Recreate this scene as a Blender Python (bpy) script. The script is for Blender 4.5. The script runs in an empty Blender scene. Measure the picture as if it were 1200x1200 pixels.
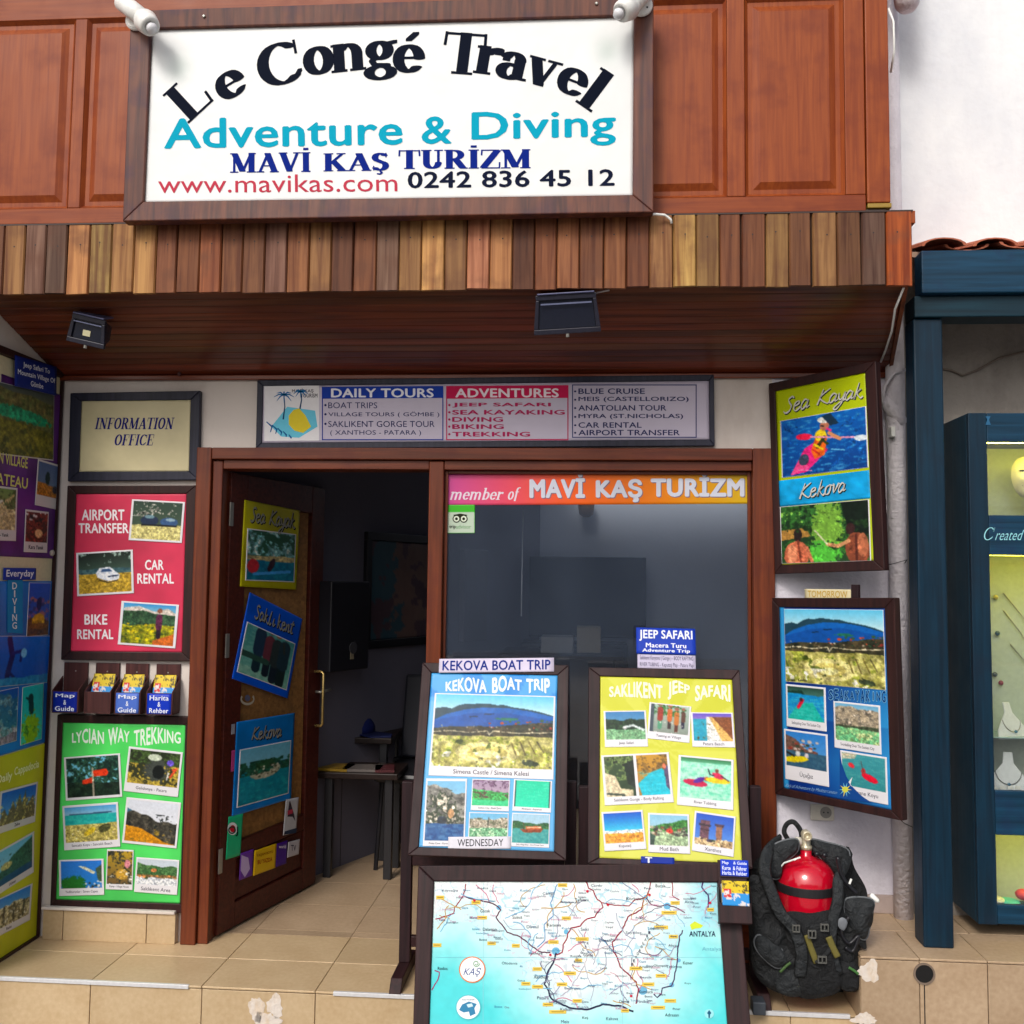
import bpy, bmesh, math, random
import numpy as np
from mathutils import Vector, Matrix

scn = bpy.context.scene
COL = scn.collection
rnd = random.Random(7)

# ------------------------------------------------------------------ camera
CAM = Vector((0.0, -4.0, 1.48))
PITCH, YAW, ROLL, FPX = math.radians(4.039), math.radians(4.301), math.radians(0.681), 1150.0
fw = Vector((-math.sin(YAW) * math.cos(PITCH), math.cos(YAW) * math.cos(PITCH), math.sin(PITCH)))
r0 = Vector((math.cos(YAW), math.sin(YAW), 0))
u0 = r0.cross(fw)
rt = r0 * math.cos(ROLL) + u0 * math.sin(ROLL)
up = -r0 * math.sin(ROLL) + u0 * math.cos(ROLL)
cd = bpy.data.cameras.new('camera')
cam = bpy.data.objects.new('camera', cd)
COL.objects.link(cam)
m = Matrix((rt, up, -fw)).transposed().to_4x4()
m.translation = CAM
cam.matrix_world = m
cd.sensor_width = 36.0
cd.lens = FPX / 1200 * 36.0
cd.clip_start = 0.05
cd.clip_end = 500
scn.camera = cam
scn.render.resolution_x = scn.render.resolution_y = 1024

# ------------------------------------------------------------------ light
SUN_EL, SUN_AZ = math.radians(40), math.radians(200)      # azimuth clockwise from +Y
w = bpy.data.worlds.new("World")
scn.world = w
w.use_nodes = True
nt = w.node_tree
bg = nt.nodes['Background']
sky = nt.nodes.new('ShaderNodeTexSky')
sky.sky_type = 'NISHITA'
sky.sun_disc = False
sky.sun_elevation = SUN_EL
sky.sun_rotation = SUN_AZ
sky.dust_density = 4.0
sky.ozone_density = 1.0
hsv = nt.nodes.new('ShaderNodeHueSaturation')      # a thin even cloud cover: less blue
hsv.inputs['Saturation'].default_value = .55
nt.links.new(sky.outputs[0], hsv.inputs['Color'])
nt.links.new(hsv.outputs[0], bg.inputs[0])
bg.inputs[1].default_value = 0.112
sl = bpy.data.lights.new('sun', 'SUN')
sl.energy = 1.15
sl.angle = math.radians(16)
sl.color = (1.0, 0.95, 0.88)
so = bpy.data.objects.new('sun', sl)
COL.objects.link(so)
sd = Vector((math.sin(SUN_AZ) * math.cos(SUN_EL), math.cos(SUN_AZ) * math.cos(SUN_EL), math.sin(SUN_EL)))
so.rotation_euler = sd.to_track_quat('Z', 'Y').to_euler()
so.location = sd * 30
vs = scn.view_settings
vs.view_transform = 'Standard'
vs.look = 'None'
vs.gamma = 1
vs.use_curve_mapping = False
vs.exposure = 0.42
scn.render.engine = 'CYCLES'

# ------------------------------------------------------------------ helpers
def ray(px, py):
    return fw * FPX + rt * (px - 600) - up * (py - 600)

def at(px, py, Y=0.0):
    d = ray(px, py)
    return CAM + d * ((Y - CAM.y) / d.y)

def atz(px, py, Z=0.0):
    d = ray(px, py)
    return CAM + d * ((Z - CAM.z) / d.z)

def lin(c):
    return tuple(((v / 255.0) / 12.92 if v / 255.0 <= 0.04045 else ((v / 255.0 + 0.055) / 1.055) ** 2.4) for v in c)

def tag(o, label=None, cat=None, group=None, kind=None):
    if label: o['label'] = label
    if cat: o['category'] = cat
    if group: o['group'] = group
    if kind: o['kind'] = kind
    return o

def empty(name, mat, label=None, cat=None, group=None, kind=None):
    o = bpy.data.objects.new(name, None)
    o.empty_display_size = 0.05
    COL.objects.link(o)
    if isinstance(mat, Vector): mat = Matrix.Translation(mat)
    o.matrix_basis = mat
    return tag(o, label, cat, group, kind)

def W(o):
    mm = o.matrix_basis.copy()
    while o.parent:
        o = o.parent
        mm = o.matrix_basis @ mm
    return mm

class MB:
    """collects faces in world space (or in a local frame M)"""
    def __init__(s, M=None):
        s.v = []; s.f = []; s.M = M
    def add(s, vs_, fs):
        b = len(s.v)
        for p in vs_:
            p = Vector(p)
            s.v.append(s.M @ p if s.M else p)
        s.f += [tuple(i + b for i in f) for f in fs]
        return s
    def hexa(s, p):   # 8 corners: bottom 4 ccw, top 4 ccw
        return s.add(p, [(3,2,1,0),(4,5,6,7),(0,1,5,4),(1,2,6,5),(2,3,7,6),(3,0,4,7)])
    def box(s, x0, x1, y0, y1, z0, z1):
        if x0 > x1: x0, x1 = x1, x0
        if y0 > y1: y0, y1 = y1, y0
        if z0 > z1: z0, z1 = z1, z0
        return s.hexa([(x0,y0,z0),(x1,y0,z0),(x1,y1,z0),(x0,y1,z0),(x0,y0,z1),(x1,y0,z1),(x1,y1,z1),(x0,y1,z1)])
    def prism(s, poly, d):   # poly = list of points (any plane), d = extrusion vector
        n = len(poly); d = Vector(d)
        a = [Vector(p) for p in poly]
        b = [p + d for p in a]
        fs = [tuple(range(n)), tuple(range(2*n-1, n-1, -1))]
        for i in range(n):
            j = (i + 1) % n
            fs.append((j, i, i + n, j + n))
        return s.add(a + b, fs)
    def tube(s, pts, r, n=8, close=False):
        pts = [Vector(p) for p in pts]
        rings = []
        k = len(pts)
        rr = r if isinstance(r, (list, tuple)) else [r] * k
        prev = None
        for i, p in enumerate(pts):
            if close: t = pts[(i+1) % k] - pts[i-1]
            else: t = pts[min(i+1, k-1)] - pts[max(i-1, 0)]
            t.normalize()
            if prev is None:
                a = t.cross(Vector((0,0,1)))
                if a.length < .1: a = t.cross(Vector((1,0,0)))
            else:
                a = prev - t * prev.dot(t)
            a.normalize(); prev = a
            b = t.cross(a)
            rings.append([p + (a*math.cos(2*math.pi*q/n) + b*math.sin(2*math.pi*q/n)) * rr[i] for q in range(n)])
        vs_ = [q for rg in rings for q in rg]
        fs = []
        for i in range(k if close else k-1):
            j = (i+1) % k
            for q in range(n):
                q2 = (q+1) % n
                fs.append((i*n+q, i*n+q2, j*n+q2, j*n+q))
        if not close:
            fs.append(tuple(range(n-1, -1, -1))); fs.append(tuple((k-1)*n+q for q in range(n)))
        return s.add(vs_, fs)
    def lathe(s, prof, c=(0,0,0), axis=(0,0,1), n=24):
        """prof = [(r, h)] along axis from c"""
        A = Vector(axis).normalized(); c = Vector(c)
        a = A.cross(Vector((0,1,0)))
        if a.length < .1: a = A.cross(Vector((1,0,0)))
        a.normalize(); b = A.cross(a)
        vs_ = []
        for r, h in prof:
            for q in range(n):
                t = 2*math.pi*q/n
                vs_.append(c + A*h + (a*math.cos(t) + b*math.sin(t)) * max(r, 1e-5))
        fs = []
        for i in range(len(prof)-1):
            for q in range(n):
                q2 = (q+1) % n
                fs.append((i*n+q, i*n+q2, (i+1)*n+q2, (i+1)*n+q))
        fs.append(tuple(range(n-1,-1,-1))); fs.append(tuple((len(prof)-1)*n+q for q in range(n)))
        return s.add(vs_, fs)
    def build(s, name, mat, parent=None, bevel=0, smooth=False, color=None, seg=2, **kw):
        me = bpy.data.meshes.new(name)
        if parent is not None:
            inv = W(parent).inverted()
            vs_ = [inv @ v for v in s.v]
        else:
            # origin at the base centre
            xs = [v.x for v in s.v]; ys = [v.y for v in s.v]; zs = [v.z for v in s.v]
            o0 = Vector(((min(xs)+max(xs))/2, (min(ys)+max(ys))/2, min(zs)))
            vs_ = [v - o0 for v in s.v]
        me.from_pydata([tuple(v) for v in vs_], [], s.f)
        me.materials.append(mat)
        if name != 'lettering':
            bm = bmesh.new(); bm.from_mesh(me)
            bmesh.ops.recalc_face_normals(bm, faces=bm.faces); bm.to_mesh(me); bm.free()
        if smooth:
            me.polygons.foreach_set('use_smooth', [True]*len(me.polygons))
        me.update()
        o = bpy.data.objects.new(name, me)
        COL.objects.link(o)
        if parent is not None: o.parent = parent
        else: o.location = o0
        if bevel:
            b = o.modifiers.new('bevel', 'BEVEL'); b.width = bevel; b.segments = seg; b.limit_method = 'ANGLE'; b.angle_limit = math.radians(40)
        if smooth == 'auto' or (bevel and not smooth): pass
        if color: o.color = (*lin(color), 1)
        return tag(o, **kw)

# ------------------------------------------------------------------ materials
MATS = {}
def newmat(name):
    mt = bpy.data.materials.new(name); mt.use_nodes = True
    return mt, mt.node_tree, mt.node_tree.nodes['Principled BSDF']

def plain(rgb, rough=.5, metal=0, key=None, var=.06, scale=60, bump=.0, spec=.5):
    k = ('p', rgb, rough, metal, var, scale, bump, spec)
    if k in MATS: return MATS[k]
    mt, t, b = newmat(key or 'paint_%d_%d_%d' % tuple(int(c) for c in rgb))
    c = lin(rgb)
    b.inputs['Roughness'].default_value = rough
    b.inputs['Metallic'].default_value = metal
    b.inputs['Specular IOR Level'].default_value = spec
    tc = t.nodes.new('ShaderNodeTexCoord')
    nz = t.nodes.new('ShaderNodeTexNoise'); nz.inputs['Scale'].default_value = scale; nz.inputs['Detail'].default_value = 4
    t.links.new(tc.outputs['Object'], nz.inputs['Vector'])
    rp = t.nodes.new('ShaderNodeMapRange'); rp.inputs[1].default_value = .3; rp.inputs[2].default_value = .7
    rp.inputs[3].default_value = 1 - var; rp.inputs[4].default_value = 1 + var
    t.links.new(nz.outputs[0], rp.inputs[0])
    mx = t.nodes.new('ShaderNodeMix'); mx.data_type = 'RGBA'; mx.blend_type = 'MULTIPLY'; mx.inputs[0].default_value = 1
    mx.inputs[6].default_value = (*c, 1)
    t.links.new(rp.outputs[0], mx.inputs[7])
    t.links.new(mx.outputs[2], b.inputs['Base Color'])
    if bump:
        bp = t.nodes.new('ShaderNodeBump'); bp.inputs['Strength'].default_value = bump; bp.inputs['Distance'].default_value = .004
        t.links.new(nz.outputs[0], bp.inputs['Height']); t.links.new(bp.outputs[0], b.inputs['Normal'])
    MATS[k] = mt
    return mt

def wood(name, c1, c2, axis='Z', rough=.4, scale=1.0, objcol=False, bump=.25, blotch=None, coat=0):
    mt, t, b = newmat(name)
    L = t.links.new
    tc = t.nodes.new('ShaderNodeTexCoord'); oi = t.nodes.new('ShaderNodeObjectInfo')
    ad = t.nodes.new('ShaderNodeVectorMath'); ad.operation = 'ADD'
    ml = t.nodes.new('ShaderNodeVectorMath'); ml.operation = 'SCALE'; ml.inputs[3].default_value = 1
    cb = t.nodes.new('ShaderNodeCombineXYZ')
    mm_ = t.nodes.new('ShaderNodeMath'); mm_.operation = 'MULTIPLY'; mm_.inputs[1].default_value = 37
    L(oi.outputs['Random'], mm_.inputs[0])
    for i in range(3): L(mm_.outputs[0], cb.inputs[i])
    L(tc.outputs['Object'], ad.inputs[0]); L(cb.outputs[0], ad.inputs[1])
    mp = t.nodes.new('ShaderNodeMapping')
    s = [90*scale]*3; s['XYZ'.index(axis)] = 4*scale
    mp.inputs['Scale'].default_value = s
    L(ad.outputs[0], mp.inputs[0])
    nz = t.nodes.new('ShaderNodeTexNoise'); nz.inputs['Scale'].default_value = 1; nz.inputs['Detail'].default_value = 6; nz.inputs['Distortion'].default_value = .6
    L(mp.outputs[0], nz.inputs['Vector'])
    cr = t.nodes.new('ShaderNodeValToRGB')
    cr.color_ramp.elements[0].position = .32; cr.color_ramp.elements[1].position = .68
    cr.color_ramp.elements[0].color = (*lin(c1), 1); cr.color_ramp.elements[1].color = (*lin(c2), 1)
    L(nz.outputs[0], cr.inputs[0])
    out = cr.outputs[0]
    n2 = t.nodes.new('ShaderNodeTexNoise'); n2.inputs['Scale'].default_value = 9; n2.inputs['Detail'].default_value = 5
    L(ad.outputs[0], n2.inputs['Vector'])
    if objcol:
        mx = t.nodes.new('ShaderNodeMix'); mx.data_type = 'RGBA'; mx.blend_type = 'MULTIPLY'; mx.inputs[0].default_value = 1
        L(out, mx.inputs[6]); L(oi.outputs['Color'], mx.inputs[7]); out = mx.outputs[2]
    if blotch:
        r2 = t.nodes.new('ShaderNodeMapRange'); r2.inputs[1].default_value = .5; r2.inputs[2].default_value = .68
        L(n2.outputs[0], r2.inputs[0])
        m2 = t.nodes.new('ShaderNodeMath'); m2.operation = 'MULTIPLY'; m2.inputs[1].default_value = blotch[1]
        L(r2.outputs[0], m2.inputs[0])
        mx = t.nodes.new('ShaderNodeMix'); mx.data_type = 'RGBA'
        L(m2.outputs[0], mx.inputs[0]); L(out, mx.inputs[6]); mx.inputs[7].default_value = (*lin(blotch[0]), 1); out = mx.outputs[2]
    L(out, b.inputs['Base Color'])
    rr = t.nodes.new('ShaderNodeMapRange'); rr.inputs[3].default_value = rough - .08; rr.inputs[4].default_value = rough + .15
    L(n2.outputs[0], rr.inputs[0]); L(rr.outputs[0], b.inputs['Roughness'])
    b.inputs['Coat Weight'].default_value = coat
    b.inputs['Specular IOR Level'].default_value = .28
    b.inputs['Coat Roughness'].default_value = .25
    bp = t.nodes.new('ShaderNodeBump'); bp.inputs['Strength'].default_value = bump; bp.inputs['Distance'].default_value = .002
    L(nz.outputs[0], bp.inputs['Height']); L(bp.outputs[0], b.inputs['Normal'])
    return mt

def plaster(name, rgb, stain, rough=.85, amount=.5, sc=2.0, bump=.35, bsc=45):
    mt, t, b = newmat(name); L = t.links.new
    tc = t.nodes.new('ShaderNodeTexCoord')
    n1 = t.nodes.new('ShaderNodeTexNoise'); n1.inputs['Scale'].default_value = sc; n1.inputs['Detail'].default_value = 8; n1.inputs['Roughness'].default_value = .65
    mp = t.nodes.new('ShaderNodeMapping'); mp.inputs['Scale'].default_value = (1, 1, .5)
    L(tc.outputs['Object'], mp.inputs[0]); L(mp.outputs[0], n1.inputs['Vector'])
    r = t.nodes.new('ShaderNodeMapRange'); r.inputs[1].default_value = .45; r.inputs[2].default_value = .75; r.inputs[4].default_value = amount
    L(n1.outputs[0], r.inputs[0])
    mx = t.nodes.new('ShaderNodeMix'); mx.data_type = 'RGBA'
    mx.inputs[6].default_value = (*lin(rgb), 1); mx.inputs[7].default_value = (*lin(stain), 1)
    L(r.outputs[0], mx.inputs[0]); L(mx.outputs[2], b.inputs['Base Color'])
    b.inputs['Roughness'].default_value = rough
    n2 = t.nodes.new('ShaderNodeTexNoise'); n2.inputs['Scale'].default_value = bsc; n2.inputs['Detail'].default_value = 8
    L(tc.outputs['Object'], n2.inputs['Vector'])
    bp = t.nodes.new('ShaderNodeBump'); bp.inputs['Strength'].default_value = bump; bp.inputs['Distance'].default_value = .01
    L(n2.outputs[0], bp.inputs['Height']); L(bp.outputs[0], b.inputs['Normal'])
    return mt

def tilemat(name, rgb, rgb2, rough=.4):
    mt, t, b = newmat(name); L = t.links.new
    tc = t.nodes.new('ShaderNodeTexCoord'); oi = t.nodes.new('ShaderNodeObjectInfo')
    geo = t.nodes.new('ShaderNodeNewGeometry')
    n1 = t.nodes.new('ShaderNodeTexNoise'); n1.inputs['Scale'].default_value = 7; n1.inputs['Detail'].default_value = 7; n1.inputs['Roughness'].default_value = .6
    n3 = t.nodes.new('ShaderNodeTexNoise'); n3.inputs['Scale'].default_value = 60; n3.inputs['Detail'].default_value = 5
    L(geo.outputs['Position'], n1.inputs['Vector']); L(geo.outputs['Position'], n3.inputs['Vector'])
    cr = t.nodes.new('ShaderNodeValToRGB')
    cr.color_ramp.elements[0].position = .3; cr.color_ramp.elements[1].position = .7
    cr.color_ramp.elements[0].color = (*lin(rgb2), 1); cr.color_ramp.elements[1].color = (*lin(rgb), 1)
    ma = t.nodes.new('ShaderNodeMath'); ma.operation = 'MULTIPLY_ADD'; ma.inputs[1].default_value = .5
    m3 = t.nodes.new('ShaderNodeMath'); m3.operation = 'MULTIPLY'; m3.inputs[1].default_value = .5
    L(n3.outputs[0], m3.inputs[0]); L(n1.outputs[0], ma.inputs[0]); L(m3.outputs[0], ma.inputs[2])
    L(ma.outputs[0], cr.inputs[0])
    hs = t.nodes.new('ShaderNodeHueSaturation')
    mr = t.nodes.new('ShaderNodeMapRange'); mr.inputs[3].default_value = .88; mr.inputs[4].default_value = 1.08
    L(oi.outputs['Random'], mr.inputs[0]); L(mr.outputs[0], hs.inputs['Value']); L(cr.outputs[0], hs.inputs['Color'])
    L(hs.outputs[0], b.inputs['Base Color'])
    r2 = t.nodes.new('ShaderNodeMapRange'); r2.inputs[3].default_value = rough - .1; r2.inputs[4].default_value = rough + .25
    L(n1.outputs[0], r2.inputs[0]); L(r2.outputs[0], b.inputs['Roughness'])
    bp = t.nodes.new('ShaderNodeBump'); bp.inputs['Strength'].default_value = .12; bp.inputs['Distance'].default_value = .003
    L(n3.outputs[0], bp.inputs['Height']); L(bp.outputs[0], b.inputs['Normal'])
    return mt

def printmat(name, rough=.38, gain=1.0, spec=.25):
    mt, t, b = newmat(name)
    a = t.nodes.new('ShaderNodeAttribute'); a.attribute_name = 'ink'
    t.links.new(a.outputs['Color'], b.inputs['Base Color'])
    b.inputs['Roughness'].default_value = rough
    b.inputs['Specular IOR Level'].default_value = spec
    tc = t.nodes.new('ShaderNodeTexCoord')
    nz = t.nodes.new('ShaderNodeTexNoise'); nz.inputs['Scale'].default_value = 11; nz.inputs['Detail'].default_value = 2
    t.links.new(tc.outputs['Object'], nz.inputs['Vector'])
    bp = t.nodes.new('ShaderNodeBump'); bp.inputs['Strength'].default_value = .25; bp.inputs['Distance'].default_value = .01
    t.links.new(nz.outputs[0], bp.inputs['Height']); t.links.new(bp.outputs[0], b.inputs['Normal'])
    return mt

def glassmat(name, tint=(1,1,1), refl=1.0, haze=.01):
    mt = bpy.data.materials.new(name); mt.use_nodes = True
    t = mt.node_tree; t.nodes.clear(); L = t.links.new
    o = t.nodes.new('ShaderNodeOutputMaterial'); mx = t.nodes.new('ShaderNodeMixShader')
    tr = t.nodes.new('ShaderNodeBsdfTransparent'); gl = t.nodes.new('ShaderNodeBsdfGlossy'); fr = t.nodes.new('ShaderNodeFresnel')
    tr.inputs[0].default_value = (*tint, 1); gl.inputs['Roughness'].default_value = .01
    fr.inputs[0].default_value = 1.55
    tc = t.nodes.new('ShaderNodeTexCoord'); nz = t.nodes.new('ShaderNodeTexNoise'); nz.inputs['Scale'].default_value = 2.5
    L(tc.outputs['Object'], nz.inputs['Vector'])
    ml = t.nodes.new('ShaderNodeMath'); ml.operation = 'MULTIPLY_ADD'; ml.inputs[1].default_value = refl
    sm = t.nodes.new('ShaderNodeMapRange'); sm.inputs[3].default_value = 0; sm.inputs[4].default_value = .02
    L(nz.outputs[0], sm.inputs[0])
    L(fr.outputs[0], ml.inputs[0]); L(sm.outputs[0], ml.inputs[2])
    df = t.nodes.new('ShaderNodeBsdfDiffuse'); df.inputs[0].default_value = (.50, .62, .86, 1)       # bluish haze painted in for a hazier reflection
    md = t.nodes.new('ShaderNodeMixShader'); n5 = t.nodes.new('ShaderNodeTexNoise'); n5.inputs['Scale'].default_value = 3; n5.inputs['Detail'].default_value = 6
    L(tc.outputs['Object'], n5.inputs['Vector'])
    r5 = t.nodes.new('ShaderNodeMapRange'); r5.inputs[1].default_value = .3; r5.inputs[2].default_value = .75; r5.inputs[3].default_value = haze*.6; r5.inputs[4].default_value = haze*1.5
    L(n5.outputs[0], r5.inputs[0]); L(r5.outputs[0], md.inputs[0]); L(tr.outputs[0], md.inputs[1]); L(df.outputs[0], md.inputs[2])
    L(ml.outputs[0], mx.inputs[0]); L(md.outputs[0], mx.inputs[1]); L(gl.outputs[0], mx.inputs[2]); L(mx.outputs[0], o.inputs[0])
    return mt

M_frame_dark = wood('dark_varnished_wood', (34, 17, 18), (54, 27, 25), 'Y', .45, .7)
M_frame_blue = wood('blue_black_wood', (24, 26, 42), (40, 40, 58), 'Y', .4, .7)
M_easel = wood('dark_easel_wood', (32, 17, 20), (52, 28, 30), 'Y', .5, .7)
M_easelz = wood('dark_easel_post_wood', (30, 18, 22), (48, 28, 32), 'Z', .55, .7)
M_redwood = wood('red_varnished_wood', (82, 34, 14), (114, 52, 24), 'Z', .4, .6, coat=.12, blotch=((84, 28, 20), .5))
M_redwoodx = wood('red_varnished_rail', (82, 34, 14), (112, 50, 24), 'X', .4, .6, coat=.12, blotch=((84, 28, 20), .5))
M_bay = wood('bay_red_wood', (128, 54, 16), (150, 72, 24), 'Z', .45, .8, bump=.12, coat=.04, blotch=((114, 44, 20), .6))
M_bayx = wood('bay_red_rail', (124, 52, 18), (144, 68, 24), 'X', .45, .8, bump=.12, coat=.04, blotch=((110, 42, 20), .5))
M_plank = wood('weathered_plank', (172, 142, 120), (255, 250, 225), 'Z', .6, .6, objcol=True, bump=.5, blotch=((98, 62, 46), .55))
M_soffit = wood('soffit_wood', (84, 42, 26), (134, 72, 44), 'X', .3, .45, objcol=True, coat=.15, bump=.15)
M_doorw = wood('dark_door_wood', (60, 22, 16), (84, 34, 24), 'Z', .4, .7)
M_signframe = wood('sign_frame_wood', (70, 42, 40), (112, 66, 50), 'Y', .45, .5, blotch=((60, 44, 66), .5))
M_wall = plaster('cream_plaster', (214, 204, 196), (176, 160, 150), amount=.5, sc=5, bump=.25, bsc=30)
M_wallR = plaster('grey_white_plaster', (218, 214, 224), (168, 162, 180), amount=.6, sc=4, bump=.5, bsc=60)
M_wallN = plaster('white_render', (238, 240, 242), (204, 208, 218), amount=.8, sc=2.0, bump=.35, bsc=22)
M_wallG = plaster('grey_rough_render', (150, 142, 134), (104, 96, 92), amount=.7, sc=6, bump=.8, bsc=40)
M_int = plaster('interior_wall', (104, 102, 116), (88, 86, 100), amount=.3, sc=2, bump=.1)  # the room's dimness is put into a darker wall colour
M_tile = tilemat('sand_tile', (204, 180, 144), (184, 156, 118), .3)
M_tileF = tilemat('floor_tile', (188, 164, 136), (162, 136, 108), .3)
M_grout = plaster('grout', (156, 136, 112), (124, 106, 88), bump=.4)
M_asphalt = plaster('street_concrete', (128, 122, 116), (96, 92, 90), bump=.4)
M_white = plain((236, 236, 232), .35)
M_pipe = plaster('pipe_paint', (222, 216, 222), (176, 168, 178), amount=.6, sc=12, bump=.6, bsc=60)
M_alu = plain((230, 230, 232), .3, .3)
M_blue = wood('petrol_blue_wood', (4, 30, 46), (7, 44, 64), 'Z', .4, .6, bump=.3, blotch=((10, 30, 48), .5))
M_bluex = wood('petrol_blue_beam', (6, 42, 62), (16, 62, 90), 'X', .4, .6, bump=.5, blotch=((20, 30, 70), .5))
M_teal = wood('dark_teal_wood', (8, 42, 60), (12, 56, 76), 'Z', .4, .6)
M_black = plain((22, 22, 28), .4)
M_iron = plain((44, 46, 66), .45, 0, var=.15)
M_brass = plain((190, 150, 80), .3, .8)
M_steel = plain((170, 168, 160), .35, .7)
M_print = printmat('laminated_print', .36)
M_matte = printmat('paper_print', .6, spec=.25)
M_glass = glassmat('window_glass', (.94, .96, .98), 1.5, haze=.032)
M_glass2 = glassmat('cabinet_glass', (.95, .97, .97), .6)
# ------------------------------------------------------------------ painting (numpy arrays -> vertex ink)
def vnoise(h, w_, sc, seed, octv=4):
    r = np.random.RandomState(seed)
    out = np.zeros((h, w_)); amp = 1; tot = 0
    for o in range(octv):
        n = max(2, int(sc * 2**o)); nx = max(2, int(n * w_ / h))
        g = r.rand(n + 2, nx + 2)
        y = np.linspace(0, n, h); x = np.linspace(0, nx, w_)
        yi = y.astype(int); xi = x.astype(int); fy = (y - yi)[:, None]; fx = (x - xi)[None, :]
        fy = fy*fy*(3-2*fy); fx = fx*fx*(3-2*fx)
        a = g[yi][:, xi]; b = g[yi][:, xi+1]; c = g[yi+1][:, xi]; d = g[yi+1][:, xi+1]
        out += amp * ((a*(1-fx)+b*fx)*(1-fy) + (c*(1-fx)+d*fx)*fy); tot += amp; amp *= .6
    return out / tot

def C(c): return np.array(c, float) / 255.0

def paint(layers, w_, h, seed=1, grain=.10):
    """small landscape painter; x,y in 0..1, y down"""
    w_ = int(w_); h = int(h)
    Y, X = np.mgrid[0:h, 0:w_]; X = (X + .5) / w_; Y = (Y + .5) / h
    asp = w_ / h
    im = np.zeros((h, w_, 3)) + .5
    R = np.full((h, w_, 1), .2)
    nA = vnoise(h, w_, 5, seed); nB = vnoise(h, w_, 14, seed + 5, 3); nC = vnoise(h, w_, 26, seed+9, 2)
    for i, L in enumerate(layers):
        k = L[0]
        if k == 'g':      # gradient  c0 c1 [y0 y1]
            y0, y1 = (L[3], L[4]) if len(L) > 3 else (0, 1)
            t = np.clip((Y - y0) / max(y1 - y0, 1e-3), 0, 1)[..., None]
            col = C(L[1]) * (1-t) + C(L[2]) * t
            msk = ((Y >= y0 - 1e-6))[..., None] if len(L) > 3 else np.ones((h, w_, 1), bool)
            im = np.where(msk, col, im); R = np.where(msk, .12, R)
        elif k == 'h':    # everything below a wavy line: y0, amp, freq, c0, c1(noise mix), [slope]
            y0, amp, fr, c0, c1 = L[1:6]
            sl_ = L[6] if len(L) > 6 else 0
            r = np.random.RandomState(seed * 7 + i)
            ph = r.rand(4) * 6.28
            ln = y0 + sl_ * (X - .5) + amp * (np.sin(X*fr*3+ph[0])*.5 + np.sin(X*fr*7.3+ph[1])*.3 + np.sin(X*fr*17+ph[2])*.2)
            mk = (Y > ln)[..., None]
            t = np.clip((nB - .3) / .4, 0, 1)[..., None]
            im = np.where(mk, C(c0)*(1-t) + C(c1)*t, im)
            R = np.where(mk, .2 if c0[2] > c0[0]+25 else 1.0, R)
        elif k == 'e':    # ellipse cx cy rx ry rot col
            cx, cy, rx, ry, ro, c = L[1:7]
            dx = (X-cx)*asp; dy = Y-cy
            a = dx*math.cos(ro) + dy*math.sin(ro); b = -dx*math.sin(ro) + dy*math.cos(ro)
            mk = ((a/(rx*asp))**2 + (b/ry)**2 + (nB-.5)*(1.3 if (c[1] > c[0]*1.05 and c[1] > c[2]) else .3) + (nC-.5)*(1.2 if (c[1] > c[0]*1.05 and c[1] > c[2]) else .1) < 1)[..., None]
            im = np.where(mk, C(c) * (.85 + .3*nC[..., None]), im)
        elif k == 'p':    # polygon
            mk = inpoly(X, Y, L[1])[..., None]
            im = np.where(mk, C(L[2]), im); R = np.where(mk, .25 if L[2][2] > L[2][0]+25 else .7, R)
        elif k == 'l':    # polyline pts width col
            d = np.full((h, w_), 9.)
            P = L[1]
            for a, b in zip(P[:-1], P[1:]):
                ax, ay, bx, by = a[0]*asp, a[1], b[0]*asp, b[1]
                px_, py_ = X*asp-ax, Y-ay; vx, vy = bx-ax, by-ay
                t = np.clip((px_*vx+py_*vy)/(vx*vx+vy*vy+1e-9), 0, 1)
                d = np.minimum(d, np.hypot(px_-t*vx, py_-t*vy))
            im = np.where((d < L[2])[..., None], C(L[3]), im)
        elif k == 's':    # speckles y0 y1 n size colours [x0 x1]
            r = np.random.RandomState(seed*13+i)
            x0, x1 = (L[6], L[7]) if len(L) > 6 else (0, 1)
            for q in range(L[3]):
                cx = x0 + r.rand()*(x1-x0); cy = L[1] + r.rand()*(L[2]-L[1]); sz = L[4]*(.5+r.rand())
                c = L[5][r.randint(len(L[5]))]
                mk = (((X-cx)*asp/sz)**2 + ((Y-cy)/(sz*.7))**2 < 1)[..., None]
                im = np.where(mk, C(c), im)
        elif k == 'n':    # noise blend towards colour in band y0 y1 thr col
            mk = ((nA*.5+nB*.5 > L[3]) & (Y > L[1]) & (Y < L[2]))[..., None]
            im = np.where(mk, C(L[4])*(.8+.4*nC[..., None]), im); R = np.where(mk, 1.0, R)
        elif k == 'b':    # streaks (water)
            mk = ((Y > L[1]) & (Y < L[2]))[..., None]
            st = vnoise(h, w_, 30, seed+31, 2)
            st = (st + np.roll(st, 3, 1) + np.roll(st, -3, 1)) / 3
            im = np.where(mk & ((st > L[3])[..., None]), im*.55 + C(L[4])*.45, im)
    b = im.copy()
    b[1:-1, 1:-1] = (im[1:-1, 1:-1]*2 + im[:-2, 1:-1] + im[2:, 1:-1] + im[1:-1, :-2] + im[1:-1, 2:])/6
    im = b
    nD = np.random.RandomState(seed+77).rand(h, w_)
    im = im * (1 + (nD[..., None]-.5)*.16*R) * (1 + .45*R*(vnoise(h, w_, 20, seed+3, 3)[..., None]-.5)*2) * (1 + R * grain * 1.0 * (nB[..., None]*1.2 + nC[..., None]*.8 - 1.0) * 2)
    return np.clip(im, 0, 1)

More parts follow.
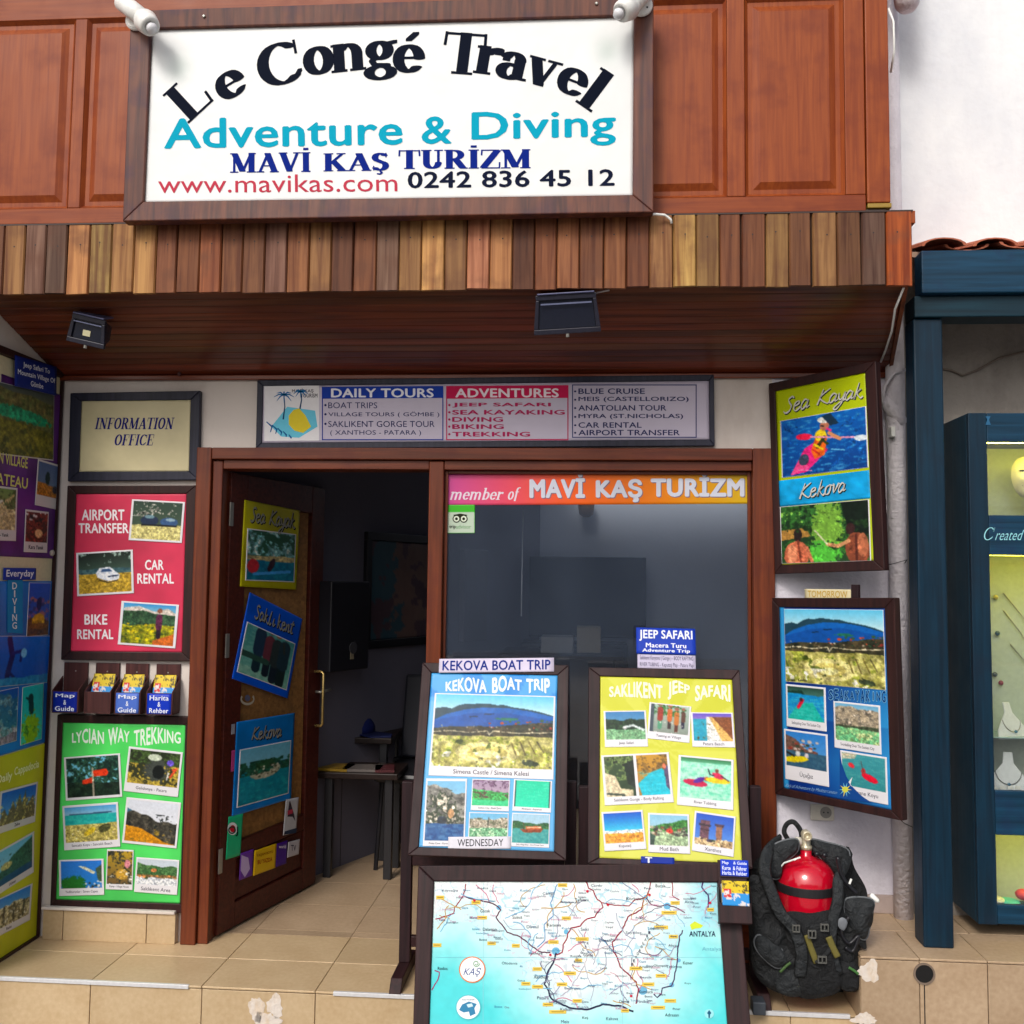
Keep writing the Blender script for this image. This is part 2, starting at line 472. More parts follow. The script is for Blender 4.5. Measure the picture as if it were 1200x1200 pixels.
def inpoly(X, Y, P):
    ins = np.zeros(X.shape, bool); n = len(P)
    for i in range(n):
        x1, y1 = P[i]; x2, y2 = P[(i+1) % n]
        if y1 == y2: continue
        c = ((y1 > Y) != (y2 > Y)) & (X < (x2-x1)*(Y-y1)/(y2-y1) + x1)
        ins ^= c
    return ins

SKY = ('g', (90, 170, 225), (190, 225, 240))
def person(x, y, s, top, bot=(40, 40, 60)):
    return [('l', [(x, y), (x, y+.12*s)], .03*s, bot), ('l', [(x, y-.12*s), (x, y)], .04*s, top), ('e', x, y-.2*s, .025*s, .03*s, 0, (150, 100, 80))]
PICS = dict(
 simena=[('g', (110, 200, 235), (205, 238, 246), 0, .25), ('p', [(0, .2), (.08, .18), (.14, .2), (.2, .15), (.26, .125), (.32, .13), (.38, .115), (.46, .12), (.52, .135), (.58, .13), (.66, .16), (.76, .18), (.84, .2), (.92, .23), (1, .27), (1, .5), (0, .5)], (36, 68, 84)), ('p', [(0, .36), (.1, .28), (.25, .21), (.4, .175), (.5, .17), (.65, .18), (.8, .21), (1, .28), (1, 1), (0, 1)], (28, 100, 176)), ('p', [(0, .37), (.3, .26), (.6, .24), (1, .33), (1, 1), (0, 1)], (24, 84, 158)),
   ('l', [(.3, .31), (.36, .3)], .008, (20, 50, 80)), ('l', [(.42, .27), (.5, .26)], .008, (20, 50, 80)), ('e', .62, .33, .09, .02, 0, (40, 110, 90)),
   ('h', .42, .02, 1.5, (40, 45, 35), (80, 70, 50), -.12), ('s', .34, .47, 26, .018, [(190, 80, 50), (150, 60, 50), (60, 90, 60)], .45, 1), ('s', .44, .53, 40, .012, [(170, 160, 140), (50, 45, 40)]),
   ('h', .57, .015, 2, (160, 156, 84), (212, 204, 140)), ('n', .58, 1, .55, (150, 156, 70)), ('e', .46, .8, .26, .15, 0, (226, 216, 150)), ('e', .46, .8, .17, .09, 0, (206, 192, 116)), ('e', .46, .82, .1, .05, 0, (240, 234, 170)), ('n', .6, 1, .64, (96, 108, 52)), ('n', .8, 1, .62, (218, 216, 196)), ('l', [(0, .53), (.15, .51), (.3, .53), (.45, .5), (.47, .56), (.5, .5), (.7, .52), (1, .5)], .006, (210, 200, 170)), ('s', .5, .545, 26, .008, [(225, 215, 190), (30, 34, 28)]),
   ('l', [(.66, .66), (.7, .82)], .01, (120, 110, 60)), ('l', [(.73, .64), (.78, .82)], .01, (110, 100, 60)), ('l', [(.8, .63), (.86, .8)], .01, (120, 110, 60)), ('l', [(.87, .63), (.93, .78)], .01, (100, 95, 60)),
   ('e', .22, .66, .035, .03, 0, (70, 85, 30)), ('e', .82, .93, .08, .04, .2, (60, 70, 50)), ('s', .6, 1, 30, .016, [(110, 120, 50), (200, 195, 120), (90, 95, 60)])],
 cliff=[('g', (130, 190, 225), (200, 225, 235)), ('h', .12, .08, 1, (110, 110, 105), (185, 180, 170), .1), ('n', .15, .72, .5, (60, 70, 55)), ('n', .15, .72, .6, (215, 205, 190)), ('e', .42, .66, .12, .07, 0, (40, 50, 60)), ('e', .65, .55, .08, .08, 0, (190, 150, 110)),
   ('h', .72, .01, 2, (30, 75, 130), (50, 100, 150)), ('b', .72, 1, .55, (110, 150, 190))],
 sunken=[('g', (170, 150, 175), (200, 180, 190)), ('n', 0, .5, .5, (110, 85, 110)), ('h', .42, .05, 1.5, (60, 140, 70), (80, 190, 110), .2), ('n', .45, .7, .6, (90, 70, 60)), ('h', .78, .02, 2, (50, 190, 130), (80, 210, 150))],
 teal=[('g', (30, 200, 160), (40, 215, 175)), ('b', 0, 1, .6, (120, 235, 205)), ('l', [(0, 0), (0, 1)], .05, (10, 60, 60)), ('l', [(1, 0), (1, 1)], .05, (10, 60, 60))],
 whitecliff=[('g', (120, 185, 220), (180, 215, 230)), ('h', .22, .08, 1.2, (150, 140, 120), (225, 215, 200)), ('n', .2, .6, .58, (100, 105, 85)), ('l', [(.5, .2), (.48, .62)], .03, (90, 90, 80)), ('h', .62, .02, 2, (90, 150, 110), (150, 200, 160)), ('n', .62, 1, .6, (200, 225, 190))],
 gulet=[('g', (170, 205, 225), (200, 220, 225)), ('h', .28, .06, 1, (40, 90, 55), (70, 115, 70)), ('h', .5, .01, 1, (60, 150, 150), (90, 170, 165)), ('p', [(.2, .52), (.85, .48), (.78, .62), (.32, .64)], (140, 70, 40)), ('p', [(.36, .42), (.8, .4), (.8, .5), (.38, .52)], (205, 110, 60)), ('l', [(.4, .46), (.78, .44)], .015, (250, 220, 190)), ('l', [(.3, .3), (.32, .52)], .012, (90, 60, 40))],
 splash=[('g', (70, 130, 180), (150, 190, 210)), ('h', .25, .1, 1, (20, 40, 30), (50, 75, 50)), ('h', .62, .03, 1, (110, 160, 120), (140, 180, 140)), ('l', [(.5, .55), (.7, .5), (.95, .66)], .04, (230, 240, 240)), ('e', .48, .58, .05, .06, 0, (240, 240, 240))],
 village=[('g', (180, 200, 190), (140, 150, 140)), ('n', 0, .4, .5, (60, 110, 60)), ('l', [(.05, .05), (.05, 1)], .06, (70, 80, 90))] + person(.25, .5, 2.6, (150, 60, 50), (90, 150, 120)) + person(.5, .5, 2.4, (200, 110, 60), (60, 50, 50)) + person(.68, .6, 2.4, (190, 120, 60), (90, 50, 40)) + person(.85, .5, 2, (90, 60, 50)) + [('n', .6, 1, .62, (200, 200, 190))],
 patara=[('g', (110, 90, 190), (150, 130, 200), 0, .25), ('h', .2, 0, 1, (40, 150, 180), (60, 170, 190)), ('p', [(.35, .12), (.48, .12), (.75, 1), (.35, 1)], (235, 235, 230)), ('p', [(.42, .12), (1, .14), (1, 1), (.72, 1)], (222, 180, 110)), ('p', [(.5, .13), (1, .14), (1, .95)], (130, 80, 50)), ('n', .2, 1, .66, (90, 80, 50))],
 gorge=[('g', (60, 80, 50), (40, 60, 40)), ('n', 0, .6, .5, (110, 130, 80)), ('n', 0, .5, .62, (25, 35, 25)), ('p', [(0, .4), (.35, .5), (.5, .8), (.9, .85), (.9, 1), (0, 1)], (222, 208, 176)), ('p', [(.65, .2), (1, .1), (1, .8), (.75, .7)], (24, 38, 30)), ('l', [(.05, .92), (.6, .97)], .03, (70, 80, 70))],
 raft=[('g', (196, 150, 60), (170, 120, 50)), ('n', 0, .5, .5, (130, 100, 50)), ('p', [(0, .7), (.4, .45), (.8, .35), (1, .5), (1, 1), (.1, 1)], (30, 185, 205)), ('b', .4, 1, .55, (120, 225, 235)), ('p', [(.85, .25), (1, .3), (1, .9), (.9, .8)], (90, 80, 110)), ('e', .88, .3, .05, .07, 0, (220, 120, 90))],
 tubing=[('g', (60, 120, 80), (120, 210, 170), 0, .2), ('h', .1, .01, 1, (120, 215, 180), (180, 235, 210)), ('b', .1, 1, .5, (225, 245, 235)), ('e', .3, .62, .24, .08, .1, (190, 30, 80)), ('e', .38, .54, .13, .06, -.4, (90, 40, 150)), ('e', .52, .5, .05, .05, 0, (170, 90, 60)), ('e', .74, .52, .24, .07, .05, (235, 205, 40)), ('e', .74, .4, .12, .07, .3, (205, 50, 90)), ('e', .72, .28, .035, .05, 0, (130, 80, 60)), ('l', [(.55, .25), (.58, .38), (.66, .4)], .015, (50, 50, 60)), ('l', [(.8, .4), (.95, .5)], .015, (60, 40, 60))],
 kaputas=[('g', (10, 90, 190), (70, 190, 225), 0, .55), ('h', .58, .02, 1.4, (240, 245, 245), (220, 240, 245)), ('h', .68, .02, 1.2, (222, 150, 60), (235, 170, 80))],
 mud=[('g', (150, 200, 225), (200, 220, 225)), ('h', .22, .1, .7, (50, 110, 50), (80, 140, 70), -.2), ('h', .55, .02, 1, (150, 175, 140), (180, 195, 160)), ('s', .38, .66, 46, .05, [(90, 90, 80), (130, 90, 70), (200, 190, 170), (60, 60, 60)]), ('e', .52, .52, .09, .08, 0, (200, 70, 60)), ('p', [(0, .6), (.15, .7), (.1, 1), (0, 1)], (60, 80, 70))],
 xanthos=[('g', (50, 90, 185), (110, 160, 225)), ('p', [(.13, .2), (.38, .2), (.36, .8), (.12, .8)], (110, 80, 90)), ('p', [(.1, .32), (.42, .34), (.4, .4), (.1, .38)], (60, 50, 60)), ('l', [(.15, .5), (.36, .52)], .02, (70, 50, 60)), ('p', [(.54, .34), (.72, .34), (.7, .82), (.56, .82)], (150, 110, 90)), ('p', [(.5, .26), (.76, .28), (.74, .36), (.52, .35)], (80, 60, 70)), ('h', .78, .03, 2, (190, 160, 120), (225, 200, 160)), ('e', .4, .84, .1, .05, 0, (70, 60, 70)), ('s', .76, 1, 18, .03, [(90, 80, 70), (230, 215, 180), (60, 80, 60)])],
 signpost=[('g', (120, 195, 225), (150, 210, 225)), ('n', 0, .7, .42, (50, 85, 70)), ('n', 0, .8, .56, (25, 50, 45)), ('h', .65, .05, 1, (20, 35, 30), (40, 60, 45)), ('l', [(.5, .3), (.5, 1)], .022, (200, 190, 170)), ('p', [(.5, .35), (.76, .32), (.8, .42), (.76, .5), (.52, .5)], (225, 70, 40)), ('p', [(.3, .58), (.48, .52), (.48, .66), (.3, .68)], (225, 70, 40))],
 backpack=[('g', (40, 50, 35), (60, 60, 40)), ('n', 0, .6, .5, (70, 90, 50)), ('n', .4, 1, .5, (170, 150, 70)), ('e', .55, .55, .22, .35, .3, (70, 75, 70)), ('e', .6, .6, .12, .2, 0, (20, 25, 25)), ('e', .5, .18, .14, .1, 0, (205, 215, 195)), ('e', .82, .3, .07, .09, 0, (120, 100, 210)), ('l', [(.84, .72), (.95, .45), (.88, .5)], .03, (225, 90, 60)), ('l', [(.78, .8), (.8, .6)], .02, (220, 220, 220))],
 beach=[('g', (90, 165, 220), (170, 210, 230), 0, .25), ('l', [(.1, .22), (.9, .2)], .02, (60, 90, 120)), ('h', .23, .005, 1, (40, 165, 165), (60, 185, 175)), ('b', .23, .5, .6, (110, 215, 205)), ('h', .5, .02, 1.3, (170, 160, 90), (205, 190, 120)), ('s', .55, 1, 60, .02, [(225, 215, 180), (120, 110, 60), (190, 180, 130)]), ('e', .47, .72, .13, .08, -.5, (205, 180, 60)), ('e', .76, .64, .13, .11, -.4, (80, 80, 50))],
 boulders=[('g', (225, 230, 240), (240, 240, 245)), ('p', [(0, .2), (.2, .3), (.3, .4), (0, .5)], (70, 120, 150)), ('h', .4, .12, 1.1, (50, 50, 45), (90, 85, 75), .1), ('n', .3, .8, .6, (30, 35, 35)), ('p', [(0, .62), (.3, .66), (.8, .95), (1, 1), (0, 1)], (200, 140, 40)), ('n', .65, 1, .6, (130, 110, 50))],
 aerial=[('g', (60, 130, 215), (50, 130, 200)), ('p', [(.4, .18), (.6, .22), (.85, .42), (.8, .5), (.6, .34)], (215, 215, 190)), ('e', .3, .85, .32, .3, 0, (40, 110, 45)), ('p', [(.85, .3), (1, .15), (1, .8), (.9, .7)], (70, 90, 70)), ('s', .75, 1, 16, .04, [(230, 230, 225), (60, 60, 50)], .6, 1)],
 camp=[('g', (190, 160, 60), (110, 90, 60)), ('n', 0, 1, .5, (60, 60, 50)), ('e', .6, .7, .25, .16, 0, (200, 160, 70)), ('e', .8, .38, .12, .12, 0, (225, 150, 160)), ('n', .3, 1, .64, (210, 200, 180))],
 harbour=[('g', (205, 215, 225), (230, 235, 240)), ('h', .22, .12, .8, (60, 100, 60), (90, 125, 80)), ('e', .42, .42, .07, .08, 0, (210, 140, 90)), ('h', .6, .02, 1.4, (110, 90, 60), (150, 120, 80)), ('h', .72, .04, 1, (220, 225, 235), (235, 238, 240)), ('s', .6, .75, 12, .05, [(225, 150, 90), (70, 90, 60)])],
 parking=[('g', (50, 70, 60), (80, 95, 75)), ('n', 0, .4, .55, (205, 200, 190)), ('n', 0, .35, .6, (30, 40, 35)), ('h', .62, .02, 1, (205, 195, 130), (222, 212, 150)), ('e', .35, .5, .18, .14, 0, (35, 50, 75)), ('e', .75, .52, .18, .12, 0, (60, 90, 130)), ('e', .35, .4, .1, .05, 0, (120, 150, 160)), ('e', .78, .46, .1, .04, 0, (150, 175, 190)), ('l', [(.2, .62), (.9, .62)], .02, (20, 25, 30))],
 car=[('g', (30, 40, 35), (60, 80, 70), 0, .4), ('n', 0, .3, .6, (140, 160, 150)), ('h', .4, .01, 1, (50, 80, 90), (90, 120, 120)), ('h', .52, .02, 1, (170, 140, 50), (190, 160, 70)), ('p', [(.33, .5), (.4, .38), (.6, .36), (.72, .5), (.78, .56), (.76, .68), (.55, .72), (.36, .62)], (235, 240, 250)), ('p', [(.42, .48), (.45, .41), (.58, .4), (.64, .48)], (60, 90, 130)), ('l', [(.57, .6), (.74, .58)], .02, (50, 60, 80)), ('l', [(.4, .68), (.56, .75), (.74, .7)], .015, (60, 50, 30))],
 bike=[('g', (70, 150, 210), (120, 180, 210), 0, .12), ('p', [(.02, .12), (.3, .06), (.6, .18), (.85, .08), (1, .2), (1, .3), (0, .3)], (215, 205, 195)), ('h', .22, .06, 1, (40, 70, 50), (70, 100, 70)), ('h', .52, .05, 1.2, (110, 120, 40), (180, 170, 40)), ('s', .5, 1, 60, .03, [(235, 205, 40), (70, 90, 30), (150, 140, 40)]), ('p', [(.6, .9), (1, .7), (1, 1), (.6, 1)], (200, 110, 50))] + person(.7, .55, 2.0, (90, 40, 70), (40, 30, 40)),
 kayaker=[('g', (18, 100, 180), (8, 62, 128)), ('n', 0, 1, .6, (14, 74, 140)), ('b', 0, 1, .55, (50, 140, 205)), ('b', 0, 1, .66, (120, 190, 230)), ('p', [(.1, .98), (.28, .55), (.45, .42), (.56, .62), (.3, .95)], (225, 50, 130)), ('p', [(.1, .98), (.22, .72), (.34, .88)], (240, 90, 150)), ('e', .27, .74, .06, .1, .5, (60, 70, 90)), ('p', [(.36, .6), (.44, .3), (.56, .38), (.52, .7), (.4, .75)], (235, 110, 40)), ('e', .48, .36, .07, .1, -.3, (235, 205, 50)), ('l', [(.44, .55), (.52, .4)], .03, (60, 50, 30)), ('e', .53, .2, .055, .085, .2, (190, 125, 100)), ('e', .515, .11, .07, .05, .2, (226, 226, 220)), ('l', [(.49, .2), (.52, .21)], .012, (30, 24, 30)), ('l', [(.56, .26), (.6, .3)], .02, (220, 60, 130)), ('l', [(.4, .5), (.5, .6)], .018, (225, 200, 40)), ('l', [(.38, .58), (.46, .68)], .014, (190, 50, 40)), ('l', [(.5, .44), (.56, .52)], .02, (40, 60, 30)), ('l', [(.6, .62), (.75, .66)], .01, (120, 190, 230)), ('l', [(.2, .9), (.36, .94)], .008, (235, 150, 190)), ('p', [(.5, .04), (.6, .0), (.7, .2), (.6, .22)], (25, 50, 70)), ('e', .28, .34, .1, .055, .1, (225, 40, 80)), ('l', [(.36, .36), (.7, .44), (1, .5)], .014, (235, 160, 190)), ('l', [(.58, .34), (.7, .46)], .03, (215, 150, 110)), ('e', .94, .5, .08, .05, .1, (225, 235, 245))],
 bathers=[('g', (20, 40, 25), (40, 70, 40)), ('n', 0, 1, .5, (50, 95, 45)), ('e', .55, .4, .18, .45, 0, (120, 165, 70)), ('e', .5, .85, .2, .2, 0, (90, 180, 70)), ('n', .1, .9, .66, (140, 190, 90)), ('p', [(.7, 0), (1, 0), (1, .6), (.8, .6)], (18, 30, 22)), ('p', [(0, .42), (.3, .4), (.35, .55), (0, .6)], (170, 130, 70)), ('e', .2, .52, .05, .12, 0, (40, 30, 30)), ('n', .3, .8, .6, (30, 52, 28)), ('e', .18, .86, .15, .24, .1, (196, 112, 84)), ('e', .13, .84, .06, .16, 0, (222, 146, 112)), ('l', [(.2, .62), (.23, .98)], .02, (120, 62, 48)), ('l', [(.3, .74), (.36, .98)], .03, (206, 126, 96)), ('e', .8, .46, .05, .1, 0, (50, 30, 30)), ('e', .87, .8, .13, .28, -.1, (132, 74, 54)), ('e', .93, .74, .06, .2, 0, (186, 116, 86)), ('l', [(.86, .56), (.86, .98)], .018, (84, 44, 36)), ('l', [(.78, .66), (.66, .74), (.54, .7)], .03, (205, 150, 110)), ('l', [(.54, .7), (.4, .45)], .012, (225, 225, 190))],
 kayaks=[('g', (40, 80, 60), (60, 100, 80)), ('n', 0, .5, .5, (120, 170, 170)), ('n', 0, .5, .62, (215, 225, 210)), ('h', .5, .02, 1.4, (170, 160, 120), (200, 180, 130)), ('h', .6, .01, 1, (20, 100, 130), (40, 130, 150)), ('e', .12, .72, .12, .14, 0, (180, 50, 60)), ('e', .5, .68, .06, .14, .4, (50, 30, 40)), ('l', [(.15, .88), (.9, .8)], .03, (80, 160, 220))],
 gorgegroup=[('g', (80, 150, 150), (120, 185, 165)), ('b', 0, 1, .5, (150, 205, 190)), ('h', .82, .03, 1, (130, 190, 170), (160, 205, 185))] + person(.3, .45, 3, (40, 60, 80), (30, 50, 60)) + person(.5, .5, 2.8, (110, 60, 70), (30, 40, 50)) + person(.66, .55, 3, (50, 60, 60), (30, 40, 50)) + person(.82, .55, 3.2, (40, 60, 70), (30, 45, 45)) + [('l', [(.82, .3), (.78, .1)], .02, (60, 60, 50)), ('l', [(.0, .6), (.5, .62)], .06, (50, 80, 70))],
 island=[('g', (120, 190, 215), (170, 210, 220)), ('h', .34, .03, 1, (30, 80, 90), (50, 100, 105)), ('h', .42, .005, 1, (20, 130, 150), (40, 150, 165)), ('e', .5, .46, .3, .14, -.08, (190, 190, 165)), ('n', .25, .5, .46, (40, 90, 70)), ('e', .5, .34, .2, .08, 0, (45, 85, 55)), ('s', .36, .58, 30, .02, [(235, 230, 210), (90, 90, 70)], .25, .78), ('b', .6, 1, .6, (60, 190, 190))],
 plateau=[('g', (80, 90, 90), (110, 110, 80), 0, .25), ('h', .1, .05, .7, (120, 110, 70), (90, 100, 60), .2), ('e', .4, .4, .5, .1, .1, (40, 150, 110)), ('h', .55, .04, 1, (130, 125, 50), (95, 95, 40), .15), ('n', .5, 1, .58, (70, 75, 35))],
 hut=[('g', (90, 110, 150), (110, 130, 150)), ('e', .5, .45, .12, .2, 0, (30, 50, 50)), ('h', .62, .06, 1, (190, 130, 50), (160, 110, 50)), ('e', .9, .75, .12, .12, 0, (50, 50, 60))],
 goats=[('g', (120, 150, 90), (180, 160, 110)), ('h', .35, .05, 1, (190, 170, 120), (205, 190, 150), -.5), ('n', 0, .5, .56, (80, 100, 60)), ('l', [(.1, .5), (.5, .3)], .03, (235, 235, 225))],
 cook=[('g', (90, 50, 50), (60, 40, 30)), ('n', 0, 1, .5, (130, 60, 50)), ('e', .6, .7, .18, .14, 0, (235, 190, 140)), ('s', 0, .3, 20, .05, [(225, 225, 225), (40, 40, 40)]), ('n', .3, 1, .64, (30, 20, 20))],
 reeffish=[('g', (50, 90, 190), (60, 90, 160)), ('s', .3, .7, 40, .04, [(120, 90, 140), (160, 110, 120), (60, 70, 120)]), ('h', .7, .05, 1.2, (110, 80, 60), (70, 60, 60)), ('e', .5, .72, .3, .14, 0, (205, 160, 50)), ('e', .5, .82, .4, .06, 0, (130, 90, 50)), ('e', .5, .4, .12, .12, 0, (40, 40, 90))],
 diver=[('g', (20, 110, 200), (10, 80, 170)), ('l', [(.3, .05), (.36, .4), (.3, .8)], .07, (15, 30, 90)), ('l', [(.36, .35), (.52, .3), (.5, .5)], .035, (20, 40, 110)), ('e', .55, .35, .05, .1, 0, (130, 200, 240)), ('l', [(.3, .7), (.5, .95)], .03, (15, 40, 100)), ('h', .85, .05, 1.2, (30, 120, 170), (60, 150, 190))],
 coral=[('g', (20, 90, 170), (20, 110, 150)), ('h', .1, .12, 1.3, (60, 120, 150), (30, 90, 130)), ('n', .1, 1, .48, (110, 150, 160)), ('n', .3, 1, .6, (180, 170, 180)), ('h', .85, .05, 1, (170, 150, 160), (120, 110, 140))],
 reefdiver=[('g', (40, 190, 190), (60, 200, 180)), ('l', [(.4, .2), (.45, .45)], .06, (20, 60, 60)), ('l', [(.2, .2), (.35, .25)], .02, (20, 60, 60)), ('e', .45, .75, .4, .26, 0, (150, 190, 40)), ('e', .25, .75, .06, .05, 0, (40, 60, 30)), ('n', .6, 1, .6, (90, 150, 60))],
 chimney=[('g', (30, 100, 190), (120, 180, 225)), ('p', [(0, .8), (.1, .5), (.2, .75), (.35, .35), (.42, .6), (.52, .15), (.6, .5), (.68, .1), (.75, .6), (.92, .3), (1, .7), (1, 1), (0, 1)], (110, 100, 70)), ('n', .3, 1, .58, (205, 190, 120)), ('n', .3, 1, .66, (60, 60, 50))],
 castle=[('g', (120, 190, 220), (170, 210, 225)), ('p', [(.2, .6), (.5, .3), (1, .05), (1, 1), (0, 1), (0, .7)], (60, 100, 80)), ('n', .2, .8, .6, (40, 70, 60)), ('e', .35, .5, .14, .1, 0, (200, 190, 120)), ('h', .8, .02, 1, (40, 80, 110), (50, 90, 120))],
 ruins=[('g', (60, 130, 200), (160, 200, 220)), ('h', .35, .1, 2, (190, 180, 140), (215, 205, 170)), ('n', .4, 1, .5, (100, 90, 60)), ('l', [(.35, .35), (.36, .9)], .04, (70, 65, 50)), ('l', [(.6, .35), (.6, .9)], .05, (80, 75, 55)), ('l', [(.85, .4), (.84, .9)], .04, (70, 70, 50)), ('n', .5, 1, .62, (235, 230, 210))],
 redkayak=[('g', (40, 70, 60), (70, 110, 100), 0, .2), ('p', [(0, .15), (.4, .1), (.5, .25), (0, .3)], (30, 60, 50)), ('h', .22, .03, 1, (30, 130, 190), (40, 150, 200)), ('p', [(.3, .5), (.7, .45), (1, 1), (0, 1)], (40, 175, 160)), ('b', .3, 1, .55, (110, 215, 205)), ('l', [(.3, .62), (.42, .4)], .05, (210, 30, 60)), ('e', .38, .38, .05, .06, 0, (70, 40, 40))],
 yellowkayak=[('g', (60, 130, 200), (110, 170, 220)), ('p', [(0, .1), (.25, .2), (.5, .45), (.8, .5), (.8, .65), (0, .6)], (110, 85, 75)), ('s', .2, .55, 26, .045, [(205, 190, 180), (150, 70, 60), (60, 70, 60)], .05, .8), ('h', .55, .01, 1, (50, 85, 110), (70, 105, 125)), ('e', .25, .78, .32, .09, -.15, (225, 205, 40)), ('e', .3, .62, .06, .08, 0, (230, 230, 225)), ('e', .52, .64, .05, .07, 0, (230, 220, 220)), ('l', [(.0, .6), (.2, .7)], .03, (40, 40, 40))],
 redkayaks=[('g', (70, 150, 160), (60, 140, 145)), ('p', [(0, 0), (.35, 0), (.3, .14), (0, .2)], (205, 195, 170)), ('b', 0, 1, .55, (110, 185, 180)), ('e', .22, .36, .08, .07, .4, (215, 60, 70)), ('e', .64, .66, .2, .1, .35, (220, 30, 60)), ('e', .5, .48, .05, .09, 0, (180, 60, 60)), ('l', [(.45, .2), (.5, .5)], .01, (90, 60, 60))],
 rockcove=[('g', (120, 180, 215), (160, 200, 220), 0, .2), ('h', .12, .08, 1.3, (190, 175, 150), (150, 140, 125), .1), ('n', .1, .6, .54, (110, 105, 95)), ('n', .1, .6, .64, (225, 205, 185)), ('h', .56, .02, 1, (60, 70, 55), (80, 90, 70)), ('h', .64, .02, 1.2, (140, 185, 130), (110, 190, 140)), ('n', .64, 1, .6, (190, 205, 150))],
)

# ------------------------------------------------------------------ planes, boards, prints
class Plane:
    """a real plane in the scene: origin, right, up, normal (towards the street)"""
    def __init__(s, O, ex, ey):
        s.O = Vector(O); s.ex = Vector(ex).normalized()
        n = s.ex.cross(Vector(ey)).normalized()
        s.n = n; s.ey = n.cross(s.ex).normalized()
    def loc(s, px, py):
        d = ray(px, py)
        t = (s.O - CAM).dot(s.n) / d.dot(s.n)
        p = CAM + d * t - s.O
        return (p.dot(s.ex), p.dot(s.ey))
    def M(s, a=0, b=0, c=0):
        mm = Matrix((s.ex, s.ey, s.n)).transposed().to_4x4()
        mm.translation = s.O + s.ex*a + s.ey*b + s.n*c
        return mm
    def fit(s, q):
        """best rectangle for four pixel corners TL TR BR BL -> centre a,b, half sizes, angle"""
        P = [Vector(s.loc(*p)) for p in q]
        c = sum(P, Vector((0, 0))) / 4
        U = ((P[1]-P[0]) + (P[2]-P[3])) / 2
        V = ((P[0]-P[3]) + (P[1]-P[2])) / 2
        a1 = math.atan2(U.y, U.x); a2 = math.atan2(-V.x, V.y)
        return c.x, c.y, U.length/2, V.length/2, (a1+a2)/2
    def depth(s):
        return (s.O - CAM).length

def facade(Y=0.0): return Plane((0, Y, 0), (1, 0, 0), (0, 0, 1))

def rectf(x0, y0, x1, y1): return [(x0, y0), (x1, y0), (x1, y1), (x0, y1)]

def tr(crop_scale, ox, oy, pts): return [(ox + x/crop_scale, oy + y/crop_scale) for x, y in pts]

def srgb2lin(a):
    return np.where(a <= .04045, a/12.92, ((a+.055)/1.055)**2.4)

def sheet(name, P, rect, img, parent, z, mat=None, thick=.0012, gain=.86, bend=0, **kw):
    """an inked sheet: a fine grid on plane P with a thin edge"""
    a, b, hw, hh, ang = rect
    H, Wd = img.shape[:2]
    if H < 3 or Wd < 3: img = np.repeat(np.repeat(img, 3, 0), 3, 1); H, Wd = img.shape[:2]
    xs = np.linspace(-hw, hw, Wd); ys = np.linspace(hh, -hh, H)
    gx, gy = np.meshgrid(xs, ys)
    ca, sa = math.cos(ang), math.sin(ang)
    lx = a + gx*ca - gy*sa; ly = b + gx*sa + gy*ca
    lz = np.full_like(lx, z)
    if bend:
        lz = lz + bend * (np.sin(gx/hw*2.2 + 1) * .5 + np.sin(gy/hh*1.7)*.5 + 1)
    mm = P.M()
    inv = W(parent).inverted() @ mm if parent is not None else mm
    A = np.array(inv)[:3, :3]; T = np.array(inv)[:3, 3]
    V = np.stack([lx, ly, lz], -1).reshape(-1, 3)
    # skirt
    idx = np.arange(H*Wd).reshape(H, Wd)
    loop = np.concatenate([idx[0, :-1], idx[:-1, -1], idx[-1, :0:-1], idx[:0:-1, 0]])
    V2 = V[loop].copy(); V2[:, 2] -= thick
    nV = len(V)
    VV = np.concatenate([V, V2]) @ A.T + T
    q = np.stack([idx[:-1, :-1], idx[1:, :-1], idx[1:, 1:], idx[:-1, 1:]], -1).reshape(-1, 4)
    k = len(loop); j = np.arange(k); j2 = (j+1) % k
    sk = np.stack([loop[j], loop[j2], nV + j2, nV + j], -1)
    F = np.concatenate([q, sk]).astype(np.int32)
    me = bpy.data.meshes.new(name)
    me.vertices.add(len(VV)); me.vertices.foreach_set('co', VV.astype(np.float32).ravel())
    me.loops.add(F.size); me.loops.foreach_set('vertex_index', F.ravel())
    me.polygons.add(len(F)); me.polygons.foreach_set('loop_start', np.arange(0, F.size, 4, dtype=np.int32))
    me.polygons.foreach_set('loop_total', np.full(len(F), 4, dtype=np.int32))
    me.update(calc_edges=True)
    ca_ = me.color_attributes.new('ink', 'FLOAT_COLOR', 'POINT')
    cl = np.clip(img, 0, 1).reshape(-1, 3); lum = cl.mean(1, keepdims=True)
    cl = srgb2lin(np.clip(lum + (cl-lum)*1.18, 0, 1)) * gain
    cl = np.concatenate([cl, cl[loop]])
    cl = np.concatenate([cl, np.ones((len(cl), 1))], 1)
    ca_.data.foreach_set('color', cl.astype(np.float32).ravel())
    me.materials.append(mat or M_print)
    o = bpy.data.objects.new(name, me); COL.objects.link(o)
    if parent is not None: o.parent = parent
    return tag(o, **kw)

def flat(rgb, n=(6, 6), var=.03, seed=3):
    im = np.zeros((n[1], n[0], 3)) + C(rgb)
    r = np.random.RandomState(seed)
    if n[0] > 10: im = im * (1 + var*(vnoise(n[1], n[0], 4, seed)[..., None]-.5)*2)
    return im

def pxsize(q):
    wd = (math.dist(q[0], q[1]) + math.dist(q[3], q[2]))/2; ht = (math.dist(q[0], q[3]) + math.dist(q[1], q[2]))/2
    return wd, ht

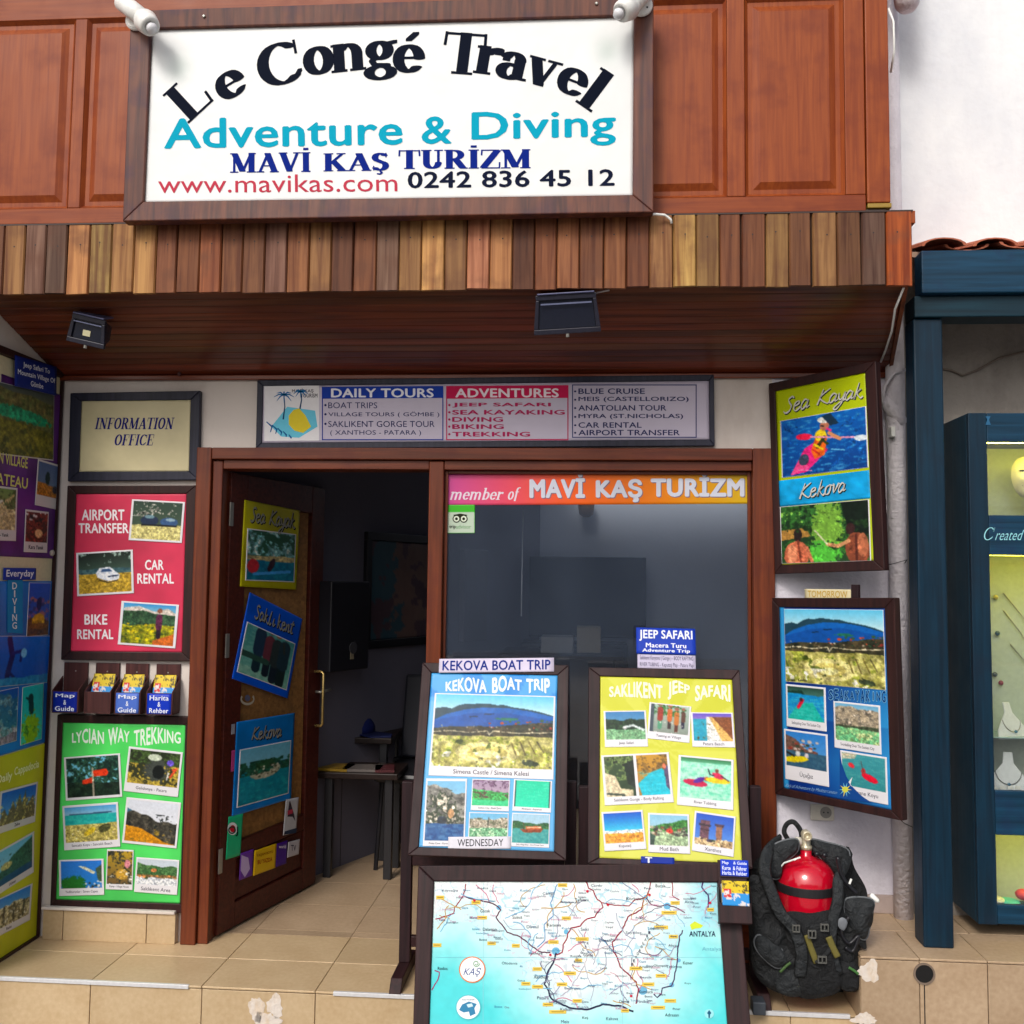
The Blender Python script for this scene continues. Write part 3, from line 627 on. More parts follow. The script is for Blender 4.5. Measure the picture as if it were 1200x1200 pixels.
def card(P, parent, q, pic, z, cap=.16, border=.045, res=1.5, seed=1, captext=None, bcol=(238, 236, 240), gain=.86, name='photo_print', mat=None, two=None):
    """photo print with a white margin and a caption strip"""
    wd, ht = pxsize(q)
    Wd, H = max(12, int(wd*res)), max(12, int(ht*res))
    im = np.zeros((H, Wd, 3)) + C(bcol)
    bx = max(1, round(Wd*border)); bt = max(1, round(H*border)); bb = max(bt, round(H*cap))
    if two:
        mid = int(Wd*.47)
        im[bt:H-bb, bx:mid] = paint(PICS[pic], mid-bx, H-bb-bt, seed)
        im[bt:H-bb, mid+bx:Wd-bx] = paint(PICS[two], Wd-bx-mid-bx, H-bb-bt, seed+3)
    else:
        im[bt:H-bb, bx:Wd-bx] = paint(PICS[pic], Wd-2*bx, H-bb-bt, seed)
    r = P.fit(q)
    o = sheet(name, P, r, im, parent, z, gain=gain, mat=mat)
    if captext:
        a, b, hw, hh, ang = r
        ch = hh*2*cap
        text_rect(P, parent, captext, (a, b), ang, -hw*.72, -hh + ch*.28, hw*.72, -hh + ch*.72, (40, 40, 60), z + .0006, maxw=True, bold=.012)
    return o

# ------------------------------------------------------------------ lettering
TXT = {}
def text_geo(s, bold=0.0, shear=0.0):
    k = (s, bold, shear)
    if k in TXT: return TXT[k]
    cu = bpy.data.curves.new('txt', 'FONT'); cu.body = s; cu.size = 1; cu.resolution_u = 3; cu.shear = shear
    cu.space_character = 1 + max(0, bold)*1.6
    if bold < 0: cu.offset = bold
    cu.fill_mode = 'FRONT'
    o = bpy.data.objects.new('txt', cu); COL.objects.link(o)
    dg = bpy.context.evaluated_depsgraph_get(); dg.update()
    me = o.evaluated_get(dg).to_mesh()
    v = np.array([tuple(x.co)[:2] for x in me.vertices]); f = [tuple(p.vertices) for p in me.polygons]
    o.evaluated_get(dg).to_mesh_clear()
    bpy.data.objects.remove(o); bpy.data.curves.remove(cu)
    zz = np.zeros(len(v))
    if bold > .015:       # embolden: the same letters laid again slightly to each side
        n = len(v); V = [v]; F = list(f); Z_ = [zz]
        offs = [(-1, 0), (1, 0), (0, .8), (0, -.8)] + ([(-.7, .6), (.7, -.6), (.7, .6), (-.7, -.6)] if bold >= .04 else [])
        for q, (dx, dy) in enumerate(offs):
            V.append(v + np.array([dx, dy])*bold); F += [tuple(i+n*(q+1) for i in p) for p in f]; Z_.append(zz + 8e-6*(q+1))
        v = np.concatenate(V); f = F; zz = np.concatenate(Z_)
    TXT[k] = (v, f, zz)
    return TXT[k]

def inkmat(rgb, rough=.6): return plain(tuple(rgb), rough, var=.02, spec=.04)

def emit(P, parent, v2, f, rgb, z, name='lettering', mat=None):
    mb = MB(P.M())
    zz = z if hasattr(z, '__len__') else [z]*len(v2)
    # counter text normals towards viewer
    mb.add([(p[0], p[1], q) for p, q in zip(v2, zz)], f)
    return mb.build(name, mat or inkmat(rgb), parent)

def text_rect(P, parent, s, org, ang, x0, y0, x1, y1, rgb, z, bold=0.02, shear=0, maxw=False, warp=None, geo=None, name='lettering', mat=None):
    """fit text bbox into local rect (rotated by ang about org)"""
    v, f, zz = geo if geo else text_geo(s, bold, shear)
    z = z + zz
    lo = v.min(0); hi = v.max(0)
    u = (v - lo) / (hi - lo)
    sx, sy = x1-x0, y1-y0
    if maxw:
        nat = (hi[0]-lo[0])/(hi[1]-lo[1])*sy
        if nat < sx:
            x0 += (sx-nat)/2; sx = nat
    if warp: u = np.array([warp(p[0], p[1]) for p in u])
    X = x0 + u[:, 0]*sx; Y = y0 + u[:, 1]*sy
    ca, sa = math.cos(ang), math.sin(ang)
    return emit(P, parent, np.stack([org[0]+X*ca-Y*sa, org[1]+X*sa+Y*ca], -1), f, rgb, z, name, mat)

def text_px(P, parent, s, x0, y0, x1, y1, rgb, z, bold=.02, shear=0, slope=0, warp=None, geo=None, leanx=0, mat=None, name='lettering'):
    """text whose bounding box covers pixels x0..x1, y0(top)..y1(bottom) at its left end; slope = px drop over the width"""
    BL = Vector(P.loc(x0, y1)); BR = Vector(P.loc(x1, y1+slope)); TL = Vector(P.loc(x0+leanx, y0))
    v, f, zz = geo if geo else text_geo(s, bold, shear)
    z = z + zz
    lo = v.min(0); hi = v.max(0); u = (v-lo)/(hi-lo)
    if warp: u = np.array([warp(p[0], p[1]) for p in u])
    U = BR-BL; V = TL-BL
    pts = np.stack([BL.x + u[:, 0]*U.x + u[:, 1]*V.x, BL.y + u[:, 0]*U.y + u[:, 1]*V.y], -1)
    return emit(P, parent, pts, f, rgb, z, name, mat)

# serif letters drawn with a broad pen
def arc(cx, cy, rx, ry, a0, a1, n=14):
    return [(cx + rx*math.cos(math.radians(a0+(a1-a0)*i/n)), cy + ry*math.sin(math.radians(a0+(a1-a0)*i/n))) for i in range(n+1)]
PW, PT = .088, .032
def K(pts, wx=None, wy=None): return (pts, wx or PW, wy or PT)
def SF(x0, x1, y): return ([(x0, y), (x1, y)], .012, .03)
def ST(x, y0, y1): return ([(x, y0+.03), (x, y1-.03)], PW, .03)
XH = .68
GL = {
 'L': (.8, [ST(.22, 0, 1), SF(.05, .42, .97), SF(.05, .74, .03), ([(.72, .04), (.75, .3)], .022, .03)]),
 'C': (.86, [K(arc(.46, .5, .33, .46, 48, 312, 20)), ([(.76, .95), (.76, .68)], .02, .03), ([(.7, .14), (.78, .26)], .03, .03)]),
 'T': (.86, [ST(.43, 0, 1), SF(.05, .81, .96), ([(.05, .97), (.04, .7)], .022, .03), ([(.81, .97), (.82, .7)], .022, .03), SF(.24, .62, .03)]),
 'e': (.58, [K(arc(.31, .34, .2, .3, 0, 318, 18)), SF(.12, .48, .36), ]),
 'o': (.62, [K(arc(.31, .34, .2, .3, 0, 360, 20))]),
 'n': (.74, [ST(.18, 0, XH), K(arc(.37, .42, .17, .22, 150, 0, 8)), ([(.54, .42), (.54, .03)], PW, .03), SF(.03, .32, .03), SF(.4, .69, .03), SF(.04, .18, .64)]),
 'm': (1.1, [ST(.18, 0, XH), K(arc(.37, .42, .17, .22, 150, 0, 8)), ([(.54, .42), (.54, .03)], PW, .03), K(arc(.73, .42, .17, .22, 150, 0, 8)), ([(.9, .42), (.9, .03)], PW, .03), SF(.04, .18, .64)]),
 'g': (.64, [K(arc(.29, .45, .17, .2, 0, 360, 18)), ([(.2, .27), (.14, .2), (.2, .1), (.45, .08)], .05, .05), K(arc(.3, -.08, .22, .15, 60, 400, 18)), ([(.42, .6), (.6, .64)], .03, .04)]),
 'r': (.56, [ST(.18, 0, XH), SF(.03, .34, .03), SF(.04, .18, .64), K([(.26, .5), (.34, .6), (.44, .63)]), ([(.46, .58), (.47, .55)], .07, .06)]),
 'a': (.62, [ST(.45, .04, .5), K(arc(.31, .47, .15, .17, 0, 160, 10)), K(arc(.28, .2, .16, .17, 60, 330, 14)), ([(.47, .06), (.6, .05)], .03, .03), ([(.18, .5), (.18, .48)], .06, .05)]),
 'v': (.68, [([(.16, .62), (.34, .05)], .085, .03), ([(.36, .05), (.54, .62)], .03, .03), SF(.02, .32, .65), SF(.4, .68, .65)]),
 'l': (.38, [ST(.19, 0, 1), SF(.03, .19, .96), SF(.03, .36, .03)]),
 'b': (.66, [ST(.16, 0, 1), K(arc(.34, .34, .2, .3, -140, 140, 14)), SF(.02, .16, .96)]),
 'f': (.46, [ST(.18, -.1, .85), K(arc(.33, .8, .15, .17, 170, 60, 8)), SF(.04, .38, .63)]),
 't': (.42, [ST(.18, .1, .88), K([(.2, .1), (.28, .04), (.38, .08)]), SF(.03, .36, .63)]),
 'd': (.66, [ST(.48, 0, 1), K(arc(.3, .34, .2, .3, 40, 320, 14)), SF(.34, .48, .96)]),
 'M': (1.14, [([(.18, .03), (.18, .95)], .035, .03), ([(.2, .95), (.54, .08)], PW, .03), ([(.56, .08), (.9, .95)], .035, .03), ST(.93, 0, 1), SF(.02, .34, .03), SF(.74, 1.1, .03), SF(.02, .3, .96), SF(.84, 1.1, .96)]),
 'A': (.96, [([(.5, .95), (.16, .05)], .035, .03), ([(.48, .95), (.78, .05)], PW, .03), SF(.02, .32, .03), SF(.6, .95, .03), SF(.28, .64, .33)]),
 'V': (.94, [([(.18, .95), (.47, .06)], PW, .03), ([(.49, .06), (.8, .95)], .035, .03), SF(.02, .36, .97), SF(.64, .94, .97)]),
 'I': (.46, [ST(.23, 0, 1), SF(.05, .41, .03), SF(.05, .41, .97)]),
 'K': (.92, [ST(.2, 0, 1), SF(.03, .38, .03), SF(.03, .38, .97), ([(.26, .4), (.72, .93)], .035, .03), ([(.4, .55), (.74, .06)], PW, .03), SF(.56, .92, .03), SF(.54, .86, .97)]),
 'S': (.7, [K(arc(.35, .73, .2, .22, 30, 230, 12)), K(arc(.35, .27, .22, .23, 60, -150, 12)), ([(.22, .58), (.5, .42)], .06, .05), ([(.58, .95), (.58, .76)], .018, .03), ([(.1, .24), (.1, .05)], .018, .03)]),
 'U': (.9, [([(.22, .95), (.22, .35)], PW, .03), K(arc(.45, .33, .23, .29, 180, 360, 14)), ([(.68, .33), (.68, .95)], .035, .03), SF(.04, .4, .97), SF(.54, .84, .97)]),
 'R': (.9, [ST(.2, 0, 1), SF(.03, .38, .03), SF(.03, .25, .97), K(arc(.42, .73, .22, .22, 90, -90, 12)), SF(.22, .42, .96), SF(.22, .42, .51), ([(.44, .5), (.7, .06)], PW, .03), SF(.62, .88, .03)]),
 'Z': (.8, [([(.66, .93), (.14, .07)], PW, .03), SF(.08, .72, .96), SF(.08, .74, .03), ([(.08, .96), (.07, .72)], .02, .03), ([(.74, .04), (.75, .3)], .02, .03)]),
 'N': (.98, [([(.2, .03), (.2, .95)], .035, .03), ([(.2, .95), (.76, .05)], PW, .03), ([(.78, .05), (.78, .95)], .035, .03), SF(.04, .36, .03), SF(.04, .26, .96), SF(.62, .94, .97)]),
 'F': (.78, [ST(.22, 0, 1), SF(.05, .42, .03), SF(.05, .7, .96), ([(.7, .96), (.71, .7)], .02, .03), SF(.24, .52, .5), ([(.53, .6), (.53, .4)], .018, .03)]),
 'O': (.9, [K(arc(.45, .5, .31, .46, 0, 360, 24))]),
 'E': (.82, [ST(.22, 0, 1), SF(.05, .72, .03), SF(.05, .7, .96), ([(.7, .96), (.71, .7)], .02, .03), SF(.24, .52, .5), ([(.53, .6), (.53, .4)], .018, .03), ([(.73, .04), (.75, .28)], .02, .03)]),
}
GL['é'] = (.58, GL['e'][1] + [([(.3, .78), (.44, .93)], .045, .03)])
GL['İ'] = (.46, GL['I'][1] + [([(.22, 1.16), (.24, 1.16)], .07, .06)])
GL['Ş'] = (.7, GL['S'][1] + [([(.36, -.02), (.42, -.12), (.34, -.19), (.26, -.17)], .03, .03)])
GL[' '] = (.38, [])

def hull(pts):
    pts = sorted(set((round(a, 6), round(b, 6)) for a, b in pts))
    def half(p):
        o = []
        for q in p:
            while len(o) > 1 and (o[-1][0]-o[-2][0])*(q[1]-o[-2][1]) - (o[-1][1]-o[-2][1])*(q[0]-o[-2][0]) <= 0: o.pop()
            o.append(q)
        return o
    a = half(pts); b = half(pts[::-1])
    return a[:-1] + b[:-1]

def serif_glyph(ch, wscale=1.0, pen=1.0):
    adv, st = GL[ch]
    V = []; F = []; Z = []
    n = 0
    for pts, wx, wy in st:
        e = [(wx*pen*math.cos(2*math.pi*q/12)*(1.0 if len(pts) > 2 else 1.0), wy*(1+(pen-1)*.5)*math.sin(2*math.pi*q/12)) for q in range(12)]
        if len(pts) == 2:   # square pen for straight strokes
            e = [(wx*pen, wy), (wx*pen, -wy), (-wx*pen, wy), (-wx*pen, -wy)]
        for a, b in zip(pts[:-1], pts[1:]):
            h = hull([(a[0]+x, a[1]+y) for x, y in e] + [(b[0]+x, b[1]+y) for x, y in e])
            k = len(V); V += h; F.append(tuple(range(k, k+len(h)))); Z += [n*1.2e-5]*len(h); n += 1
    return adv, V, F, Z

def serif_geo(s, shear=0, pen=1.0, gap=0.0):
    V = []; F = []; x = 0
    Z = []
    for ch in s:
        adv, v, f, z = serif_glyph(ch, pen=pen)
        k = len(V)
        V += [(a + x + b*shear, b) for a, b in v]; F += [tuple(i+k for i in q) for q in f]; Z += z
        x += adv + gap
    return np.array(V), F, np.array(Z)

def serif_px(P, parent, s, x0, y0, x1, y1, rgb, z, shear=0, slope=0, pen=1.0, gap=0.0, mat=None):
    v, f, zz = serif_geo(s, shear, pen, gap)
    BL = Vector(P.loc(x0, y1)); BR = Vector(P.loc(x1, y1+slope)); TL = Vector(P.loc(x0, y0))
    lo = v.min(0); hi = v.max(0); u = (v-lo)/(hi-lo); U = BR-BL; V = TL-BL
    pts = np.stack([BL.x + u[:, 0]*U.x + u[:, 1]*V.x, BL.y + u[:, 0]*U.y + u[:, 1]*V.y], -1)
    return emit(P, parent, pts, f, rgb, zz + z, mat=mat)

def serif_at(P, parent, ch, cx, cy, hpx, deg, rgb, z, squeeze=1.0, pen=1.0, ref=1.0):
    """one letter centred at a pixel, hpx = cap height in pixels, turned by deg (ccw)"""
    adv, v, f, zz = serif_glyph(ch, pen=pen)
    v = np.array(v); c = (v.min(0)+v.max(0))/2
    o = Vector(P.loc(cx, cy)); s_ = (Vector(P.loc(cx, cy-hpx)) - o).length
    a = math.radians(deg)
    q = (v - c) * s_ * np.array([squeeze, 1])
    pts = np.stack([o.x + q[:, 0]*math.cos(a) - q[:, 1]*math.sin(a), o.y + q[:, 0]*math.sin(a) + q[:, 1]*math.cos(a)], -1)
    return pts, f, np.array(zz) + z

def frame(P, parent, q, fw_px, mat, proud=.02, back=.0, inner=None, bevel=.003, name='frame'):
    """four mitred rails round rectangle q (pixel corners); returns inner rectangle fit"""
    a, b, hw, hh, ang = P.fit(q)
    ia = P.fit(inner)
    ca, sa = math.cos(ang), math.sin(ang)
    def pt(x, y, z): return (a + x*ca - y*sa, b + x*sa + y*ca, z)
    def ipt(sx, sy, z):
        A, B, HW, HH, AN = ia
        c2, s2 = math.cos(AN), math.sin(AN)
        return (A + sx*HW*c2 - sy*HH*s2, B + sx*HW*s2 + sy*HH*c2, z)
    S = [(-1, 1), (1, 1), (1, -1), (-1, -1)]
    mb = MB(P.M())
    for i in range(4):
        j = (i+1) % 4
        o0, o1 = S[i], S[j]
        z0, z1, z2 = back, proud, proud*.75
        v = [pt(o0[0]*hw, o0[1]*hh, z0), pt(o1[0]*hw, o1[1]*hh, z0), ipt(*o1, z0), ipt(*o0, z0),
             pt(o0[0]*hw, o0[1]*hh, z1), pt(o1[0]*hw, o1[1]*hh, z1), ipt(*o1, z2), ipt(*o0, z2)]
        mb.hexa(v[::-1] if False else v)
    mb.build(name, mat, parent, bevel=bevel)
    return ia

def board_root(name, P, q, label, cat, group=None):
    a, b, hw, hh, ang = P.fit(q)
    return empty(name, P.M(a, b, 0), label, cat, group)
# ------------------------------------------------------------------ setting
ZL = 0.0          # landing floor
ZP = at(1060, 1075, -.045).z        # raised platform on the right
ZS = -0.17        # street
F0 = facade(0.0)
def X(px, Y=0.0, py=800): return at(px, py, Y).x
def Z(py, Y=0.0, px=600): return at(px, py, Y).z

mb = MB(); mb.box(-40, 40, -60, 20, ZS-.3, ZS)
mb.build('street', M_asphalt, kind='structure')

XPL = X(1009, -.47, 1150)
landing = empty('landing', Vector((-.5, 0, 0)), kind='structure')
_e0, _e1 = atz(100, 1149.5, 0), atz(1000, 1190, 0)
SL = (_e1.y-_e0.y)/(_e1.x-_e0.x)
def yedge(x): return _e0.y + (x-_e0.x)*SL
base = MB()
base.prism([(-3.2, yedge(-3.2)+.012, ZS-.05), (XPL, yedge(XPL)+.012, ZS-.05), (XPL, .12, ZS-.05), (-3.2, .12, ZS-.05)], (0, 0, -ZS+.05-.006))
base.build('base', M_grout, landing)
TW = .42; XJ = X(104, -.42, 1170)
xs = [XJ + TW*k for k in range(-4, 12)]
def poly_tile(name, pts, t, par, mat, bevel=.002):
    return MB().prism([(p[0], p[1], p[2]) for p in pts], t).build(name, mat, par, bevel=bevel)
rows = [-.15, .18]
g = .0014
for i in range(len(xs)-1):
    x0, x1 = xs[i]+g, min(xs[i+1], XPL)-g
    if x1 - x0 < .03: continue
    poly_tile('floor_tile', [(x0, yedge(x0), -.008), (x1, yedge(x1), -.008), (x1, rows[0]-g, -.008), (x0, rows[0]-g, -.008)], (0, 0, .008), landing, M_tile)
    poly_tile('floor_tile', [(x0, rows[0]+g, -.008), (x1, rows[0]+g, -.008), (x1, .118, -.008), (x0, .118, -.008)], (0, 0, .008), landing, M_tile)
    poly_tile('riser_tile', [(x0, yedge(x0)+.004, ZS), (x1, yedge(x1)+.004, ZS), (x1, yedge(x1)+.004, -.012), (x0, yedge(x0)+.004, -.012)], (0, .01, 0), landing, M_tile)
# white metal nosing in three lengths
for a, b in ((-30, 210), (388, 484), (872, 1003)):
    xa, xb = X(a, -.45, 1160), X(b, -.5, 1165)
    MB().prism([(xa, yedge(xa)-.003, -.012), (xb, yedge(xb)-.003, -.012), (xb, yedge(xb)-.003, .002), (xa, yedge(xa)-.003, .002)], (0, .012, 0)).build('nosing_strip', M_alu, landing, bevel=.001)
# scuffed white patches
def blotch(par, P, cx, cy, rx, ry, seed, name='plaster_patch', z=-.0035, th=.0006):
    r = np.random.RandomState(seed); n = 26
    pts = []
    for i in range(n):
        t = 2*math.pi*i/n; k = 1 + .35*(r.rand()-.5) + .15*math.sin(3*t+seed)
        a, b = P.loc(cx + rx*k*math.cos(t), cy + ry*k*math.sin(t)); pts.append((a, b, z))
    MB(P.M()).prism(pts, (0, 0, th)).build(name, M_chalk, par)
M_chalk = plaster('chalky_white', (216, 206, 196), (205, 176, 136), amount=.7, sc=30, bump=.5)
PR = Plane((-.9, yedge(-.9), 0), (1, SL, 0), (0, 0, 1))
blotch(landing, PR, 300, 1183, 9, 15, 3); blotch(landing, PR, 322, 1179, 9, 14, 5); blotch(landing, PR, 312, 1196, 15, 9, 8)

plat = empty('raised_platform', Vector((XPL+.8, 0, 0)), kind='structure')
YP = atz(1100, 1124, ZP).y
MB().box(XPL+.006, 3.4, YP+.012, .02, ZS-.05, ZP-.008).build('base', M_grout, plat)
pxs = [XPL, X(1078, YP, 1150), X(1158, YP, 1150)]
while pxs[-1] < 3.2: pxs.append(pxs[-1]+.26)
for i in range(len(pxs)-1):
    x0, x1 = pxs[i]+g, pxs[i+1]-g
    MB().box(x0, x1, YP, -.2-g, ZP-.008, ZP).build('floor_tile', M_tileF, plat, bevel=.002)
    MB().box(x0+.04, x1+.04, -.2+g, .02, ZP-.008, ZP).build('floor_tile', M_tileF, plat, bevel=.002)
    MB().box(x0, x1, YP+.002, YP+.012, ZS, ZP-.011).build('riser_tile', M_tileF, plat, bevel=.002)
MB().box(XPL, XPL+.006, YP+.012, .0, ZS, ZP-.011).build('side_tile', M_tileF, plat)
PP = Plane((0, YP+.002, 0), (1, 0, 0), (0, 0, 1))
blotch(plat, PP, 1019, 1138, 12, 13, 11, z=.0005); blotch(plat, PP, 1013, 1194, 14, 7, 12, z=.0005)
hc = at(1083, 1141, YP+.001)
MB().lathe([(.036, -.001), (.036, .004), (.030, .004), (.030, .0005)], hc, (0, -1, 0), 28).build('drain_rim', plain((120, 104, 90), .6), plat, smooth=False)
MB().lathe([(.0299, 0), (.0299, .0012)], hc, (0, -1, 0), 28).build('drain_hole', plain((10, 9, 9), .9), plat)
MB().box(hc.x-.0015, hc.x+.0015, YP, YP+.003, ZS, hc.z-.037).build('joint', plain((30, 26, 24), .9), plat)

# ------------------------------------------------------------------ the agency building
shop = empty('travel_agency', Vector((-.5, .06, 0)), 'terracotta and cream travel agency shop front under a timber canopy', 'building')
xD0, xD1, xD2 = X(234, 0, 540), X(251, 0, 545), X(263, 0, 548)
xM0, xM1 = X(503, 0, 600), X(520, 0, 600)
xR0, xR1 = X(881, 0, 600), X(906, 0, 600)
zT = at(570, 526, 0).z; zT1 = at(570, 540, 0).z; zT2 = at(570, 551, 0).z
XW = X(66, 0, 700) - .034                                  # side wall on the left
XE = X(1062, 0, 700)
ZSOF = at(600, 439, 0).z                     # soffit back edge
MB().box(XW, xD0, 0, .12, ZL, 2.75).build('facade_wall', M_wall, shop)
MB().box(-6, XW-.121, 0, .12, ZS, 2.75).build('side_facade_wall', M_wall, shop)
MB().box(xD0, xR1, 0, .12, zT, 2.75).build('lintel_wall', M_wall, shop)
MB().box(xR1, XE, 0, .12, ZL, 4.4).build('pier_wall', M_wallR, shop)
MB().box(-3.4, xR1, .0, .12, 2.752, 4.4).build('upper_wall', M_wall, shop)
MB().box(XW-.12, XW, -.575, .12, ZS, 2.48).build('side_wall', M_wall, shop)
# skirting under the boards
for a, b in ((50, 74), (74, 172), (172, 206)):
    MB().box(X(a, -.03, 1090)+g, X(b, -.03, 1090)-g, -.035, 0, ZL, .118).build('skirting_tile', M_tile, shop, bevel=.002)
MB().box(X(50, -.03, 1070), X(206, -.03, 1070), -.045, 0, .12, .132).build('skirting_ledge', M_wall, shop, bevel=.003)
MB().box(xR1+.04, XE-.06, -.012, 0, ZP, ZP+.07).build('skirting_band', plaster('skirting_plaster', (178, 162, 156), (140, 122, 118)), shop, bevel=.003)
# door and window frame
fr_ = [('frame_post', xD0, xD1, ZL, zT, -.035, .10), ('frame_post', xD1+.001, xD2, ZL, zT1-.004, -.018, .10), ('frame_post', xM0, xM1, ZL, zT1-.004, -.02, .10),
       ('frame_post', xR0, xR1, ZL, zT, -.035, .10)]
for nm, a, b, c, d, e, f in fr_:
    MB().box(a, b, e, f, c, d).build(nm, M_redwood, shop, bevel=.004)
MB().box(xD1+.001, xR0-.001, -.035, .10, zT1, zT-.0005).build('frame_head', M_redwoodx, shop, bevel=.004)
MB().box(xD2+.001, xM0-.001, -.016, .10, zT2, zT1-.001).build('frame_head', M_redwoodx, shop, bevel=.003)
MB().box(xM1+.001, xR0-.001, -.014, .10, zT2, zT1-.001).build('frame_head', M_redwoodx, shop, bevel=.003)
MB().box(xM1+.001, xR0-.001, -.02, .10, ZL, .30).build('window_bottom_panel', M_redwoodx, shop, bevel=.004)
win = MB().box(xM1+.001, xR0-.001, .03, .036, .301, zT2-.001).build('window_pane', M_glass, shop)
zb = .301
for a, b in ((xM1+.0015, xM1+.014), (xR0-.014, xR0-.0015)):
    MB().box(a, b, .012, .029, zb, zT2-.0015).build('glazing_bead', M_redwood, win, bevel=.002)
MB().box(xM1+.015, xR0-.015, .012, .029, zT2-.014, zT2-.0015).build('glazing_bead', M_redwoodx, win, bevel=.002)

# interior
M_intb = plaster('interior_back_wall_lit', (200, 208, 222), (180, 190, 206), amount=.3, sc=2, bump=.1)  # paler copy of the room wall, its brightness put into the colour
kx = .466
def wl(y): return -1.40 + kx*(y-.8)
inn = MB()
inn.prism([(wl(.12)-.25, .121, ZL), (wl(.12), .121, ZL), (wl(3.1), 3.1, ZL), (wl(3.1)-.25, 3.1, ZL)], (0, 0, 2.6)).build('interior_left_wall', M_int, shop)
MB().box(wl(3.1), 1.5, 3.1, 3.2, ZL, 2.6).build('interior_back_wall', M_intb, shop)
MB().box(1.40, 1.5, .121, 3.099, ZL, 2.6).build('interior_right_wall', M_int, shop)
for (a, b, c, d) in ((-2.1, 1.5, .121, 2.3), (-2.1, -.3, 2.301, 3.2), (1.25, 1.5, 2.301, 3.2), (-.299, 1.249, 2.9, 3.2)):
    MB().box(a, b, c, d, 2.6, 2.7).build('interior_ceiling', M_int, shop)      # leaves an added opening that lets sky light onto the back wall
ifl = MB().box(-2.1, 1.5, .121, 3.2, ZS, -.006).build('interior_floor', M_grout, shop)
yy = .121
for r_, (ya, yb) in enumerate(((.121, .18), (.18, .51), (.51, .84), (.84, 1.17), (1.17, 1.5), (1.5, 1.83))):
    for i in range(2, 8):
        MB().box(xs[i]+g, xs[i+1]-g, ya+g, yb-g, -.0059, 0).build('floor_tile', M_tileF, ifl)

# open door leaf
H0, H1 = Vector((X(259, .06, 800), .06, 0)), Vector((X(371, .80, 800), .80, 0))
dd = (H1-H0); DW = dd.length; dd.normalize()
PD = Plane(H0, dd, (0, 0, 1))            # normal faces the passage (towards the viewer)
DH = zT2-.006
door = empty('door', PD.M(), None, None); door.parent = shop; door.matrix_basis = W(shop).inverted() @ PD.M()
def dbox(name, a0, a1, b0, b1, c0, c1, mat, par=door, bevel=.003):
    return MB(PD.M()).box(a0, a1, b0, b1, c0, c1).build(name, mat, par, bevel=bevel)
dbox('stile', 0, .115, .01, DH, -.022, .022, M_doorw)
dbox('stile', DW-.115, DW, .01, DH, -.022, .022, M_doorw)
dbox('rail', .116, DW-.116, DH-.13, DH, -.021, .021, M_doorw)
dbox('rail', .116, DW-.116, .01, .11, -.021, .021, M_doorw)
dbox('rail', .116, DW-.116, .29, .36, -.021, .021, M_doorw)
dbox('bottom_panel', .116, DW-.116, .111, .289, -.010, .012, M_doorw, bevel=.008)
M_reed = wood('reeded_ochre_wood', (104, 68, 22), (138, 92, 36), 'Z', .5, .5)
nre = 34
mbr = MB(PD.M())
for i in range(nre):
    a0 = .118 + (DW-.236)*i/nre; a1 = .118 + (DW-.236)*(i+1)/nre
    mbr.prism([(a0, .361, -.005), (a1, .361, -.005), ((a0+a1)/2, .361, .006)], (0, DH-.131-.361, 0))
tag(mbr.build('reeded_panel', M_reed, door), kind='stuff')
for hy in (602, 757, 1011):
    z_ = at(252, hy, .03).z
    dbox('hinge', -.012, .012, z_-.05, z_+.05, .0225, .028, M_steel, bevel=.001)
hz = at(361, 818, .75).z
mbh = MB(PD.M())
mbh.tube([(DW-.055, hz-.13, .03), (DW-.055, hz-.13, .06), (DW-.055, hz-.12, .07), (DW-.055, hz+.12, .07), (DW-.055, hz+.13, .06), (DW-.055, hz+.13, .02)], .007, 8)
mbh.build('pull_handle', plain((206, 176, 110), .25, .8), door, smooth=True)
MB(PD.M()).tube([(DW-.04, hz+.03, .022), (DW-.04, hz+.03, .05), (DW+.04, hz+.035, .055)], .007, 8).build('lever_handle', M_steel, door, smooth=True)

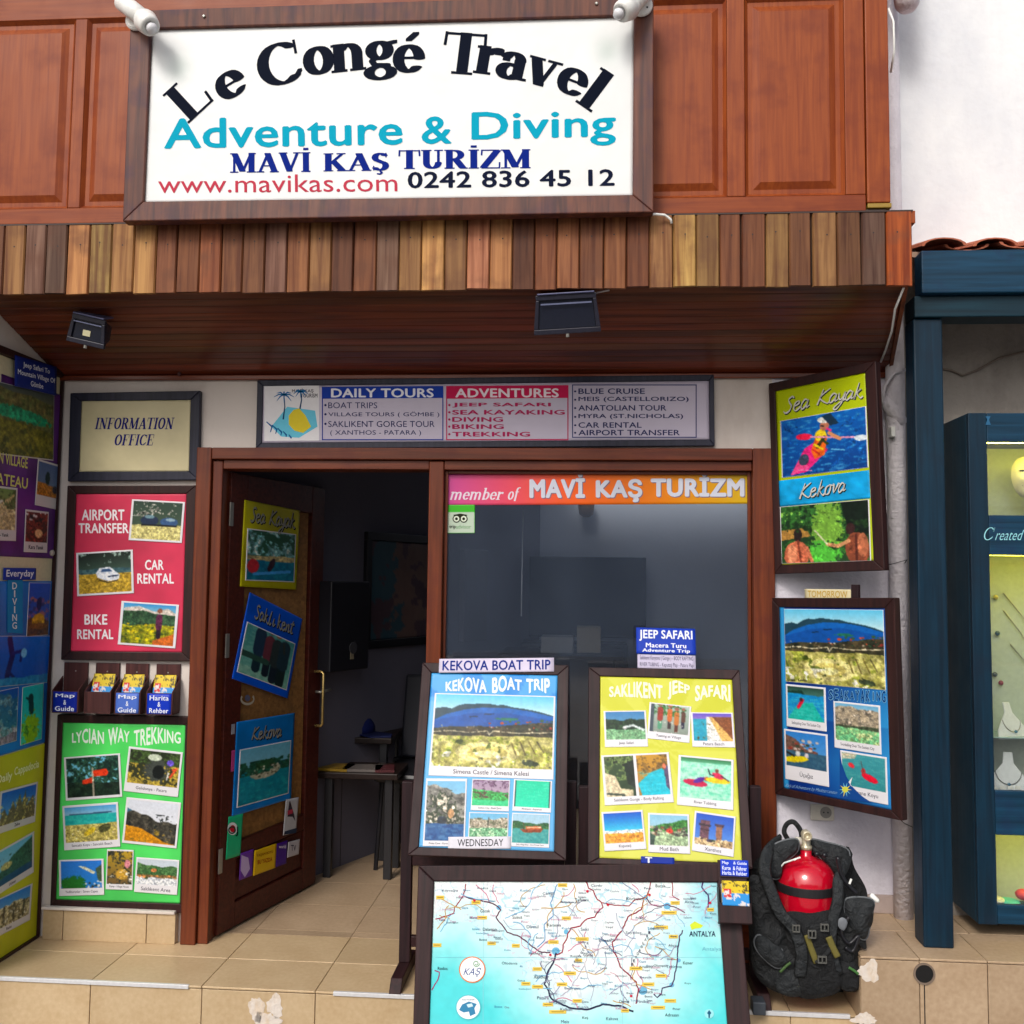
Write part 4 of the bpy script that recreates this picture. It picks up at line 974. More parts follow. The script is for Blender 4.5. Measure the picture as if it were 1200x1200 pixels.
# upper bay cladding
YB = -.55
zB = Z(254, YB); xB1 = X(1014, YB, 150); xB2 = X(1042, YB, 150)
bay = MB().box(-3.4, xB1-.001, YB+.018, -.001, zB+.001, 4.4).build('bay_wall', M_bay, shop)
def bp_(x0, x1, ytop, ybot):
    a0, a1 = X(x0, YB, 130), X(x1, YB, 130)
    return a0, a1, at((x0+x1)/2, ybot, YB).z, at((x0+x1)/2, ytop, YB).z
pan = [(-70, 84, 14, 243), (98, 215, 13, 241), (236, 353, 12, 240), (374, 491, 9, 238), (512, 629, 7, 236), (650, 716, 4, 234), (735, 852, 1, 232), (873, 990, -3, 231)]
cells = [bp_(*p) for p in pan]
ztop_r = cells[4][3]
zbot_r = sum(c[2] for c in cells)/len(cells)
for k, c in enumerate(cells):
    for (zb0, zt0) in ((zbot_r, ztop_r), (ztop_r+.09, 4.3)):
        a0, a1 = c[0]+.001, c[1]-.001
        i1, i2 = .028, .04
        mb = MB()
        v = []
        for (ins, y) in ((0, YB+.001), (.012, YB+.014), (i1, YB+.014), (i2+.012, YB+.002)):
            v += [(a0+ins, y, zb0+ins), (a1-ins, y, zb0+ins), (a1-ins, y, zt0-ins), (a0+ins, y, zt0-ins)]
        f = [(12, 13, 14, 15)]
        for L_ in range(3):
            for q in range(4):
                f.append((L_*4+q, L_*4+(q+1) % 4, L_*4+4+(q+1) % 4, L_*4+4+q))
        v += [(a0, YB+.0175, zb0), (a1, YB+.0175, zb0), (a1, YB+.0175, zt0), (a0, YB+.0175, zt0)]
        f += [(0, 1, 17, 16), (1, 2, 18, 17), (2, 3, 19, 18), (3, 0, 16, 19), (19, 18, 17, 16)]
        mb.add(v, f).build('raised_panel', M_bay, bay)
for k in range(len(cells)-1):
    a0, a1 = cells[k][1], cells[k+1][0]
    MB().box(a0, a1, YB, YB+.0178, zbot_r, ztop_r).build('bay_stile', M_bay, bay, bevel=.003)
MB().box(-3.4, xB1-.001, YB-.0005, YB+.0178, zB+.001, zbot_r-.0005).build('bay_rail', M_bayx, bay, bevel=.003)
MB().box(-3.4, xB1-.001, YB-.0005, YB+.0178, ztop_r+.0005, ztop_r+.0895).build('bay_rail', M_bayx, bay, bevel=.003)
MB().box(cells[-1][1]+.0005, xB1-.001, YB, YB+.0178, zbot_r, ztop_r).build('bay_stile', M_bay, bay, bevel=.003)
zq = at(1030, 238, YB).z
MB().box(xB1+.002, xB2, YB-.006, -.001, zq, 4.4).build('corner_post', M_bay, shop, bevel=.004)
MB().box(xB1+.004, xB2+.004, YB-.004, YB+.05, zq-.018, zq-.001).build('corner_bracket', plain((150, 120, 40), .5), shop, bevel=.003)
MB().box(xB1+.001, xB2-.012, YB+.004, YB+.06, zB+.001, zq-.019).build('corner_bracket', plain((60, 44, 30), .5), shop, bevel=.003)

# ------------------------------------------------------------------ canopy
YF = -.60
can = empty('timber_canopy', Vector((-.5, YF/2, 2.3)), 'timber canopy with weathered multicoloured plank fascia over the shop front', 'canopy')
cols = {'y': (188, 148, 96), 't': (168, 124, 84), 'p': (170, 118, 96), 'b': (134, 88, 62), 'g': (116, 88, 80), 'r': (130, 80, 54), 'm': (112, 68, 48), 'o': (186, 96, 46), 'd': (96, 72, 66)}
bl = [-42-26*k for k in range(12, 0, -1)] + [-42, -20, 4, 28.5, 53, 77.5, 104, 130, 156.5, 182.5, 206.5, 233.5, 259, 284, 310, 336, 362, 388, 414, 441, 467.5, 494, 521, 547, 573.5, 600, 626.5, 652.5, 679, 707.5, 734, 761, 789, 816, 843.5, 869, 897.5, 925, 952.5, 981.5, 1010, 1039, 1070]
cc = 'bgtbrgytbgrb' + 'gbtggtytybrrrbgbtmrgtytptmrbbrrtytmmtbtbgoo'
zf1, zf0 = Z(255, YF), Z(338, YF)
for i in range(len(bl)-1):
    x0, x1 = X(bl[i], YF, 300), X(bl[i+1], YF, 300)
    c = cols[cc[i]]; kk = .84+.3*rnd.random(); c = tuple(min(255, v*kk*(.97+.06*rnd.random())) for v in c)
    dz, dy = rnd.uniform(-.003, .003), rnd.uniform(0, .004)
    w_ = x1-x0
    tw = rnd.uniform(-.0015, .0015)
    mb = MB()
    # plank with a chamfered groove on each side and a slightly uneven lower end
    a0, a1 = x0+.0012, x1-.0012
    e = .006
    z0a, z0b = zf0+dz+rnd.uniform(-.002, .002), zf0+dz+rnd.uniform(-.002, .002)
    if i == 49: a1 -= .004
    prof = [(a0, YF+.018), (a1, YF+.018), (a1, YF+e+dy), (a1-e*.7, YF+dy), (a0+e*.7, YF+dy), (a0, YF+e+dy)]
    bot = [(x, y, z0a + (z0b-z0a)*(x-x0)/w_) for x, y in prof]; top = [(x+tw, y, zf1) for x, y in prof]
    n = 6
    mb.add(bot+top, [tuple(range(n)), tuple(range(2*n-1, n-1, -1))] + [(q, (q+1) % n, (q+1) % n+n, q+n) for q in range(n)])
    fb = mb.build('fascia_board', M_plank, can, color=c)
    nx = (x0+x1)/2 + rnd.uniform(-.008, .008); nz = at(600, 278+rnd.uniform(-3, 3), YF).z
    MB().lathe([(.0028, 0), (.0028, .0012)], (nx, YF+dy+.0004, nz), (0, -1, 0), 8).build('nail_head', plain((40, 28, 26), .6), fb)
    if rnd.random() < .5:
        hh_ = rnd.uniform(.012, .05); MB().add([(nx-.0012, YF+dy-.0003, nz), (nx+.0014, YF+dy-.0003, nz), (nx+.0004, YF+dy-.0003, nz-hh_), (nx-.0002, YF+dy-.0003, nz-hh_)], [(0, 1, 2, 3)]).build('rust_streak', plain((78, 46, 34), .8), fb)
MB().box(X(-354, YF, 300), X(1069, YF, 300), YF+.019, YF+.03, zf0+.01, zf1-.002).build('fascia_backing', plain((30, 18, 14), .8), can)
MB().box(X(-354, YF, 300), X(1071, YF, 300), YF+.001, YB+.017, zf1+.0005, zf1+.006).build('top_flashing', plain((52, 34, 30), .6), can)
# soffit boards slope down to the wall
xS0, xS1 = XW+.001, X(1064, YF, 336)-.006
xS1b = X(1040, 0, 430)
nb = 13
yA, zA, yBk, zBk = YF+.031, zf0+.008, -.002, ZSOF
for i in range(nb):
    t0, t1 = i/nb, (i+1)/nb
    ya, yb = yA+(yBk-yA)*t0+.0024, yA+(yBk-yA)*t1-.0024
    za, zb_ = zA+(zBk-zA)*t0, zA+(zBk-zA)*t1
    xa, xb = xS1+(xS1b-xS1)*t0, xS1+(xS1b-xS1)*t1
    sh = rnd.uniform(.8, 1.15); c = (255*min(1, sh), 250*min(1, sh*.98), 245*min(1, sh))
    for (ua, ub) in ((xS0, None),):
        qa, qb = (ub, ub) if ub is not None else (xa, xb)
        v = [(ua, ya, za), (qa, ya, za), (qb, yb, zb_), (ua, yb, zb_)]
        MB().prism(v, (0, 0, .012)).build('soffit_board', M_soffit, can, bevel=.0022, seg=1, color=tuple(k*rnd.uniform(.85, 1) for k in c))
MB().prism([(xS0, yA, zA+.014), (xS1, yA, zA+.014), (xS1b, yBk, zBk+.014), (xS0, yBk, zBk+.014)], (0, 0, .02)).build('soffit_backing', plain((24, 12, 10), .8), can)
MB().prism([(xS1, YF+.02, zf0), (xS1b, -.001, zBk-.01), (xS1b, -.001, zf1), (xS1, YF+.02, zf1)], (.014, 0, 0)).build('side_board', wood('side_board_wood', (96, 48, 26), (136, 74, 42), 'Y', .5, .7), can)
MB().box(xS0, X(1036, 0, 440), -.022, -.003, ZSOF-.022, ZSOF-.001).build('wall_moulding', M_soffit, can, bevel=.004, color=(255, 230, 230))
MB().box(X(1069, YF, 300), X(1074, YF, 300), YF+.004, YF+.05, zf1-.04, zf1+.004).build('end_cap', M_bay, can, bevel=.002)

# ------------------------------------------------------------------ neighbour building
nb_ = empty('neighbour_building', Vector((2.2, .05, 0)), 'white rendered building with a tiled ledge over a petrol blue shop front', 'building')
zTile = at(1130, 290, -.33).z
MB().box(XE+.0005, 3.6, -.001, .119, zTile, 4.4).build('upper_wall', M_wallN, nb_)
MB().box(XE+.0005, 3.6, .001, .118, ZP, zTile-.001).build('lower_wall', M_wallG, nb_)
M_terra = tilemat('terracotta', (186, 104, 70), (146, 76, 54), .7)
tilx = X(1074, -.38, 290)
k = 0
tx = tilx
while tx < 2.9:
    wd = .19
    def roof(name, cx, r, up_, y0, y1, zb):
        n = 8; v = []
        for (yy_, zz_, rr_) in ((y0, zb, r), (y1, zb+.10, r*.85)):
            for rad in (rr_, rr_-.012):
                for q in range(n+1):
                    t = math.pi*q/n
                    v.append((cx + rad*math.cos(t), yy_, zz_ + (rad*math.sin(t) if up_ else -rad*math.sin(t)*.8)*.38))
        m_ = n+1; f = []
        for q in range(n):
            f += [(q, q+1, 2*m_+q+1, 2*m_+q), (m_+q, m_+q+1, 3*m_+q+1, 3*m_+q), (q, q+1, m_+q+1, m_+q), (2*m_+q, 2*m_+q+1, 3*m_+q+1, 3*m_+q)]
        f += [(0, m_, 3*m_, 2*m_), (n, m_+n, 3*m_+n, 2*m_+n)]
        return MB().add(v, f).build(name, M_terra, nb_)
    j = rnd.uniform(-.012, .012)
    roof('roof_tile', tx+wd*.5, .082, True, -.38+j, 0.0, zTile-.012+rnd.uniform(-.004, .004))
    roof('roof_tile', tx+wd*1.0, .082, False, -.36-j, 0.0, zTile+.006)
    tx += wd
MB().box(tilx-.01, 3.4, -.33, -.002, zTile-.034, zTile-.014).build('tile_bed', plaster('tile_mortar', (170, 140, 120), (120, 100, 90)), nb_)
# blue timber porch
porch = empty('timber_porch', Vector((1.6, -.3, ZP)), 'petrol blue timber post and beam porch under the roof tiles', 'porch')
xp0, xp1 = X(1069, -.30, 700), X(1103, -.30, 700)
zbm1, zbm0 = at(1130, 303, -.40).z, at(1130, 344, -.40).z
MB().box(X(1079, -.40, 320), 3.4, -.41, -.33, zbm0, zTile-.036).build('beam', M_bluex, porch, bevel=.005)
zc0 = at(1130, 372, -.37).z
MB().box(xp0, 3.4, -.38, -.27, zc0, zbm0-.001).build('lower_beam', wood('dark_teal_beam', (6, 34, 46), (10, 48, 62), 'X', .4, .6), porch, bevel=.004)
YPO = atz(1088, 1111, ZP).y
MB().box(xp0, xp1, YPO, YPO+.10, ZP, zc0-.001).build('post', M_blue, porch, bevel=.006)
MB().box(xp1-.006, xp1+.012, YPO+.101, YPO+.16, ZP, zc0-.001).build('post_fillet', M_teal, porch, bevel=.003)

# display cabinet
YC0, YC1 = -.23, .10
cx0 = X(1136, YC0, 700); 
cz1 = at(1136, 485, YC0).z; cz0 = at(1150, 1081, YC0).z
cab = empty('display_cabinet', Vector((cx0+.4, (YC0)/2, cz0)), 'petrol blue glazed jewellery display cabinet on the neighbouring shop wall', 'cabinet')
xc1 = cx0+.95
def cb(name, x0, x1, y0, y1, z0, z1, mat=M_blue, bevel=.003, par=cab): return MB().box(x0, x1, y0, y1, z0, z1).build(name, mat, par, bevel=bevel)
cb('side_panel', cx0, cx0+.02, YC0+.001, -.001, cz0, cz1, M_teal)
cb('side_panel', xc1-.02, xc1, YC0+.001, -.001, cz0, cz1, M_teal)
cb('back_panel', cx0+.021, xc1-.021, -.02, -.002, cz0, cz1, plain((186, 194, 172), .6))
cb('top_panel', cx0+.021, xc1-.021, YC0+.001, -.021, cz1-.02, cz1, M_teal)
cb('bottom_panel', cx0+.021, xc1-.021, YC0+.001, -.021, cz0, cz0+.02, M_teal)
zz = lambda y: at(1170, y, YC0).z
win_ = [(519, 604), (651, 925), (977, 1058)]
glx = X(1158, YC0, 700)
rails = [(485, 519), (604, 651), (925, 977), (1058, 1081)]
cb('door_stile', cx0, glx, YC0-.022, YC0, cz0, cz1)
cb('door_stile', xc1-.05, xc1+.0005, YC0-.0225, YC0-.0212, cz0, cz1)
for a, b in rails:
    cb('door_rail', glx+.0005, xc1, YC0-.021, YC0, zz(b)+.0005, zz(a)-.0005, M_bluex)
lampm = bpy.data.materials.new('warm_strip_lamp'); lampm.use_nodes = True
lb = lampm.node_tree.nodes['Principled BSDF']; lb.inputs['Emission Color'].default_value = (1.0, .86, .06, 1); lb.inputs['Emission Strength'].default_value = 34
lb.inputs['Base Color'].default_value = (.8, .7, .3, 1)
for k, (a, b) in enumerate(win_):
    gp = cb('glass_pane', glx-.004, xc1, YC0-.008, YC0-.004, zz(b)-.004, zz(a)+.004, M_glass2, 0)
    cb('divider_shelf', cx0+.021, xc1-.021, YC0+.002, -.021, zz(a)+.006, zz(a)+.018, M_teal)
    MB().box(cx0+.06, xc1-.06, YC0+.004, YC0+.016, zz(a)+.0005, zz(a)+.005).build('strip_lamp', lampm, cab)
zsh = zz(865)
cb('glass_shelf', cx0+.022, xc1-.022, YC0+.02, -.022, zsh-.004, zsh, plain((150, 180, 176), .15))
for zc_ in (500, 535): pass
# small gem ornament on the top rail and hinge dots
MB().prism([(X(1152, YC0, 495), YC0-.0235, zz(489)), (X(1158, YC0, 495), YC0-.0235, zz(489)), (X(1156, YC0, 495), YC0-.0235, zz(493)), (X(1158, YC0, 495), YC0-.0235, zz(499)), (X(1152, YC0, 495), YC0-.0235, zz(499)), (X(1154, YC0, 495), YC0-.0235, zz(493))], (0, .002, 0)).build('painted_goblet', plain((20, 90, 130), .5), cab)
PC = facade(YC0-.0225)
serif_px(PC, cab, 'C', 1153, 618, 1166, 633, (150, 215, 225), .0006, shear=.3, pen=.5)
text_px(PC, cab, 'reated', 1166, 621, 1200, 633, (150, 215, 225), .0006, bold=-.008, shear=.5)
# plain smiling face mask inside the top compartment
def mask(c, s):
    n, m2 = 18, 16; v = []; f = []
    for i in range(m2+1):
        for j in range(n+1):
            u = (j/n*2-1); t = (i/m2*2-1)
            wdt = .75*math.sqrt(max(0, 1-abs(t)**2.6))*(1-.22*max(0, -t))
            x = u*wdt; y = .55*math.sqrt(max(0, 1-u*u*.9))*(1-.35*t*t)
            y += .22*math.exp(-((u)**2/.03 + (t+.0)**2/.08))          # nose
            y -= .10*math.exp(-((abs(u)-.42)**2/.02 + (t-.28)**2/.006))    # eyes
            y += .07*math.exp(-((abs(u)-.5)**2/.04 + (t+.15)**2/.03))      # cheeks
            y -= .09*math.exp(-((t+.5-.28*u*u)**2/.0035))*(abs(u) < .62)  # smile
            v.append((c[0]+x*s, c[1]-y*s, c[2]+t*s))
    for i in range(m2):
        for j in range(n):
            a = i*(n+1)+j; f.append((a, a+1, a+n+2, a+n+1))
    mb = MB(); mb.add(v, f)
    o = mb.build('face_mask', plain((225, 215, 170), .35), None, smooth=True, label='pale smiling face mask inside the lit top compartment of the blue cabinet', cat='mask')
    for sx in (-1, 1):
        MB().add([(c[0]+sx*.40*s*1.0+a*s, c[1]-.455*s-.0, c[2]+.27*s+b*s) for a, b in ((-.16, 0), (-.05, .05), (.08, .05), (.16, 0), (.05, -.035), (-.06, -.03))], [(0, 1, 2, 3, 4, 5)]).build('eye_hole', plain((20, 18, 16), .8), o)
    pts = [(c[0]+u*.5*s, c[1]-(.5-.28*u*u)*s-.002, c[2]+(-.5+.22*u*u)*s) for u in np.linspace(-1, 1, 9)]
    MB().tube(pts, .0022, 6).build('mouth_line', plain((60, 30, 24), .6), o)
mc = at(1203, 560, YC0+.12)
mask((mc.x, mc.y, mc.z), .085)
cg = plain((225, 226, 222), .6)
def neck_stand(px, py, w_, h_, lab, rot):
    c = at(px, py, YC0+.10)
    e = empty('necklace_stand', c, lab, 'necklace stand')
    Mx = Matrix.Translation(c) @ Matrix.Rotation(rot, 4, 'Z')
    prof = [(-.2, 1), (.2, 1), (.24, .72), (.9, .25), (1, 0), (-1, 0), (-.9, .25), (-.24, .72)]
    MB(Mx).prism([(x*w_, (1-z)*-.045, z*h_) for x, z in prof], (0, .006, 0)).build('bust_board', cg, e, bevel=.002)
    pts = [(math.sin(t)*w_*.55, -.04 - .0045*1, h_*(.62-.42*math.cos(t*.9))) for t in np.linspace(-1.5, 1.5, 15)]
    pts = [(x, (1-max(0, z/h_))*-.045-.004, z) for x, y, z in pts]
    MB(Mx).tube(pts, .0018, 6).build('chain', M_steel, e)
    MB(Mx).lathe([(.0005, 0), (.006, .004), (.006, .008), (.0005, .013)], (0, -.048, h_*.17), (0, 0, 1), 8).build('pendant', plain((60, 120, 150), .2), e)
neck_stand(1180, 864, .07, .13, 'grey necklace stand with chain on the cabinet glass shelf', .3)
neck_stand(1182, 926, .08, .14, 'grey necklace stand on the floor below the glass shelf', -.35)
def pin(px, py, dx, dz, lab):
    c = at(px, py, -.03)
    o = MB().tube([(c.x, c.y, c.z), (c.x+dx*.5, c.y-.004, c.z-dz*.45), (c.x+dx, c.y, c.z-dz)], [.003, .0018, .0012], 6).build('hanging_chain', M_steel, None, label=lab, cat='necklace')
pin(1176, 695, .13, .19, 'topmost silver chain hanging slantwise at the back of the cabinet')
pin(1176, 715, .12, .19, 'middle silver chain hanging slantwise at the back of the cabinet')
pin(1184, 755, .10, .14, 'lowest silver chain hanging slantwise at the back of the cabinet')
def pebble(px, py, rx, rz, c, lab):
    p = at(px, py, YC0+.05)
    MB().lathe([(rx*math.sin(t), rz*(1-math.cos(t))) for t in np.linspace(.05, math.pi-.05, 9)], p, (0, 0, 1), 14).build('jewel_cushion', plain(c, .5), None, smooth=True, label=lab, cat='jewellery')
pebble(1166, 1058, .035, .012, (225, 222, 200), 'cream jewellery cushion leftmost in the bottom of the blue cabinet')
pebble(1182, 1060, .04, .011, (90, 200, 190), 'turquoise jewellery cushion in the bottom of the blue cabinet')
pebble(1200, 1055, .03, .02, (220, 70, 90), 'pink jewellery cushion in the bottom right of the blue cabinet')

for k, (px, py) in enumerate(((1166, 700), (1168, 742), (1165, 790), (1172, 800))):
    c = at(px, py, -.026)
    o = MB().lathe([(.001, 0), (.008, .003), (.010, .008), (.006, .013), (.001, .015)], c, (0, -1, 0), 10).build('pendant', plain(((196, 180, 90), (60, 90, 110), (90, 100, 104), (150, 60, 70))[k], .3), None, smooth=True,
        label=('tiny gold', 'tiny blue', 'tiny dark grey', 'tiny red')[k] + ' pendant pinned at the back of the middle cabinet compartment', cat='pendant')
for k in range(4):
    c = at(1166+9*k, 925, YC0+.05)
    MB(Matrix.Translation(c) @ Matrix.Rotation(.3-.2*k, 4, 'Z')).prism([(-.009, -.004, 0), (.009, -.004, 0), (.009, .004, .012), (-.009, .004, .012)], (0, .001, 0)).build('price_tag', plain((225, 222, 210), .6), None, label=('first', 'second', 'third', 'fourth')[k] + ' white price tag from the left on the cabinet compartment floor', cat='price tag', group='price tags in the blue cabinet')
# ------------------------------------------------------------------ pipes, wires
def pipe(name, pts, r, mat, label, cat, n=10, smooth=True, group=None):
    return MB().tube(pts, r, n).build(name, mat, None, smooth=smooth, label=label, cat=cat, group=group)
xp = X(1055, -.05, 800)
MB().tube([(xp, -.045, ZP), (xp, -.045, 4.4)], .036, 20).build('drain_pipe', M_pipe, None, smooth=True, label='rough white painted drain pipe running up beside the blue post', cat='pipe')
A = lambda px, py, Y: tuple(at(px, py, Y))
pipe('conduit', [A(1062, 433, -.08), A(1047, 438, -.09), A(1037, 452, -.09), A(1034, 468, -.08), A(1036, 480, -.03)], .006, M_pipe, 'thin white conduit curving off the wall above the drain pipe bend', 'conduit')
pipe('pipe_elbow', [A(1036, 462, -.03), A(1042, 476, -.06), A(1052, 489, -.06), A(1056, 497, -.055)], [.022, .026, .028, .028], M_pipe, 'white pipe elbow joining the drain pipe near the canopy', 'pipe')
pipe('white_cable', [A(1059, 337, YF+.03), A(1049, 362, -.5), A(1045, 388, -.35), A(1038, 410, -.2), A(1032, 424, -.1)], .004, M_white, 'white cable hanging from the right corner of the canopy', 'cable')
pipe('cable_loop', [A(1041, 10, YB), A(1047, 25, YB), A(1048, 60, YB), A(1044, 85, YB+.05)], .004, M_white, 'white cable loop beside the top right corner post', 'cable')
pipe('wall_wire', [A(1062, 440, -.04), A(1098, 431, -.01), A(1115, 434, -.008), A(1128, 440, -.008), A(1145, 434, -.008), A(1170, 420, -.008), A(1200, 412, -.008), A(1240, 408, -.008)], .0045, plain((120, 106, 96), .7), 'dusty grey wire sagging across the rough wall above the cabinet', 'wire')
pipe('board_tie_wire', [A(1033, 664, -.36), A(1045, 661, -.3), A(1063, 656, -.1), A(1060, 660, -.1)], .0015, M_black, 'thin tie wire from the sea kayak board to the pipe', 'wire')
pipe('board_tie_wire', [A(1052, 958, -.45), A(1060, 965, -.3), A(1071, 970, -.1), A(1071, 976, -.1)], .0015, M_black, 'thin tie wire from the lower kayaking board to the blue post', 'wire')
pipe('small_conduit', [A(1038, 572, -.01), A(1037, 590, -.02), A(1042, 605, -.03), A(1050, 610, -.03)], .006, M_pipe, 'short white conduit hooking out behind the sea kayak board', 'conduit')
MB().box(X(1046, -.09, 505)-.008, X(1046, -.09, 505)+.008, -.1, -.06, Z(512, -.09, 1046), Z(500, -.09, 1046)).build('pipe_clip', M_white, None, bevel=.002, label='small white clip on the drain pipe', cat='clip')
MB().lathe([(.03, 0), (.045, .02), (.05, .06), (.05, .5)], (X(1063, -.2, 10), -.2, at(1060, 12, -.2).z), (0, 0, 1), 16).build('downpipe_collar', M_pipe, None, smooth=True, label='white pipe collar at the top edge beside the wooden bay', cat='pipe')
s0 = at(963, 951, 0)
sk = empty('wall_socket', s0, 'white double wall socket under the lower right board', 'socket')
MB().box(s0.x-.045, s0.x+.045, -.014, -.0005, s0.z-.032, s0.z+.03).build('plate', plain((214, 208, 196), .4), sk, bevel=.004)
MB().lathe([(.022, 0), (.022, .002), (.018, .002), (.018, -.008)], (s0.x+.012, -.0145, s0.z), (0, -1, 0), 20).build('socket_well', plain((150, 146, 140), .4), sk)
for dx in (-.008, .008):
    MB().lathe([(.003, 0), (.003, .003)], (s0.x+.012+dx, -.0135, s0.z), (0, -1, 0), 8).build('pin_hole', M_black, sk)
# ------------------------------------------------------------------ main sign
PS = facade(-.65)
sq = [(156, 14), (765, -3), (766, 250), (146, 262)]
si = [(179, 35), (742, 21), (742, 230), (169.5, 237.5)]
sign = board_root('main_sign', PS, sq, 'large white framed shop sign with curved black lettering above the canopy', 'sign')
ia = frame(PS, sign, sq, 20, M_signframe, proud=.018, back=-.03, inner=si, bevel=.004)
im = flat((246, 248, 248), (150, 60), .02, 4)
H_, W_ = im.shape[:2]; yy_, xx_ = np.mgrid[0:H_, 0:W_]
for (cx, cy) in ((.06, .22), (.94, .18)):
    d = np.exp(-(((xx_/W_-cx)/.025)**2 + ((yy_/H_-cy)/.08)**2))[..., None]; im = im*(1-.12*d*np.array([1, .8, .9]))  # soft shading by the two lamps, painted into the panel
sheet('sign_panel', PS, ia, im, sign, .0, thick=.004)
NAVY = (8, 16, 34)
def cr(x, y): return 130 + x*.54167, y*.54167
LET = [('L', 168, 211, 86, 43, 1.15), ('e', 259, 183, 88, 31, 1.22), ('C', 363, 139, 93, 12, 1.25), ('o', 449, 131, 92, 8, 1.16), ('n', 513, 124, 90, 5, 1.18), ('g', 583, 131, 90, 2, 1.2), ('é', 645, 114, 92, 0, 1.2),
       ('T', 764, 116, 90, -6, 1.2), ('r', 818, 131, 90, -9, 1.2), ('a', 869, 143, 90, -12, 1.2), ('v', 934, 157, 90, -17, 1.16), ('e', 999, 177, 88, -23, 1.2), ('l', 1050, 194, 92, -36, 1.25)]
VV, FF, ZZ = [], [], []
for ch, x, y, h, dg, sq_ in LET:
    px_, py_ = cr(x, y)
    p_, f_, z_ = serif_at(PS, sign, ch, px_, py_, h*.54167, dg, NAVY, .0012, squeeze=sq_, pen=1.26)
    lo_ = emit(PS, sign, p_, f_, NAVY, z_); lo_.name = 'letter'
CY = (6, 160, 190)
text_px(PS, sign, 'Adventure', *cr(115, 257), *cr(632, 323), CY, .0012, bold=.02, slope=-5)
text_px(PS, sign, '&', *cr(672, 252), *cr(738, 312), CY, .0012, bold=.02)
text_px(PS, sign, 'Diving', *cr(780, 243), *cr(1093, 322), CY, .0012, bold=.02, slope=-4)
BLU = (10, 36, 130)
serif_px(PS, sign, 'MAVİ', *cr(258, 322), *cr(432, 374), BLU, .0012, pen=1.5, slope=-1)
serif_px(PS, sign, 'KAŞ', *cr(460, 332), *cr(602, 380), BLU, .0012, pen=1.5, slope=-1)
serif_px(PS, sign, 'TURİZM', *cr(622, 316), *cr(908, 366), BLU, .0012, pen=1.5, slope=-1)
text_px(PS, sign, 'www.mavikas.com', *cr(102, 380), *cr(620, 418), (190, 60, 80), .0012, bold=.004, slope=-2)
text_px(PS, sign, '0242 836 45 12', *cr(642, 372), *cr(1090, 408), (16, 24, 50), .0012, bold=.022, slope=-3)
for sx_, sy_ in ((239, 19), (699, 4)):
    p_ = at(sx_, sy_, -.668); MB().lathe([(.006, 0), (.006, .002), (.003, .004)], p_, (0, -1, 0), 10).build('screw_head', M_steel, sign)
sc_ = at(762, 249, -.64)
pipe('sign_cable', [tuple(at(745, 252, -.63)), tuple(at(768, 251, -.63)), tuple(at(779, 252, -.62)), tuple(at(786, 257, -.615)), tuple(at(787, 262, -.61))], .0045, M_white, 'white cable poking out below the right corner of the main sign', 'cable')

def spot(disc, arm, neck, head, lab, grp='white spot lamps over the main sign'):
    c = at(*disc, -.669)
    e = empty('sign_lamp', c, lab, 'lamp', grp)
    MB().lathe([(.038, 0), (.038, .010), (.030, .016)], c, (0, -1, 0), 24).build('base_disc', M_white, e, smooth=False, bevel=.002)
    a, b = at(*arm, -.70), at(*neck, -.735)
    MB().tube([a, a.lerp(b, .02), a.lerp(b, .98), b], [.028, .032, .032, .024], 20).build('arm', M_white, e, smooth=True)
    h = at(*head, -.79)
    d = (h-b).normalized()
    MB().lathe([(.012, -.01), (.034, .0), (.04, .012), (.036, .02), (.042, .022), (.036, .06), (.028, .072), (.018, .062)], b, d, 24).build('swivel_head', M_white, e, smooth=True)
    MB().lathe([(.014, 0), (.02, .02), (.012, .035)], b+d*.06, d, 12).build('bulb_cap', plain((222, 222, 226), .4), e, smooth=True)
    MB().lathe([(.0035, 0), (.0035, .0015)], c+Vector((.018, -.016, -.012)), (0, -1, 0), 8).build('screw', M_black, e)
spot((160, 25), (143, 2), (168, 22), (186, 42), 'white swivel spot lamp on the left top corner of the main sign')
spot((752, 8), (758, -14), (741, 6), (716, 22), 'white swivel spot lamp on the right top corner of the main sign')

# ------------------------------------------------------------------ tours board
PT_ = facade(-.02)
def simple_board(name, P, q, inner, label, mat, img, cat='sign', proud=.006, back=-.0195, z=0.0, bevel=.003, res=None, matp=None):
    e = board_root(name, P, q, label, cat)
    r = frame(P, e, q, 0, mat, proud=proud, back=back, inner=inner, bevel=bevel)
    sheet('poster_sheet', P, r, img, e, z, thick=.003, mat=matp)
    return e
def R_(P, par, x0, y0, x1, y1, rgb, z, name='print_block', slope=0, th=.0004):
    q = [P.loc(x0, y0), P.loc(x1, y0+slope), P.loc(x1, y1+slope), P.loc(x0, y1)]
    return MB(P.M()).prism([(a, b, z) for a, b in q][::-1], (0, 0, th)).build(name, inkmat(rgb), par)
def outline(P, par, x0, y0, x1, y1, rgb, z, w_=1.2, slope=0):
    mb = MB(P.M())
    for (a, b, c, d) in ((x0, y0, x1, y0+w_), (x0, y1-w_, x1, y1), (x0, y0+w_, x0+w_, y1-w_), (x1-w_, y0+w_, x1, y1-w_)):
        q = [P.loc(a, b), P.loc(c, b), P.loc(c, d), P.loc(a, d)]
        mb.prism([(u, v, z) for u, v in q][::-1], (0, 0, .0003))
    mb.build('printed_outline', inkmat(rgb), par)
tb = simple_board('tours_board', PT_, [(301, 445), (837, 440), (837, 525), (301, 524)], [(308, 452), (831, 447), (831, 517), (308, 517)],
   'long horizontal board listing daily tours and adventures above the door', M_frame_blue, flat((206, 198, 214), (120, 20), .02))
